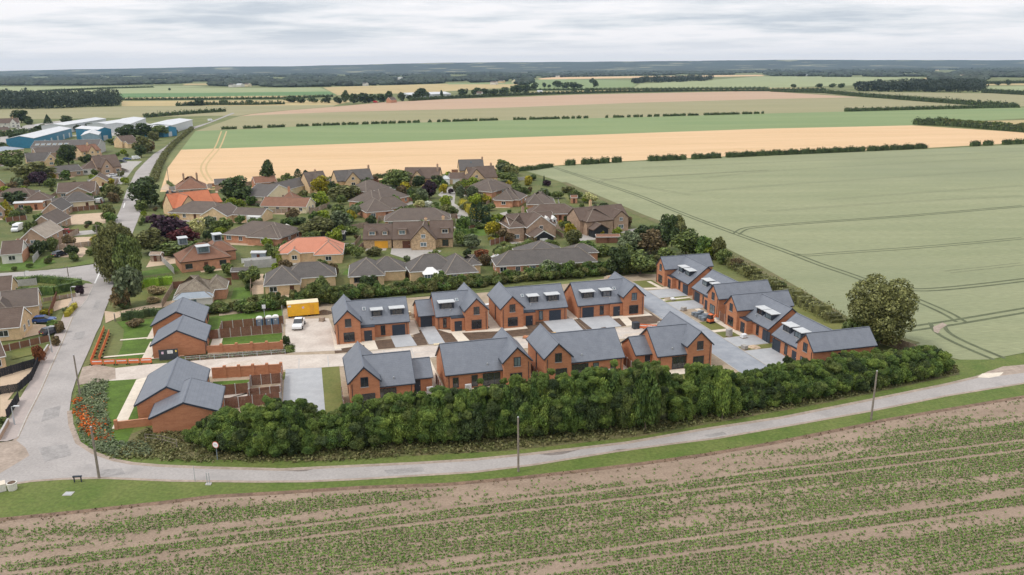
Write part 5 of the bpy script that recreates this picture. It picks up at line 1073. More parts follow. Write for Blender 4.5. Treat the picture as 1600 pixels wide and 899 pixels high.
# upper left of centre
hs((270,326), (336,318), 3.0, 10, 7.6, 'x', 'brick_buff', 'tile_red', 'house with bright red tiled roof and a buff gable by the ripe wheat', trim='trim_brown', blocks=[('0.05',-3.5,'0.55',6,3.0,7.4,'y'), ('1.05',4,'1.3',12,2.6,5.5,'x')], ch=[(.1,.5,.9)])
hs((274,297), (324,294), 2.6, 14, 7.0, 'hx', BR, 'tile_redbrown', 'pinkish brown hip roofed house just behind the red tiled one', ch=[(.3,.5,1.0), (.72,.5,1.0)])
hs((335,288), (372,286), 3.0, 9, 4.6, 'x', BR, 'tile_grey', 'dark grey roofed outbuilding at the edge of the ripe wheat', name='outbuilding', cat='outbuilding', win=False)
hs((262,332), (345,334.5), 2.5, 12, 5.6, 'hx', 'brick_buff', GB, 'wide grey brown bungalow with a white edged gable behind the purple trees', blocks=[('0.72',-3.5,'1.22',7,2.5,5.3,'y'), ('1.2',0,'1.75',8,2.4,4.2,'x')], extra=lambda rt, W, d: (MB().box(W*1.5,-1.2,0,W*1.74,.2,2.2).build('sun_room', M['trim_white'], rt), window(rt, 'front', W*1.62, .9, 2.2, 1.1, -1.2)))
hs((360,333.5), (402,333), 2.6, 5, 2.9, 'x', 'render_white', 'trim_white', 'flat white outbuilding in front of the brown roofed bungalow', win=False, name='outbuilding', cat='outbuilding')
hs((406,322), (478,323.5), 2.4, 9, 5.0, 'x', 'render_cream', 'tile_redbrown', 'long red brown roofed bungalow with a pyramid roof and chimney', blocks=[('0.2',3,'0.75',13,2.6,6.6,'hx')], ch=[(.45,.9,3.0,BO)])
hs((416,308), (457,297.5), 3.0, 10, 6.5, 'y', 'render_cream', 'tile_grey', 'pale gabled house with dark slate roof behind the red brown bungalow', blocks=[('0.8',4,'2.0',12,2.8,5.6,'x')])
hs((398,286.5), (433,284), 2.5, 8, 4.8, 'x', BO, 'tile_redbrown', 'small red brown roof among trees at the wheat edge', win=False)
# --- left of the road
hs((0,398.5), (34,396), 2.6, 9, 5.4, 'x', 'render_white', BG, 'white bungalow with dark brown roof and a brick end gable', extra=lambda rt, W, d: MB().box(W-.12,.3,0,W+.02,d-.3,2.7).build('brick_end', M[BO], rt))
for L_, R_, rf, dn in (((31,373.5), (71,372), 'tile_beige', 'beige'), ((46,352.5), (87,351), 'tile_greybrown', 'grey brown'), ((64.5,331.5), (97,330), 'tile_grey', 'dark grey')):
    hs(L_, R_, 2.6, 14, 5.6, 'y', BR, rf, f'gabled bungalow with {dn} roof and white barge boards west of the road')
hs((97,317), (148,313), 2.7, 9, 5.8, 'hx', 'render_cream', 'tile_grey', 'cream bungalow with dark slate hip roof beside the far road', win=True, blocks=[('-0.3',1.5,'0.2',8,2.6,4.0,'x')])
hs((20,318), (66,316), 2.8, 4, 3.2, 'x', BO, 'lead_roof', 'flat roofed orange brick building west of the gabled bungalows')
hs((-12,330), (8,328), 2.8, 10, 5.4, 'y', BR, 'tile_beige', 'beige gabled roof cut by the left edge of the photo')
hs((-14,309), (50,308), 2.6, 10, 5.5, 'hx', BR, BG, 'low brown roof beneath the tree at the left edge')
hs((12,308.5), (60,306), 2.4, 7, 4.2, 'x', 'render_cream', 'tile_grey', 'long grey outbuilding roof with a pale blue end', win=False, name='outbuilding', cat='outbuilding')
hs((88,301.5), (148,298.5), 2.6, 12, 5.8, 'x', BR, BG, 'large dark brown roofed bungalow with a white gable end facing the road', blocks=[('0.3',-4.5,'0.95',4,2.6,5.0,'y')])
hs((37,314.5), (80,312), 2.6, 9, 5.2, 'hx', BR, BG, 'brown roof in front of the long grey outbuilding')
hs((137,284.5), (168,283), 2.6, 11, 5.2, 'y', 'brick_buff', BG, 'small buff gabled bungalow in front of the white walled one')
hs((127,265), (166,262.5), 2.8, 11, 6.2, 'hx', 'render_white', BG, 'white walled bungalow with brown hip roof west of the far road')
hs((86,270.5), (130,266), 2.6, 10, 5.2, 'x', BR, 'tile_grey', 'dark roofed bungalow left of the white walled one')
hs((152,263), (190,260), 3.2, 16, 8.6, 'x', BR, BG, 'big brown house with long sweeping roof beside the parked cars', trim='trim_brown', blocks=[('0.1',-2.5,'0.6',8,3.2,7.6,'y')], ch=[(.4,.5,.8)])
hs((127,237.5), (158,234.5), 4.6, 10, 8.0, 'x', 'brick_buff', 'tile_redbrown', 'buff brick house with red brown roof and an outside chimney', trim='trim_brown', blocks=[('0.25',-2,'0.65',5,4.6,7.8,'y')], ch=[(.45,.2,1.0,'brick_buff')])
hs((42,253), (82,250.5), 3.0, 11, 7.0, 'x', 'brick_buff', 'tile_grey', 'dark roofed house with a pale gable in the left village', blocks=[('0.65',-2.5,'1.2',6,3.0,6.8,'y')])
hs((56,240), (98,237), 4.0, 9, 6.8, 'x', BR, GB, 'grey brown roof behind the dark roofed gable house')
hs((-10,248), (14,244), 4.2, 12, 7.4, 'hx', BR, 'tile_redbrown', 'reddish roofed house at the left edge of the village')
hs((-8,291), (8,287), 3.0, 9, 5.6, 'y', BO, 'tile_redbrown', 'small brick gable cut by the left edge below the trees')
hs((190,221), (214,219), 4.4, 10, 7.6, 'x', 'brick_buff', BG, 'buff house with brown roof among trees by the far road', blocks=[('0.1',-5,'0.75',0,3.0,4.6,'x')])
hs((-6,193.5), (31,192), 4.2, 12, 8.2, 'x', 'render_white', BG, 'white cottage with dark steep roof and gables far to the left', blocks=[('0.55',-2,'0.85',5,4.2,7.6,'y')], ch=[(.75,.5,1.0,'brick_buff')])
hs((-6,205), (18,203), 2.6, 8, 5.0, 'x', BR, BG, 'low brown roof below the far white cottage', win=False)
hs((-20,239), (38,232), 4.2, 14, 6.0, 'hx', 'render_cream', 'lead_grey', 'pale green grey shed with shallow roof at the left edge', win=False, name='shed', cat='shed')
# lower left corner
hs((-20,460.5), (17,457), 2.6, 9, 5.4, 'x', 'brick_buff', BG, 'brown roofed bungalow behind the clipped hedge at the left edge')
hs((0,484), (60,477), 2.6, 9, 5.3, 'x', 'brick_buff', GB, 'grey brown roofed bungalow with a white gable edge by the dry lawn', blocks=[('-0.2',-4.5,'0.36',3,2.6,5.0,'hy')])
hs((-25,516), (31,511), 2.6, 9, 5.4, 'x', 'brick_buff', BG, 'dark roofed bungalow with pale brick gable beside the blue car')
hs((-25,563), (9,556), 2.6, 9, 5.2, 'x', 'brick_buff', BG, 'dark roofed bungalow end with white eaves above the black fence')
# small garden buildings
def hut(px, py, w, d, h, rz, wall, roof, label, ang=0, kind='x'):
    p = G(px, py); rt = empty('garden_shed', (p.x, p.y, 0), R(ang), label, 'shed'); roof_wall(rt, kind, -w/2, 0, w/2, d, h, rz, wall, roof, oh=.12, t=.1); door(rt, 'front', 0, .8, 1.8, .11 if kind == 'y' else .12, 'door_brown'); return rt
hut(528,377,4,3.2,2.3,2.9,'black_boards','tile_grey','black boarded garden shed left of the stone house'); hut(897,318,2.6,2.4,2.2,3.0,'brick_orange','tile_redbrown','small red summerhouse at the garden edge by the wheat')
hut(243,409,3,2.4,1.9,2.5,'fence_weathered','fence_weathered','timber shelter at the end of the gravel drive'); hut(378,437,5.2,2.8,2.1,2.7,'fence_brown','tile_grey','brown garden shed between two bungalows above the site hedge',4)
hut(33,392-4,3,2.4,2.0,2.6,'fence_weathered','fence_brown','brown shed beside the dark bush by the white bungalow'); hut(950,380,7,3,1.9,2.4,'fence_brown','tile_redbrown','long low red brown shed in the wood edge garden')
hut(404,408,4,2.6,2.3,2.6,'lead_grey','lead_roof','grey garden room by the patio next to the peach roofed bungalow')
p = G(449,366); rt = empty('gazebo', (p.x, p.y, 0), R(5), 'white roofed hexagonal garden gazebo with dark posts', 'gazebo')
hx = [(1.6*math.cos(i*math.pi/3), 1.6*math.sin(i*math.pi/3)) for i in range(6)]
for x, y in hx: MB().box(x-.07,y-.07,0,x+.07,y+.07,2.3).build('post', M['trim_dark'], rt)
MB().add([*[(x*1.2,y*1.2,2.303) for x, y in hx], (0,0,3.3)], [(i,(i+1)%6,6) for i in range(6)] + [(5,4,3,2,1,0)]).build('roof', M['render_white'], rt)
MB().tube([(0,0,0),(0,0,.7)],[1.35,1.35],6).build('base_wall', M[BO], rt)
# --- industrial sheds
def shed(L, Rr, ez, dep, rz, kind, wall, roof, label, n=0, gable=None, sk=0):
    def extra(rt, W, d):
        for i in range(n): door(rt, 'front', W*(i+.5)/n, 3.4, 3.6, .3 if kind == 'x' else .14, 'metal_pale', 'roller_door', 6)
        if gable:
            MB().box(-.02,.3,0,.12,d-.3,ez).build('cladding', M[gable], rt)
        for i in range(sk): skylight(rt, W*(.08 + i*.085), d*.2, ez + (rz-ez)*.4 + .05, (rz-ez)/(d/2), 2.2, 3, 'render_cream')
    return hs(L, Rr, ez, dep, rz, kind, wall, roof, label, trim='metal_pale', ridge='metal_white', win=False, name='industrial_shed', cat='industrial shed', extra=extra)
shed((53,216), (112,200.5), 6.5, 17, 8.2, 'x', 'metal_blue', 'metal_white', 'long blue industrial shed with white roof, nearest on the left', 6, 'metal_blue')
shed((100,196), (166,185.5), 6.5, 18, 7.8, 'x', 'metal_pale', 'metal_white', 'long low pale industrial shed with white roof at the back', 5)
shed((169,194), (203,188.5), 5.5, 18, 6.6, 'x', 'metal_pale', 'metal_white', 'pale industrial shed in the middle of the back row', 3)
shed((203,194), (228,184.5), 6.5, 20, 7.8, 'x', 'metal_pale', 'metal_white', 'tall grey industrial shed with vertical stripes and white roof', 4)
shed((126,212), (154,211), 6.5, 40, 8.2, 'y', 'metal_lightblue', 'metal_white', 'light blue gabled industrial shed behind the grey factory roof', 1)
shed((153,203), (174,201.5), 8, 30, 9.6, 'y', 'metal_blue', 'metal_white', 'small tall blue gabled industrial shed by the red trailer', 1)
shed((268,196), (301,187), 6.5, 22, 7.8, 'x', 'metal_pale', 'metal_white', 'white industrial shed beside the straight far road', 4)
shed((254,201), (276,199), 6.5, 26, 8.2, 'y', 'metal_blue', 'metal_white', 'blue gabled unit in front of the white roadside shed', 1)
shed((47,231), (153,228), 5, 20, 8.2, 'x', 'concrete_grey', 'tile_grey', 'long grey factory roof with a row of yellowish rooflights', 0, None, 6)
shed((50,236), (128,233), 3.4, 8, 3.9, 'x', 'render_white', 'lead_roof', 'low flat white building in front of the grey factory roof', 4)
# far farm buildings
shed((640,148.5), (705,146.5), 5, 40, 8, 'x', 'metal_pale', 'metal_white', 'white glasshouse block beyond the trees', 0); hs((611,156.5), (620,156), 4, 10, 8, 'x', BO, BG, 'farmhouse among trees at the far edge of the brown field', win=False)
hs((807,127), (815,126.5), 6, 16, 11, 'x', 'render_cream', 'tile_beige', 'yellow house in the far trees', win=False); hs((744,146), (752,146), 5, 12, 8, 'x', 'render_white', BG, 'white house beside the far dark wood', win=False)
hs((840,143.3), (848,143.2), 3, 10, 5, 'x', 'render_white', 'lead_roof', 'small white barn by the far hedge line', win=False); hs((1506,119.5), (1522,119), 8, 22, 13, 'x', 'render_cream', 'tile_redbrown', 'cream house with reddish roof in the far right village', win=False)
for i, (x, y, wd, cl, rf) in enumerate(sorted([(360,133,7,'render_white','tile_grey'),(372,132.5,8,'render_white','lead_roof'),(384,132,6,'render_cream','tile_brown'),(556,130,8,'brick_buff','tile_grey'),(568,131,6,'render_white','tile_grey'),(622,122.5,10,'render_white','lead_roof'),(636,122,5,'render_white','lead_roof'),(655,121.5,5,'render_cream','tile_grey'),(770,129,9,'render_white','tile_brown'),(782,127,8,'brick_buff','tile_grey'),(1090,113.5,10,'render_white','lead_roof'),(1112,107,4,'render_white','lead_roof'),(1215,115.5,12,'metal_pale','lead_roof'),(1232,116.5,16,'metal_pale','metal_pale'),(1255,117,14,'metal_pale','lead_grey'),(1340,102.5,50,'render_white','metal_white'),(1446,113.5,5,'render_white','tile_grey'),(1462,109.5,6,'render_cream','tile_brown'),(1540,117.5,8,'render_cream','tile_brown'),(1554,115,5,'render_white','tile_grey'),(885,117.5,5,'render_white','lead_roof'),(870,119,4,'render_white','tile_grey'),(1000,112,12,'brick_buff','tile_brown'),(920,116.5,10,'brick_orange','tile_brown')])):
    hs((x-wd/2, y), (x+wd/2, y), 6, 18, 9, 'x', cl, rf, f'tiny distant building, {ORD[i]} from the left along the wooded horizon', win=False, name='distant_building', cat='building')
# ---------------------------------------------------------------- village ground
def vg(name, m, *polys, z=-0.02):
    for i, pl in enumerate(polys): sp(name, pl, m, z + 0.003*(i % 5))
sp('ground', [(-80,240),(0,232),(240,232),(228,290),(215,330),(186,400),(146,412),(52,423),(-80,428)], 'garden_green', -0.036)
sp('ground', [(250,300),(520,288),(800,262),(870,282),(925,303),(1000,333),(1112,377),(1030,420),(800,448),(520,478),(330,492),(180,500),(178,445),(205,370),(221,330)], 'garden_green', -0.036)
vg('driveway', 'gravel_tan', [(97,352),(165,349),(166,332),(105,336)], [(85,385),(150,380),(152,370),(92,371)], [(90,402),(128,402),(140,390),(120,382),(88,393)], [(228,418),(281,411),(281,398),(236,404)], [(163,486),(180,488),(215,480),(268,470),(300,470),(292,476),(240,482),(190,494),(165,505)], [(388,461),(412,459),(412,428),(394,429)], [(772,390),(795,383),(800,400),(785,412),(768,405)], [(250,296),(262,285),(275,290),(270,300)], [(805,378),(812,362),(835,365),(822,380)], [(28,530),(72,520),(76,508),(44,506),(36,515)], [(0,640),(28,605),(50,585),(52,576),(0,588)], [(0,600),(50,585),(56,566),(0,576)], [(0,660),(30,628),(36,620),(0,628)], [(84,487),(112,476),(118,462),(82,472)], [(62,352),(60,346),(90,343),(98,350)])
vg('driveway', 'gravel_grey', [(85,372),(160,364),(161,358),(90,364)], [(610,397),(660,412),(690,392),(640,384),(612,388)], [(712,352),(734,350),(730,330),(710,318),(712,300),(722,296),(716,290),(697,293),(684,305),(700,312),(712,330)], [(735,345),(760,348),(795,342),(795,330),(770,336),(745,338)], [(380,416),(432,414),(432,402),(388,404)], [(190,288),(210,262),(222,252),(200,252),(170,262),(160,285)], [(0,210),(40,196),(100,188),(98,200),(45,214),(0,226)], [(110,212),(190,204),(195,196),(230,192),(246,198),(210,208),(150,216)], [(895,378),(935,374),(925,366),(900,366)])
vg('lawn', 'lawn_fresh', [(219,432),(280,424),(281,414),(222,424)], [(360,468),(395,466),(392,448),(366,450)], [(700,372),(760,368),(756,356),(718,354)], [(0,412),(60,406),(75,400),(88,410),(60,420),(0,424)])
vg('lawn', 'lawn_dry', [(190,472),(270,466),(272,446),(195,450)], [(108,363),(160,357),(162,349),(112,354)], [(0,455),(28,456),(130,445),(128,438),(60,436),(0,444)], [(62,476),(128,462),(130,450),(62,466)], [(18,562),(60,552),(62,543),(20,545)], [(450,358),(495,353),(492,346),(452,349)], [(890,318),(920,314),(905,303),(880,306)])
fence([G(0,552), G(78,534)], 1.3, 'long reddish brown fence between the front gardens at the left edge', panel='fence_brown')
fence([G(0,590), G(56,573)], 1.5, 'black board fence behind the tan yard at the left edge', panel='fence_dark', post='fence_dark')
fence([G(62,567), G(50,594), G(30,612), G(0,617)], 1.4, 'black fence curving round the tan yard corner', panel='fence_dark', post='fence_dark', plen=1.4)
fence([G(30,627), G(12,655)], 1.5, 'short black fence by the lamp at the lower left', panel='fence_dark', post='fence_dark')
brick_wall_pts = [((0,688),(14,662),'low curved brick wall at the lower left corner'), ((62,566),(76,545),'low pale wall along the left pavement')]
for a, b, lb in brick_wall_pts:
    A, B = G(*a), G(*b); d = B - A; rt = empty('garden_wall', (A.x, A.y, 0), math.atan2(d.y, d.x), lb, 'wall'); MB().box(0,-.1,0,d.length,.1,.8).build('wall_body', M['brick_brown'], rt); MB().box(0.002,-.13,.803,d.length-.002,.13,.87).build('coping', M['concrete_grey'], rt)
fence([G(68,472), G(119,464)], 0.9, 'low grey board fence by the drive below the dry lawn', panel='fence_weathered')
fence([G(80,392), G(150,384)], 1.5, 'grey board fence beyond the dark car', panel='fence_weathered')
fence([G(104,332), G(158,327)], 1.7, 'dark brown fence beside the cream bungalow', panel='fence_brown')
fence([G(10,348), G(42,344)], 1.7, 'dark red brown fence beside the flat roofed building')
fence([G(405,335), G(500,331)], 1.6, 'weathered fence in front of the long red brown bungalow', panel='fence_weathered')
fence([G(392,462), G(394,424)], 1.8, 'pale post fence between the shed garden and the gravel court', panel='fence_weathered', post='fence_weathered')
fence([G(383,421), G(432,417)], 2.2, 'plain grey concrete wall panels below the patio', panel='concrete_grey'); fence([G(378,412), G(424,408)], 1.3, 'white patio screen above the concrete wall', panel='trim_white', post='trim_white')
fence([G(548,360), G(582,353)], 1.7, 'weathered fence behind the stone house garden', panel='fence_weathered', post='fence_weathered')
fence([G(560,395), G(571,384)], 1.7, 'short red brown fence at the stone house corner'); fence([G(716,360), G(760,356)], 1.2, 'dark low fence in the garden right of the stone house', panel='fence_brown')
fence([G(766,384), G(795,377)], 1.7, 'brown fence at the end of the tan drive')
fence([G(800,283), G(836,281)], 1.6, 'grey garden fence beside the wheat corner', panel='concrete_grey')
# clipped and garden hedges
hedge([(219,449),(270,443)], 2.0, 2.2, 'leaf_clip', 'bright green clipped hedge below the small fresh lawn', dens=14, size=.22, wob=.03)
hedge([(-10,448),(60,440),(125,446)], 1.6, 2.2, 'leaf_hedge', 'long clipped hedge bordering the side road', dens=12, size=.24, wob=.05)
hedge([(28,463),(85,459),(128,450)], 2.0, 2.0, 'leaf_hedge', 'dark clipped hedge between two dry lawns at the left', dens=12, size=.24, wob=.05)
hedge([(104,496),(118,480)], 1.2, 1.3, 'leaf_yellow', 'yellow green low hedge along the pavement', dens=12, size=.2, wob=.05)
hedge([(190,500),(260,490)], 1.5, 2.0, 'leaf_dark', 'dark hedge between the gravel drive and the new lawn', dens=10, size=.28)
hedge([(784,356),(815,352)], 2.0, 2.0, 'leaf_clip', 'neat green hedge in front of the brown hip bungalows', dens=12, size=.26, wob=.03)
hedge([(722,322),(745,342),(762,345)], 2.6, 2.6, 'leaf_yellow', 'golden clipped hedge curving along the close', dens=11, size=.3, wob=.06)
hedge([(755,351),(778,347)], 2.4, 2.0, 'leaf_hedge', 'dark end of the clipped hedge beside the tall conifers', dens=11, size=.3)
hedge([(776,402),(800,395),(835,386)], 2.2, 2.2, 'leaf_mid', 'garden hedge beside the tan drive and the L-shaped roof', dens=11, size=.28)
hedge([(703,285),(735,284)], 1.5, 1.6, 'leaf_clip', 'low bright hedge in front of the garage roof', dens=10, size=.3)
hedge([(610,300),(680,303)], 1.6, 1.8, 'leaf_dark', 'dark low hedge along the far gardens', dens=9, size=.35)
hedge([(640,312),(668,313)], 1.4, 1.6, 'leaf_hedge', 'short hedge by the brown hip cluster', dens=9, size=.35)
hedge([(795,365),(780,372),(765,352)], 1.4, 1.4, 'leaf_lime', 'lime green hedge beside the white gabled house drive', dens=11, size=.26)
hedge([(715,366),(745,364)], 1.4, 1.5, 'leaf_hedge', 'hedge right of the stone house', dens=10, size=.28)
hedge([(930,400),(990,394),(1010,390)], 1.4, 1.5, 'leaf_lime', 'light green hedge strip in the woodland garden', dens=9, size=.3)
hedge([(782,274),(802,268),(830,266),(862,261)], 1.9, 3, 'leaf_dark', 'trimmed hedge along the corner of the pale wheat', dens=8, size=.45)
hedge([(300,202),(272,226),(258,243),(248,262),(240,285)], 1.7, 3, 'leaf_olive', 'overgrown hedge along the far road beside the ripe wheat', dens=5, size=.7, wob=.25)
hedge([(280,300),(262,286)], 1.0, 1.5, 'leaf_mid', 'low hedge by the red tiled house')
hedge([(420,285),(500,284),(525,280)], 1.5, 2.0, 'leaf_mid', 'hedge along the ripe wheat behind the gardens', dens=6, size=.5)
hedge([(584,279),(632,276)], 1.7, 2.4, 'leaf_dark', 'dark hedge between two gabled houses and the ripe wheat', dens=6, size=.5)
# boundary growth between the new houses and the wheat (right side)
hedge([(1118,398),(1160,424),(1210,450),(1262,478),(1310,505)], 1.5, 4.5, 'leaf_olive', 'scrubby hedge behind the right-hand row of new houses', dens=5, size=.45, wob=.3)
ribbon('rough_strip', [G(*p) for p in [(880,285),(925,304),(1000,336),(1110,379),(1180,416),(1250,457),(1332,507),(1430,538)]], 3.0, 'rough_ground', 0.02)
# ---------------------------------------------------------------- the two big shrub belts
def belt(px, label, rows, rng, leaf, det='fine', hvar=(0.85, 1.12), step=1.5, hs_=None, sub=('leaf_hedge',), lumps=0):
    """tall informal hedge: interlocking leafy bushes, all parts of one thing"""
    pts = [G(p[0], p[1]) for p in px]; hh = [ZAT(p[0], p[2], G(p[0], p[1]).y + rng) for p in px]
    o0 = pts[0]; rt = empty('hedge', (o0.x, o0.y, 0), 0, label, 'hedge'); k = 0
    for i in range(len(pts) - 1):
        a, b = pts[i], pts[i+1]; n = max(1, int((b - a).length / step)); nr = (b - a).normalized(); nr = Vector((-nr.y, nr.x))
        for j in range(n):
            for q in range(rows):
                t = (j + .5*(q % 2) + random.uniform(-.25, .25)) / n; h = hh[i] + (hh[i+1] - hh[i]) * t
                h *= random.uniform(*hvar) * (0.72 if q == 0 else 1.0); off = 0.9 + q * 1.5 + random.uniform(-.35, .35)
                p = a.lerp(b, t) + nr * off - o0; r = random.uniform(1.35, 2.1); k += 1
                lf = random.choice(sub)
                o = put('foliage', crown('bush', det, k % 5), rt, M[lf], (p.x, p.y, 0), random.uniform(0, 6.28), (r, r, max(1.2, h)))
                for e_ in range(lumps):
                    tt = random.uniform(.35, 1.0) if e_ else 1.0; rr = random.uniform(.6, 1.25); an = random.uniform(0, 6.28); zz = max(.2, h*tt - rr*1.5)
                    put('foliage', crown('bush', det, (k + e_) % 5), rt, M[random.choice(sub)], (p.x + math.cos(an)*r*.6, p.y + math.sin(an)*r*.6, zz), an, (rr, rr*random.uniform(.85, 1.15), rr*random.uniform(1.3, 1.8)))
                if q == 0 and k % 3 == 0: put('stem', trunk_mesh(k % 2), rt, M['bark'], (p.x, p.y - .3, 0), k, (2.2, 2.2, h))
    return rt
belt([(296,692,652),(330,706,640),(400,716,634),(460,714,628),(500,708,650),(545,704,634),(605,701,615),(725,696,606),(830,687,589),(920,679,581),(990,671,574),(1030,666,563),(1060,662,582),(1076,660,596),(1100,656,566),(1150,648,572),(1165,644,588),(1250,630,568),(1350,612,556),(1440,596,545),(1490,583,540)],
     'tall dense hedge in front of the new houses beside the lane', 3, 2.2, 'leaf_hedge', step=1.6, sub=('leaf_hedge','leaf_hedge_bright','leaf_hedge','leaf_dark','leaf_mid','leaf_hedge_bright'), hvar=(.86, 1.03), lumps=6)
tree(1128, 655, 572, 26, 'leaf_hedge_bright', 'lighter green bush standing in the tall front hedge', 'bush', 'near'); tree(1008, 672, 566, 44, 'leaf_hedge', 'taller round bush rising out of the middle of the front hedge', 'bush', 'near')
belt([(300,492,484),(330,491,468),(392,489,462),(450,482,452),(500,478,452),(560,470,437),(620,462,440),(680,456,425),(760,448,430),(820,440,414),(900,435,408),(960,430,406),(1035,424,398)],
     'long bushy hedge behind the back row of new houses', 2, 2.0, 'leaf_mid', det='mid', step=2.2, sub=('leaf_mid','leaf_olive','leaf_mid','leaf_hedge'), hvar=(.75, 1.02), lumps=2)
# ---------------------------------------------------------------- trees and shrubs of the village
T = tree
T(188,440,333,68,'leaf_olive','huge dark olive tree standing at the road junction',kind='bush',det='big'); T(172,436,352,40,'leaf_olive','left half of the dark junction trees leaning over the side road','bush','big'); T(208,446,356,42,'leaf_mid','green tree pressed against the right side of the huge junction tree','bush','near'); T(203,478,410,46,'leaf_grey','grey green tree just below the huge junction tree',kind='bush'); T(192,482,440,30,'leaf_brown','brownish bush at the foot of the grey green tree','bush')
T(262,384,330,62,'leaf_purple','big dark purple tree above the gravel drive'); T(290,388,355,46,'leaf_redpurple','wine red tree beside the big purple one'); T(238,396,358,48,'leaf_olive','olive tree right of the huge junction tree'); T(272,398,378,66,'leaf_mid','wide green shrub along the gravel drive','bush')
T(312,373,338,26,'leaf_cream','small cream leaved tree behind the dormer bungalow'); T(229,324,277,50,'leaf_dark','dark round tree where the far road narrows'); T(374,317,276,48,'leaf_dark','dark round tree beside the red tiled house'); T(338,366,344,22,'leaf_mid','green garden tree behind the cream one'); T(352,362,338,30,'leaf_mid','green bush behind the brown hip bungalow','bush')
T(420,291,250,22,'leaf_dark','thin dark open pine at the edge of the ripe wheat',squash=1) if False else T(420,291,250,22,'leaf_dark','thin dark pine at the edge of the ripe wheat')
T(467,292,264,13,'leaf_conifer','left one of two dark columnar conifers by the ripe wheat','column'); T(479,292,266,12,'leaf_conifer','right one of two dark columnar conifers by the ripe wheat','column'); T(451,292,270,26,'leaf_mid','light green round tree left of two columnar conifers','bush')
T(502,306,275,30,'leaf_yellow','golden yellow tree left of the brown hip cluster'); T(502,324,300,28,'leaf_lime','lime green tree below the golden one'); T(540,312,290,52,'leaf_olive','bushy green tree between golden tree and brown roofs','bush'); T(520,300,282,16,'leaf_dark','narrow dark tree beside the golden one')
T(497,370,340,56,'leaf_olive','wide olive tree behind the peach roofed bungalow'); T(532,364,330,40,'leaf_grey','grey green tree in the gardens left of the stone house'); T(506,346,328,22,'leaf_lime','small light green round tree in the middle gardens'); T(463,350,338,36,'leaf_dark','row of dark shrubs behind the gazebo','bush'); T(549,348,328,18,'leaf_yellow','small yellow tree in the gardens left of the stone house'); T(533,368,350,15,'leaf_lime','small lime shrub behind the garden shed','bush'); T(548,366,352,26,'leaf_mid','green shrub next to the garden shed','bush'); T(545,396,380,20,'leaf_mid','green shrub by the yellow garage door','bush'); T(586,399,386,28,'leaf_olive','grey shrub in front of the stone house','bush')
T(436,411,392,9,'leaf_lime','slim yellow green conifer by the patio','column'); T(522,432,410,18,'leaf_brown','brown twiggy shrub beside the dark hip bungalow','bush'); T(499,476,432,40,'leaf_mid','round green tree beside the yellow site cabin','bush',det='near'); T(575,437,424,14,'leaf_brown','small brown shrub in front of the dark hip bungalow','bush')
T(619,292,266,46,'leaf_mid','broad green tree between two gabled houses'); T(655,294,274,24,'leaf_dark','dark small tree in front of the house with a white conservatory'); T(683,292,272,20,'leaf_dark','second dark small tree near the white conservatory'); T(671,310,282,25,'leaf_purple','round dark purple tree by the close'); T(704,303,294,10,'leaf_purple','tiny purple shrub by the close','bush'); T(693,302,287,14,'leaf_yellow','yellow green shrub at the hedge end','bush')
T(785,263,248,22,'leaf_mid','light green tree at the corner of ripe and pale wheat'); T(797,274,257,30,'leaf_olive','rounded clipped trees near the wheat corner','bush'); T(795,284,268,34,'leaf_mid','lower rounded shrub near the wheat corner','bush')
T(697,327,304,20,'leaf_lime','bright lime tree beside the close'); T(697,337,318,24,'leaf_olive','olive shrub beside the close','bush'); T(706,338,322,22,'leaf_mid','green tree by the bend of the close'); T(655,325,312,18,'leaf_cream','pale cream shrub on the cluster lawn','bush'); T(668,324,314,16,'leaf_white','white flowering shrub on the cluster lawn','bush'); T(625,338,322,20,'leaf_mid','rounded green shrub against the orange brick end wall','bush'); T(720,312,290,14,'leaf_grey','grey green small tree by the close'); T(732,308,288,14,'leaf_brown','bronze shrub by the brown hip roof','bush'); T(745,318,302,24,'leaf_olive','clipped olive shrub in the hip roof garden','bush'); T(758,318,302,18,'leaf_yellow','yellow clipped shrub in the hip roof garden','bush')
for i, (x, b_, t_, w_, lb) in enumerate([(740,352,318,13,'tall dark conifer, left in the group at the turning circle'),(750,352,316,12,'tallest dark conifer, middle of the group at the turning circle'),(759,352,322,15,'dark conifer with a broad foot, right in the turning circle group')]): T(x,b_,t_,w_,'leaf_conifer',lb,'column')
T(921,317,300,26,'leaf_cream','cream flowering tree at the edge of the pale wheat'); T(850,311,297,12,'leaf_lime','small lime tree near the red summerhouse'); T(850,290,274,5,'leaf_conifer','tiny pointed conifer at the wheat edge','cone'); T(856,291,281,13,'leaf_purple','dark purple round shrub at the wheat edge','bush'); T(832,282,272,14,'leaf_dark','dark shrub by the wheat corner fence','bush'); T(826,290,279,14,'leaf_yellow','yellow shrub by the grey garden fence','bush'); T(872,310,298,20,'leaf_mid','green shrub left of the red summerhouse','bush'); T(885,301,291,22,'leaf_olive','olive scrub along the wheat edge','bush'); T(903,310,299,18,'leaf_mid','green scrub behind the red summerhouse','bush')
T(886,347,336,12,'leaf_dark','small round dark shrub between the two gabled brick houses','bush'); T(889,361,344,26,'leaf_mid','green shrub beside the silver car','bush'); T(897,382,359,27,'leaf_olive','round light olive tree above the L-shaped roof','bush'); T(876,352,343,8,'leaf_yellow','tiny orange yellow shrub by the white dormers','bush')
T(790,376,356,36,'leaf_brown','russet and green shrubs in the garden right of the stone house','bush'); T(738,388,366,30,'leaf_grey','wispy grey green tree right of the stone house'); T(752,404,390,26,'leaf_redbrown','red brown shrub above the tan drive','bush'); T(760,412,398,22,'leaf_mid','green shrub right of the white conservatory bungalow','bush'); T(780,398,384,20,'leaf_dark','dark shrub at the tan drive corner','bush'); T(826,398,382,24,'leaf_mid','green shrub by the L-shaped roof','bush')
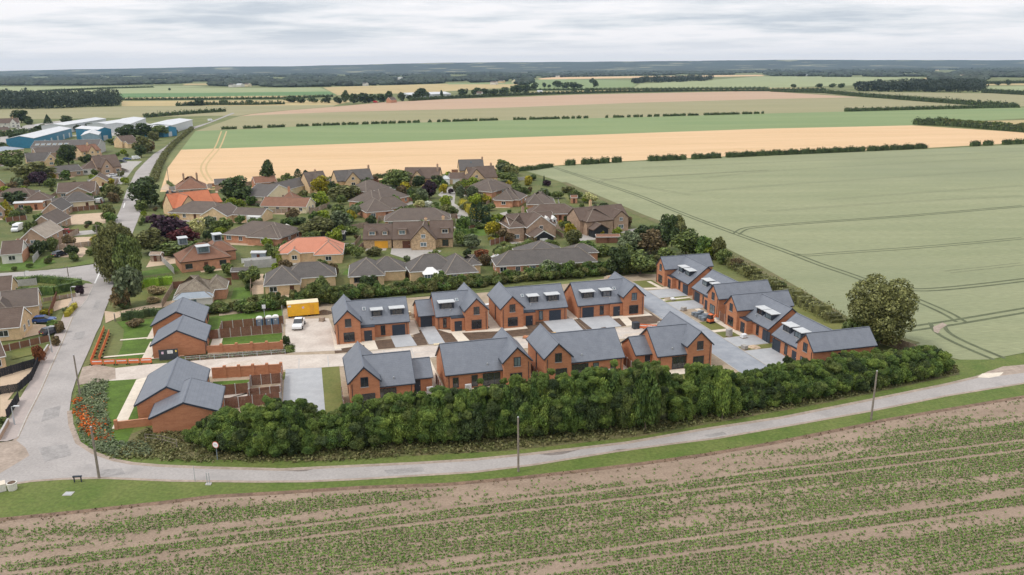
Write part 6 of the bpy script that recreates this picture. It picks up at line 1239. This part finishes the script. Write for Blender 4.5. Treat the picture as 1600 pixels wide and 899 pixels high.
for i, (x, b_, t_, w_, lf, lb) in enumerate([(965,430,384,38,'leaf_dark','dark bluish tree left end of the wood edge'),(1000,428,390,52,'leaf_mid','wide green tree in front of the wood edge'),(984,396,362,42,'leaf_grey','grey green tree behind the brown shed'),(1016,398,360,48,'leaf_brown','brownish green tree in the middle of the wood edge'),(1045,378,333,34,'leaf_dark','tall dark tree at the wheat side of the wood edge'),(1058,372,335,30,'leaf_olive','tall olive tree beside the dark one at the wheat'),(1072,400,358,46,'leaf_mid','broad green tree right of the brownish one'),(1098,404,366,30,'leaf_hedge','green tree behind the far right row house'),(1121,406,368,22,'leaf_olive','dark olive tree at the wheat corner of the site'),(1104,404,380,30,'leaf_lime','yellow green bush against the far right row house'),(1030,392,352,40,'leaf_dark','dark tree filling the wood edge centre'),(1040,418,388,40,'leaf_mid','green tree left of the far right row house'),(1128,412,388,24,'leaf_mid','small green bush at the right end of the wood'),(940,400,380,26,'leaf_mid','green bush at the left end of the wood'),(1005,372,352,32,'leaf_dark','dark green tree at the top of the wood edge'),(1150,418,402,22,'leaf_brown','brown scrub bush at the start of the wheat boundary'),(1172,432,414,26,'leaf_olive','olive bush in the scrub behind the right row'),(1215,452,438,24,'leaf_mid','green bush in the scrub behind the right row')]):
    T(x,b_,t_,w_,lf,lb,'bush' if w_ < 31 or b_ - t_ < 30 else 'round')
T(1369,542,430,106,'leaf_olive','large round tree in the wheat at the corner of the new estate',det='big'); T(1352,543,480,62,'leaf_mid','dark ivy clad lower crown of trees beside the large round field tree','bush',det='near'); T(1330,530,500,30,'leaf_mid','bush at the left foot of the large round field tree','bush')
# left village
for x, b_, t_, w_, lf, lb, kd in [(20,264,232,42,'leaf_mid','light green tree behind the left edge houses','round'),(57,284,253,60,'leaf_olive','wide olive green tree in the left village','round'),(62,290,266,28,'leaf_purple','dark purple tree in the left village','bush'),(108,258,224,30,'leaf_dark','dark tree in front of the grey factory roof','round'),(136,254,240,20,'leaf_dark','dark shrub by the buff brick house','bush'),(80,292,278,20,'leaf_mid','round green shrub above the brown roofs','bush'),(30,288,272,24,'leaf_olive','olive shrub left of the purple tree','bush'),(34,192,171,28,'leaf_dark','large dark tree beside the far white cottage','round'),(45,195,184,14,'leaf_dark','dark lower tree right of the far white cottage','bush'),(75,193,179,12,'leaf_conifer','pointed tree in front of the olive field','cone'),(103,194,181,18,'leaf_dark','rounded dark tree left of the long white shed','round'),
    (30,222,206,30,'leaf_dark','dark bushes left of the nearest blue shed','bush'),(50,214,200,26,'leaf_dark','dark trees above the nearest blue shed','bush'),(66,206,194,24,'leaf_dark','dark trees behind the blue shed roof','bush'),(120,205,194,30,'leaf_dark','dark trees between the long sheds','bush'),(138,202,192,26,'leaf_dark','dark trees right of the long pale shed','bush'),(5,236,222,20,'leaf_dark','dark bush at the left edge above the shed','bush'),
    (200,219,195,34,'leaf_dark','dark tree left in the clump beside the far road','round'),(226,216,193,36,'leaf_dark','dark tree in the middle of the roadside clump','round'),(252,214,195,34,'leaf_mid','dark green tree right in the roadside clump','round'),(268,210,198,20,'leaf_dark','small dark tree by the blue gabled unit','bush'),(240,220,204,18,'leaf_olive','olive tree below the roadside clump','bush'),(224,240,213,28,'leaf_olive','olive tree in front of the buff house','round'),(221,246,226,18,'leaf_dark','dark tree right of the buff house','round'),(236,238,218,16,'leaf_brown','brownish tree beside the far road','bush'),(178,226,216,26,'leaf_mid','low green shrubs behind the big brown house','bush'),
    (178,314,289,34,'leaf_olive','olive roadside tree before the far road bend','round'),(172,290,278,14,'leaf_yellow','yellow green roadside shrub','bush'),(160,292,280,8,'leaf_yellow','bright yellow small shrub on a front lawn','bush'),(190,276,266,12,'leaf_olive','olive shrub by the roadside drives','bush'),(196,288,276,14,'leaf_lime','light green shrub on the roadside bank','bush'),(170,346,318,22,'leaf_olive','olive tree at the roadside left of the narrow road','round'),
    (114,400,381,22,'leaf_dark','dark spreading shrub beside the dark people carrier','bush'),(145,398,386,20,'leaf_mid','bright shrub by the roadside fence','bush'),(61,399,374,26,'leaf_dark','dark green bush at the white bungalow corner','bush'),(98,363,354,16,'leaf_dark','dark shrub beside the red car','bush'),(138,351,345,13,'leaf_dark','round dark shrub on the tan forecourt','bush'),(76,412,402,14,'leaf_olive','clipped round shrub on the bungalow lawn','bush'),(47,418,411,11,'leaf_mid','small green shrub on the bungalow lawn','bush'),(23,423,416,9,'leaf_mid','tiny green shrub near the low wall','bush'),(12,336,312,18,'leaf_yellow','yellow green conifer at the left edge','cone'),(26,318,298,40,'leaf_dark','dark shrubs above the flat roofed building','bush'),(160,380,368,14,'leaf_dark','dark shrub at the foot of the junction tree','bush'),
    (62,567,538,18,'leaf_redbrown','round red brown topiary bush at the pavement','bush'),(82,512,500,18,'leaf_hedge','clipped dark bush hiding part of the blue car','bush'),(72,492,483,22,'leaf_yellow','yellow green bush by the bungalow drive','bush'),(48,494,486,16,'leaf_olive','olive bush in the front garden','bush'),(103,489,480,11,'leaf_grey','blue grey round shrub on the drive','bush'),(95,520,500,14,'leaf_brown','straggly brown shrub along the pavement','bush'),(88,540,524,14,'leaf_brown','brown shrub beside the street lamp','bush'),(126,462,444,14,'leaf_purple','dark purple shrub at the hedge end','bush'),(4,664,652,14,'leaf_mid','green shrub behind the curved brick wall','bush'),
    (244,460,446,26,'leaf_straw','dry straw coloured bush on the lawn, upper of two','bush'),(240,474,463,22,'leaf_straw','dry straw coloured bush on the lawn, lower of two','bush'),(210,510,498,26,'leaf_brown','brown bush at the entrance of the gravel drive','bush'),(196,482,470,18,'leaf_dark','dark shrub below the junction trees','bush'),(224,452,440,6,'leaf_lime','small lime shrub at the hedge end','bush'),(447,540,524,14,'leaf_dark','clipped shrub by the end pier of the garden wall','bush'),(300,520,508,12,'leaf_dark','dark shrub at the new bungalow patio','bush')]:
    T(x, b_, t_, w_, lf, lb, kd)
# ---------------------------------------------------------------- gardens: patios and shrubs between the houses
def in_house(p, m):
    for a, ang, x0, y0, x1, y1 in BOXES:
        d = p - a; c, s = math.cos(ang), math.sin(ang); x = d.x*c + d.y*s; y = -d.x*s + d.y*c
        if x0 - m < x < x1 + m and y0 - m < y < y1 + m: return True
    return False
def inp(x, y, pl):
    r = False; j = len(pl) - 1
    for i in range(len(pl)):
        if (pl[i][1] > y) != (pl[j][1] > y) and x < (pl[j][0]-pl[i][0])*(y-pl[i][1])/(pl[j][1]-pl[i][1]) + pl[i][0]: r = not r
        j = i
    return r
ROADW = [tuple(G(*q)) for q in ROAD_R + list(reversed(ROAD_L))]; SITEW = [tuple(UV(*q)) for q in [(-75,-20),(-75,48),(-28,49),(10,49),(48,55),(64,48),(64,-24),(-30,-30)]] 
VH = [h for h in HOUSES if 150 < h[6] < 480]
gr = random.Random(5)
for i, h in enumerate(VH):
    f = h[3]; W, dep = h[4], h[5]; a0 = gr.uniform(-.1, .5)*W; a1 = a0 + gr.uniform(.5, 1.0)*W
    sheet('patio', [f(a0, -gr.uniform(1.5, 4)), f(a1, -gr.uniform(1.5, 4)), f(a1, 1), f(a0, 1)], gr.choice(['gravel_grey', 'gravel_tan', 'gravel_tan', 'gravel_grey']), -0.0345 + .0002*i)
    if gr.random() < .6: sheet('lawn', [f(-2, dep), f(W + 1, dep), f(W + 2, dep + gr.uniform(4, 8)), f(-1, dep + gr.uniform(4, 8))], gr.choice(['lawn_dry', 'lawn_dry', 'lawn_fresh']), -0.0343 + .0002*i)
fence_seen = set()
SHORT0 = lambda l: ' '.join(l.split(' with ')[0].split(' beside ')[0].split(' in front ')[0].split()[:7])
for i, h in enumerate(VH):
    f = h[3]; W, dep = h[4], h[5]
    yb = dep + gr.uniform(3.5, 7)
    for a_, b_, wh in (((-2.5, yb), (W + 2.5, yb), 'behind'), ((W + gr.uniform(1.6, 3), -gr.uniform(0, 4)), (W + 2.4, yb), 'right of'), ((-gr.uniform(1.6, 3), 0), (-2.4, yb), 'left of')):
        A_, B_ = f(*a_), f(*b_); n_ = max(2, int((B_ - A_).length))
        if gr.random() < .3 or any(in_house(A_.lerp(B_, q/n_), .5) or inp(*A_.lerp(B_, q/n_), ROADW) or inp(*A_.lerp(B_, q/n_), SITEW) for q in range(n_ + 1)): continue
        lb = f'garden fence {wh} the {SHORT0(h[1])}'
        if lb in fence_seen: continue
        fence_seen.add(lb); pm = gr.choice(['fence_weathered', 'fence_weathered', 'fence_brown', 'concrete_grey']); fence([A_, B_], gr.uniform(1.3, 1.9), lb, panel=pm, post=pm, plen=2.4)
    if gr.random() < .45 and 'shed' + SHORT0(h[1]) not in fence_seen:
        fence_seen.add('shed' + SHORT0(h[1]))
        p = f(gr.uniform(0, W), dep + gr.uniform(2, 3.5))
        if not in_house(p, 2.0) and not inp(p.x, p.y, ROADW) and not inp(p.x, p.y, SITEW):
            rt = empty('garden_shed', (p.x, p.y, 0), gr.uniform(-.3, .3), f'small garden shed behind the {SHORT0(h[1])}', 'shed'); roof_wall(rt, gr.choice(['x', 'y']), -1.5, 0, 1.5, 2.2, 2.0, 2.6, gr.choice(['fence_brown', 'fence_weathered', 'black_boards', 'render_white']), gr.choice(['tile_grey', 'lead_roof', 'tile_brown']), oh=.12, t=.1); door(rt, 'front', 0, .8, 1.8, .13, 'door_brown')
ZONES = [[(-60,250),(120,236),(235,236),(226,290),(212,330),(180,395),(150,404),(60,416),(-60,420)], [(255,310),(520,284),(800,266),(850,283),(930,310),(1000,337),(1040,372),(1020,415),(800,440),(520,468),(330,484),(270,440),(225,392),(215,340),(230,300)]]
KEEP = [[(97,352),(165,349),(166,332),(105,336)],[(85,385),(150,380),(152,370),(92,371)],[(90,402),(128,402),(140,390),(88,393)],[(228,418),(281,411),(281,398),(236,404)],[(610,397),(660,412),(690,392),(640,384)],[(712,352),(734,350),(730,330),(710,318),(712,300),(716,290),(697,293),(684,305),(700,312)],[(735,345),(795,342),(795,330),(745,338)],[(772,390),(795,383),(800,400),(768,405)],[(190,290),(215,290),(222,330),(180,330)],[(150,290),(215,245),(240,240),(200,300)],[(222,424),(281,414),(280,432),(219,440)]]
KEEP.append(ROAD_R + list(reversed(ROAD_L)))
KW = [[tuple(G(*q)) for q in pl] for pl in KEEP]
placed = []; SEEN = set()
def inp(x, y, pl):
    r = False; j = len(pl) - 1
    for i in range(len(pl)):
        if (pl[i][1] > y) != (pl[j][1] > y) and x < (pl[j][0]-pl[i][0])*(y-pl[i][1])/(pl[j][1]-pl[i][1]) + pl[i][0]: r = not r
        j = i
    return r
LCOL = [('leaf_hedge','bright green'),('leaf_mid','fresh green'),('leaf_dark','dark green'),('leaf_mid','mid green'),('leaf_mid','leafy green'),('leaf_olive','olive green'),('leaf_hedge','deep green'),('leaf_grey','grey green'),('leaf_lime','light green'),('leaf_brown','brownish'),('leaf_yellow','yellowish')]
SHORT = lambda l: ' '.join(l.split(' with ')[0].split(' beside ')[0].split(' in front ')[0].split()[:6])
for zi, (zone, target) in enumerate(zip(ZONES, (120, 330))):
    wz = [tuple(G(*q)) for q in zone]; X0, X1 = min(p[0] for p in wz), max(p[0] for p in wz); Y0, Y1 = min(p[1] for p in wz), max(p[1] for p in wz); n = 0
    for _ in range(16000):
        if n >= target: break
        p = Vector((gr.uniform(X0, X1), gr.uniform(Y0, Y1)))
        if not inp(p.x, p.y, wz) or in_house(p, 1.6) or any(inp(p.x, p.y, k) for k in KW): continue
        if any((p - q).length < 2.7 for q in placed): continue
        hh = min(VH, key=lambda h: (h[0] - p).length)
        if (hh[0] - p).length > hh[2] + 16: continue
        if in_house(p - Vector((0, 3.0)), 1.0) is False and gr.random() < .25: continue
        d = p - hh[0]; side = ('behind' if d.y > 0 else 'in front of') if abs(d.y) > abs(d.x) else ('right of' if d.x > 0 else 'left of')
        r = gr.choice([.8, 1.0, 1.2, 1.5, 1.9, 2.2, 2.7]); h = r * gr.uniform(1.2, 2.0); lf, cn = gr.choice(LCOL)
        sz = 'small' if r < 1.1 else 'medium' if r < 1.7 else 'large'
        lb = f'{sz} {cn} garden shrub {side} the {SHORT(hh[1])}'
        if lb in SEEN: continue
        SEEN.add(lb)
        nm_ = 'tree' if r > 1.8 else 'bush' if r < 1.1 else 'shrub'; lb = lb.replace('shrub', nm_)  # name goes by size alone; every one is an added garden shrub
        tree_at(p, r, h, 'bush', lf, lb, nm_, nm_, None, 'mid' if p.y < 330 else 'far'); placed.append(p); n += 1
# ---------------------------------------------------------------- field hedges
def hrow(x0, x1, yf, label, group, h=2.6, w=3.0, leaf='leaf_dark', dens=3.0, size=.8):
    n = max(1, int((x1 - x0)/40)); pts = [G(x0 + (x1-x0)*i/n, yf(x0 + (x1-x0)*i/n)) for i in range(n+1)]
    return hedge_w(pts, w, h, leaf, label, dens=dens, size=size, wob=.15, group=group)
def lerpy(tab):
    def f(x):
        for (xa, ya), (xb, yb) in zip(tab[:-1], tab[1:]):
            if x <= xb: return ya + (yb - ya) * (x - xa) / (xb - xa)
        return tab[-1][1]
    return f
y1 = lerpy([(700,267),(800,264),(870,259.5),(970,253.5),(1070,249.5),(1200,243),(1350,236.5),(1450,231.5),(1600,224.5),(1700,219)])
LH = 'trimmed hawthorn section in the gappy hedge between ripe wheat and pale wheat'
for i_, (a, b) in enumerate([(884,898),(909,935),(938,951),(957,970),(1013,1071),(1081,1125),(1135,1205),(1205,1350),(1356,1387),(1391,1426),(1430,1447),(1517,1530),(1537,1550),(1567,1580),(1584,1605)]):
    hrow(a, b, y1, f'{ORD[i_]} hawthorn section from the left in the hedge between ripe and pale wheat', 'trimmed hedge sections between the ripe and pale wheat', 2.5, 3.0, 'leaf_dark', 3.5, .7)
y2 = lerpy([(330,203),(400,200.5),(500,196.5),(780,188),(830,187),(920,184.8),(1000,183),(1200,177.5),(1320,174.5),(1500,170),(1600,168)])
LG = 'dark bush section in the gappy hedge line beyond the green field'
for i_, (a, b) in enumerate([(346,370),(380,410),(418,445),(463,482),(488,502),(504,531),(534,541),(543,560),(566,576),(580,593),(595,605),(607,618),(622,634),(636,642),(645,656),(669,674),(683,688),(691,704),(707,746),(749,778),(802,806),(807,822),(827,847),(848,874),(878,890),(893,898),(901,908),(912,919),(946,950),(958,975),(980,985),(990,998),(1000,1004),(1012,1018),(1022,1030),(1036,1071),(1075,1091),(1100,1155),(1160,1175),(1178,1186),(1190,1193)]):
    hrow(a, b, y2, f'{ORD[i_]} dark bush from the left in the gappy line beyond the green field', 'gappy dark hedge beyond the green field', 1.9, 2.2, 'leaf_dark', 2.2, .9)
hrow(1320, 1590, y2, 'long unbroken dark hedge along the far right of the green field', None, 3.2, 4, 'leaf_dark', 1.0, 1.4)
def hpx(px, h, w, label, leaf='leaf_dark', dens=.7, size=1.8, **k): return hedge(px, h, w, leaf, label, dens=dens, size=size, wob=.3, **k)
hpx([(1205,143.5),(1290,146),(1345,151),(1440,158.5),(1520,164.5),(1590,168.5)], 4.2, 6, 'long dark hedge running diagonally to the hedge corner on the right')
hpx([(640,158),(700,154.5),(800,150),(860,147.8),(960,145),(1080,143),(1205,142.5),(1290,141.5)], 3.8, 6, 'dark hedge belt along the far edge of the brown field')
hpx([(1427,194.5),(1500,198),(1600,207),(1700,213)], 3.2, 4.5, 'low dark hedge along the ripe wheat at the right edge', 'leaf_dark', 1.6, 1.0)
hpx([(1430,192),(1480,190.5)], 3.0, 4, 'short dark hedge end at the plantation corner', 'leaf_dark', 1.6, 1.0)
hpx([(1535,145),(1600,148.5),(1700,153)], 5, 7, 'dark hedge right of the far wood block'); hpx([(1535,131.5),(1600,130.3),(1700,128.5)], 5, 7, 'thin far hedge beyond the wood block at the right edge')
hpx([(226,184),(300,178),(352,174.5)], 3, 4, 'dark hedge behind the industrial sheds running to the far road')
hpx([(190,156.8),(320,156),(445,154.6),(520,151.5)], 3, 4, 'thin straight dark hedge across the far left ochre field')
hpx([(275,166),(320,164.5),(400,164),(445,163)], 3.5, 5, 'scrub hedge on the far left field edge'); hpx([(0,214),(40,208)], 3, 4, 'hedge near the far left yard')
hpx([(980,140.8),(1080,139.8),(1200,139)], 3, 6, 'thin far hedge above the dark belt'); hpx([(820,141.8),(900,141),(990,140.5)], 3, 6, 'thin far hedge below the saturated green field')
hpx([(60,144),(110,141.5),(180,138.5),(240,137)], 3, 8, 'thin far hedge curving over the left pale field')
# trees standing along the far hedges, each one a thing
FT = [(312,165,153,16),(350,162,156,14),(300,165.5,158,12),(390,161,156,12),(455,160,149,22),(470,161,151,16),(490,161,152,16),(510,161,152,16),(528,162,150,14),(540,160,140.5,12),(552,163,145,16),(566,161,145,20),(580,160.5,146,20),(596,159.5,146,18),(607,158,141,12),(628,158,144,12),(640,156,148,12),(657,154,136.5,19),(648,153,146,9),(668,153,143,8),(690,152,140,5),(724,150,138,18),(744,149.5,136,15),(758,149,138,14),(772,148.5,138,16),(788,148,136,18),(806,147,132,20),(820,145,132,18),(835,140,128,12),(850,136.5,129,7),(858,137.5,132,6),(871,136.5,126,16),(884,138,128,18),(896,138,128,14),(905,138,131,14),(925,130,122,9),(930,136.5,125,9),(898,144,137,9),(918,143.5,137.5,8),(926,143.5,137,6),(1010,143,136,5),(1240,137.5,131,9),(1280,137,130.5,11),(1300,137,130,11),(1315,137.5,130,12),(1338,137,129,10),(1150,143,138,8),(1356,140.5,127,5),(1574,133,124,10),(1558,133.5,127,9),(265,141.5,137.5,4),(40,141.5,136.5,4),(10,141.5,138,4)]
for i_, (x, b_, t_, w_) in enumerate(sorted(FT)):
    side = 'left' if x < 620 else 'middle' if x < 1100 else 'right'
    T(x, b_, t_, w_, 'leaf_dark', f'{ORD[i_] if i_ < 60 else "very last"} distant dark tree from the left along the far hedge lines', 'bush', 'far', name='tree', group=f'distant trees along the far hedges, {side}')
# plantation of young trees on the right
for i in range(60):
    x = 1470 + 150 * ((i * 0.618) % 1); row = (i * 0.377) % 1; b_ = 190.5 + (x - 1470) * 0.085 + row * 3 - 2.5
    T(x, b_, b_ - random.uniform(3.5, 7) - (3 if x > 1575 and i % 3 == 0 else 0), random.uniform(5, 9), random.choice(['leaf_olive', 'leaf_mid', 'leaf_grey']), 'young tree in the plantation strip at the right edge of the ripe wheat', 'bush', 'far', name='tree', group='young plantation trees')
# ---------------------------------------------------------------- far woods (nobody could count these trees)
def blob_proto(seed):
    r = random.Random(seed); V_ = [(0,0,1)]
    for i in range(5): a = i*1.2566 + r.random()*.5; q = r.uniform(.55, .85); V_.append((math.cos(a)*q, math.sin(a)*q, r.uniform(.62, .85)))
    for i in range(6): a = i*1.047 + r.random()*.4; q = r.uniform(.85, 1.1); V_.append((math.cos(a)*q, math.sin(a)*q, r.uniform(.3, .5)))
    for i in range(6): a = i*1.047 + r.random()*.2; q = r.uniform(.6, .8); V_.append((math.cos(a)*q, math.sin(a)*q, 0))
    F_ = [(0, 1+i, 1+(i+1) % 5) for i in range(5)]
    for i in range(5): F_ += [(1+i, 6+i, 6+(i+1)), (1+i, 7+i, 1+(i+1) % 5)]
    F_ += [(1, 11, 6)]
    for i in range(6): F_ += [(6+i, 12+i, 12+(i+1) % 6), (6+i, 12+(i+1) % 6, 6+(i+1) % 6)]
    return V_, F_
PB = [blob_proto(i) for i in range(6)]
def wood(items, label, leaf='leaf_far'):
    """items: (x, y, radius, height)"""
    V_ = []; F_ = []
    for i, (x, y, r, h) in enumerate(items):
        v, f = PB[i % 6]; a = random.uniform(0, 6.28); c, s = math.cos(a), math.sin(a); n = len(V_)
        V_ += [(x + (p[0]*c - p[1]*s)*r, y + (p[0]*s + p[1]*c)*r, -.5 + p[2]*h) for p in v]; F_ += [tuple(k + n for k in q) for q in f]
    me = bpy.data.meshes.new('woodland'); me.from_pydata(V_, [], F_); me.update(); me.materials.append(M[leaf])
    return tag(put('woodland', me), label, 'woodland', None, 'stuff')
def inpoly(x, y, pl):
    r = False; j = len(pl) - 1
    for i in range(len(pl)):
        if (pl[i][1] > y) != (pl[j][1] > y) and x < (pl[j][0]-pl[i][0])*(y-pl[i][1])/(pl[j][1]-pl[i][1]) + pl[i][0]: r = not r
        j = i
    return r
def wfill(px, n, h=(9, 14), r=(6, 10), keep=lambda x, y: True):
    xs = [p[0] for p in px]; ys = [p[1] for p in px]; o = []; k = 0
    while len(o) < n and k < n*30:
        k += 1; x = random.uniform(min(xs), max(xs)); y = random.uniform(min(ys), max(ys))
        if inpoly(x, y, px) and keep(x, y): g = G(x, y); o.append((g.x, g.y, random.uniform(*r), random.uniform(*h)))
    return o
from mathutils import noise as MN
def gapn(sx, sy, th, off=0): return lambda x, y: MN.noise(Vector((x/sx + off, y/sy, off))) > th
# leafy wood blocks near enough to show leaves
def leafwood(px, n, label, leaf, h, r, size=2.0):
    cs = []; ns = []
    for x, y, rr, hh in wfill(px, n, h, r):
        k = int(90); d = unit(k); d[:, 2] = np.clip(d[:, 2] * 1.1 + .1, -1, 1)
        c = np.stack([x + d[:, 0]*rr, y + d[:, 1]*rr, hh*(.5 + .5*d[:, 2])], axis=1); cs.append(c); ns.append(d)
    cs = np.concatenate(cs); cs[:, 2] = np.maximum(cs[:, 2], 0.3); ns = np.concatenate(ns) + RNG.normal(size=(len(cs), 3))*.45
    me = quads_mesh('woodland', cs, ns, size*RNG.uniform(.7, 1.4, len(cs))); o = put('woodland', me, None, M[leaf]); tag(o, label, 'woodland', None, 'stuff')
leafwood([(-120,171),(0,171),(80,170),(140,168),(188,165.5),(188,160),(100,160),(0,160),(-120,160)], 300, 'dark wood block standing on the left above the industrial sheds', 'leaf_far', (14, 21), (5, 8.5), 2.6)
leafwood([(1340,143),(1535,145),(1535,136),(1440,134),(1370,137)], 170, 'dark wood block in the far right fields', 'leaf_far', (13, 18), (8, 13), 3.6)
leafwood([(985,131),(1115,126.5),(1115,123),(1080,122.5),(1000,126)], 90, 'small dark wood in the middle of the far pale field', 'leaf_far', (10, 16), (9, 14), 4)
g1 = gapn(46, 2.6, -.06); g2 = gapn(70, 2.5, -.04, 7.3)
wood(wfill([(-200,135),(0,134),(160,134),(280,131),(330,127),(330,113),(-200,117)], 4200, (10, 15), (10, 20), lambda x, y: y > 129 or g1(x, y)), 'broad blue green woodland belt on the far left horizon')
wood(wfill([(330,134.5),(420,137),(520,135.5),(700,130.5),(830,127),(830,106),(330,112)], 4600, (10, 15), (9, 18), lambda x, y: g1(x, y)), 'wooded village belt in the middle distance left of centre')
wood(wfill([(830,122),(990,118.5),(1200,116.5),(1200,101),(830,104)], 3000, (10, 15), (10, 22), gapn(50, 2.6, -.1, 2)), 'wooded belt in the far centre under the hills')
wood(wfill([(1195,119),(1310,120.5),(1450,120),(1460,127),(1530,130),(1540,121),(1700,122),(1700,95),(1200,100)], 4800, (10, 16), (10, 22), gapn(50, 2.6, -.12, 5)), 'wooded belt on the far right with scattered houses')
wood(wfill([(-300,116),(0,114),(800,105),(1700,97),(1700,105),(800,110),(0,121),(-300,124)], 2600, (12, 18), (25, 70), g2), 'most distant woods at the foot of the hills')
wood(wfill([(820,134),(835,128),(812,128),(806,132)], 60, (11, 16), (8, 12)), 'clump of trees round the far yellow house')
# ---------------------------------------------------------------- hills
nx, ny = 140, 26; V_ = []; F_ = []
for j in range(ny):
    y = 6000 + 4800 * (j/(ny-1))**1.0; t = j/(ny-1)
    for i in range(nx):
        x = -12500 + 25000*i/(nx-1); a = x / y
        n = MN.noise(Vector((x/1800, y/2500, 1.7)))*12 + MN.noise(Vector((x/500, y/1400, 5.1)))*6
        ht = -1.0 + min(1, t*1.3)**1.8 * max(18, 95 + 37*max(-.8, min(.8, a)) - 96*min(.5, a*a) + n)
        V_.append((x, y, ht))
for j in range(ny-1):
    for i in range(nx-1): k = j*nx + i; F_.append((k, k+1, k+nx+1, k+nx))
me = bpy.data.meshes.new('hills'); me.from_pydata(V_, [], F_); me.update(); me.materials.append(M['hills_land'])
for q in me.polygons: q.use_smooth = True
tag(put('hills', me), kind='structure')
# ---------------------------------------------------------------- near ground cover
def fieldtop_y(x):                            # far edge of the beet field, world y for a world x
    best = None
    for a, b in zip(FT_W[:-1], FT_W[1:]):
        if min(a.x, b.x) <= x <= max(a.x, b.x): return a.y + (b.y - a.y)*(x - a.x)/((b.x - a.x) or 1)
    return FT_W[0].y if x > 0 else FT_W[-1].y
FT_W = [G(*p) for p in FIELD_TOP]
def scatter(name, label, c, size, leaf, per, spread, up=.9, cat=None):
    k = len(c); cc = np.repeat(c, per, axis=0); off = RNG.normal(size=(k*per, 3))*spread; off[:, 2] = np.abs(off[:, 2])*.8 + .03; cc = cc + off
    nn = RNG.normal(size=(k*per, 3))*.8; nn[:, 2] += up
    me = quads_mesh(name, cc, nn, size*RNG.uniform(.6, 1.3, k*per)); return tag(put(name, me, None, M[leaf]), label, cat or 'plants', None, 'stuff')
cs = []
rowdir = (G(1560,700) - G(60,880)).normalized(); rn = Vector((-rowdir.y, rowdir.x)); org = Vector((0, 70))
for r_ in range(-95, 110):
    off = r_*0.5
    bandn = MN.noise(Vector((r_*.17, 3.3, 0)))*.6 + MN.noise(Vector((r_*.61, 9.1, 0)))*.6
    if r_ % 24 in (0, 5): continue                  # wheelings of the tractor
    for s_ in np.arange(-75, 120, .19):
        s = s_ + random.uniform(-.12, .12); p = org + rn*(off + random.uniform(-.1, .1)) + rowdir*s
        if abs(p.x) > .66*p.y + 6 or p.y < 60: continue
        ed = fieldtop_y(p.x) - p.y
        if ed < 1.2: continue
        dn = MN.noise(Vector((s*.016, off*.5, 2.2)))*.8 + MN.noise(Vector((s*.1, off*.9, 7.7)))*.5 + bandn*.4 + MN.noise(Vector((s*.04, off*.07, 5.2)))*.3
        thr = .34 - min(1, max(0, (ed - 1.5)/9))*.52
        if ed > 16: thr -= .08
        thr -= .10 if p.x > 0 else .04
        if dn + random.uniform(-.22, .22) > thr or random.random() < .10: cs.append((p.x, p.y, 0))
scatter('beet_plants', 'rows of young green beet plants with bare soil between them', np.array(cs), .205, 'leaf_beet', 5, .1, 1.0, 'crop')
# rough grass under the hedge and on the road corner
def in_area(px, n, keep=None):
    xs = [p[0] for p in px]; ys = [p[1] for p in px]; o = []
    wp = [G(*p) for p in px]; X0, X1 = min(p.x for p in wp), max(p.x for p in wp); Y0, Y1 = min(p.y for p in wp), max(p.y for p in wp); pl = [(p.x, p.y) for p in wp]
    for _ in range(n*12):
        if len(o) >= n: break
        x, y = random.uniform(X0, X1), random.uniform(Y0, Y1)
        if inpoly(x, y, pl) and (keep is None or keep(x, y)): o.append((x, y, 0))
    return np.array(o)
scatter('rough_grass', 'rough dry grass and weeds under the front hedge', in_area([(175,716),(230,672),(300,676),(500,694),(800,682),(1000,664),(1300,604),(1490,568),(1500,582),(1300,626),(1000,680),(800,702),(500,722),(300,722)], 4200), .38, 'leaf_rough', 4, .2, .9, 'grass')
scatter('rough_grass', 'rank green growth on the road corner below the new lawn', in_area([(116,640),(122,612),(150,592),(168,596),(165,640),(180,690),(230,694),(240,712),(180,716),(150,704),(126,684)], 1300), .34, 'leaf_grey', 5, .2, 2.5, 'grass')
scatter('poppies', 'orange poppies flowering on the road corner', in_area([(113,640),(118,620),(126,622),(140,650),(165,668),(172,690),(150,690),(132,676),(116,656)], 300, lambda x, y: MN.noise(Vector((x*.35, y*.3, 1)))>-.1), .34, 'leaf_poppy', 4, .2, .8, 'flowers')
scatter('poppies', 'scattered orange poppies in the weeds beside the lawn', in_area([(126,615),(160,610),(180,690),(150,690)], 45), .3, 'leaf_poppy', 3, .18, .8, 'flowers')
scatter('bed_plants', 'young shrubs planted along the garden wall by the site road', np.array([(*UV(u, 18.4 + random.uniform(-.8, .8) + (-38 - u)*.01 - (u + 55)*.03), 0) for u in np.arange(-55, -37.5, .22)]), .32, 'leaf_grey', 6, .2, .5)
scatter('bed_plants', 'green ground cover in the curved bed by the site yard', np.array([(*UV(random.uniform(-38.3, -36.8), random.uniform(16.9, 21)), 0) for _ in range(120)]), .3, 'leaf_mid', 5, .18, .5)
scatter('field_stubble', 'dry stalks on the soil edge of the beet field', in_area([(0,812),(250,786),(700,757),(1000,726),(1380,658),(1600,621),(1600,626),(1000,734),(700,764),(250,794),(0,820)], 450), .22, 'leaf_brown', 3, .1, .3, 'grass')
# ---------------------------------------------------------------- haze
hm = bpy.data.materials.new('haze'); hm.use_nodes = True; t = hm.node_tree; t.nodes.clear()
o = t.nodes.new('ShaderNodeOutputMaterial'); pv = t.nodes.new('ShaderNodeVolumePrincipled'); pv.inputs['Color'].default_value = (0.58, 0.79, 1.0, 1); pv.inputs['Density'].default_value = 0.000055; pv.inputs['Anisotropy'].default_value = 0.6
t.links.new(pv.outputs[0], o.inputs['Volume'])
hb = MB().box(-14800, -90, -2.0, 14800, 10900, 175).mesh('haze'); hb.materials.append(hm); ho = tag(put('haze', hb), kind='stuff')
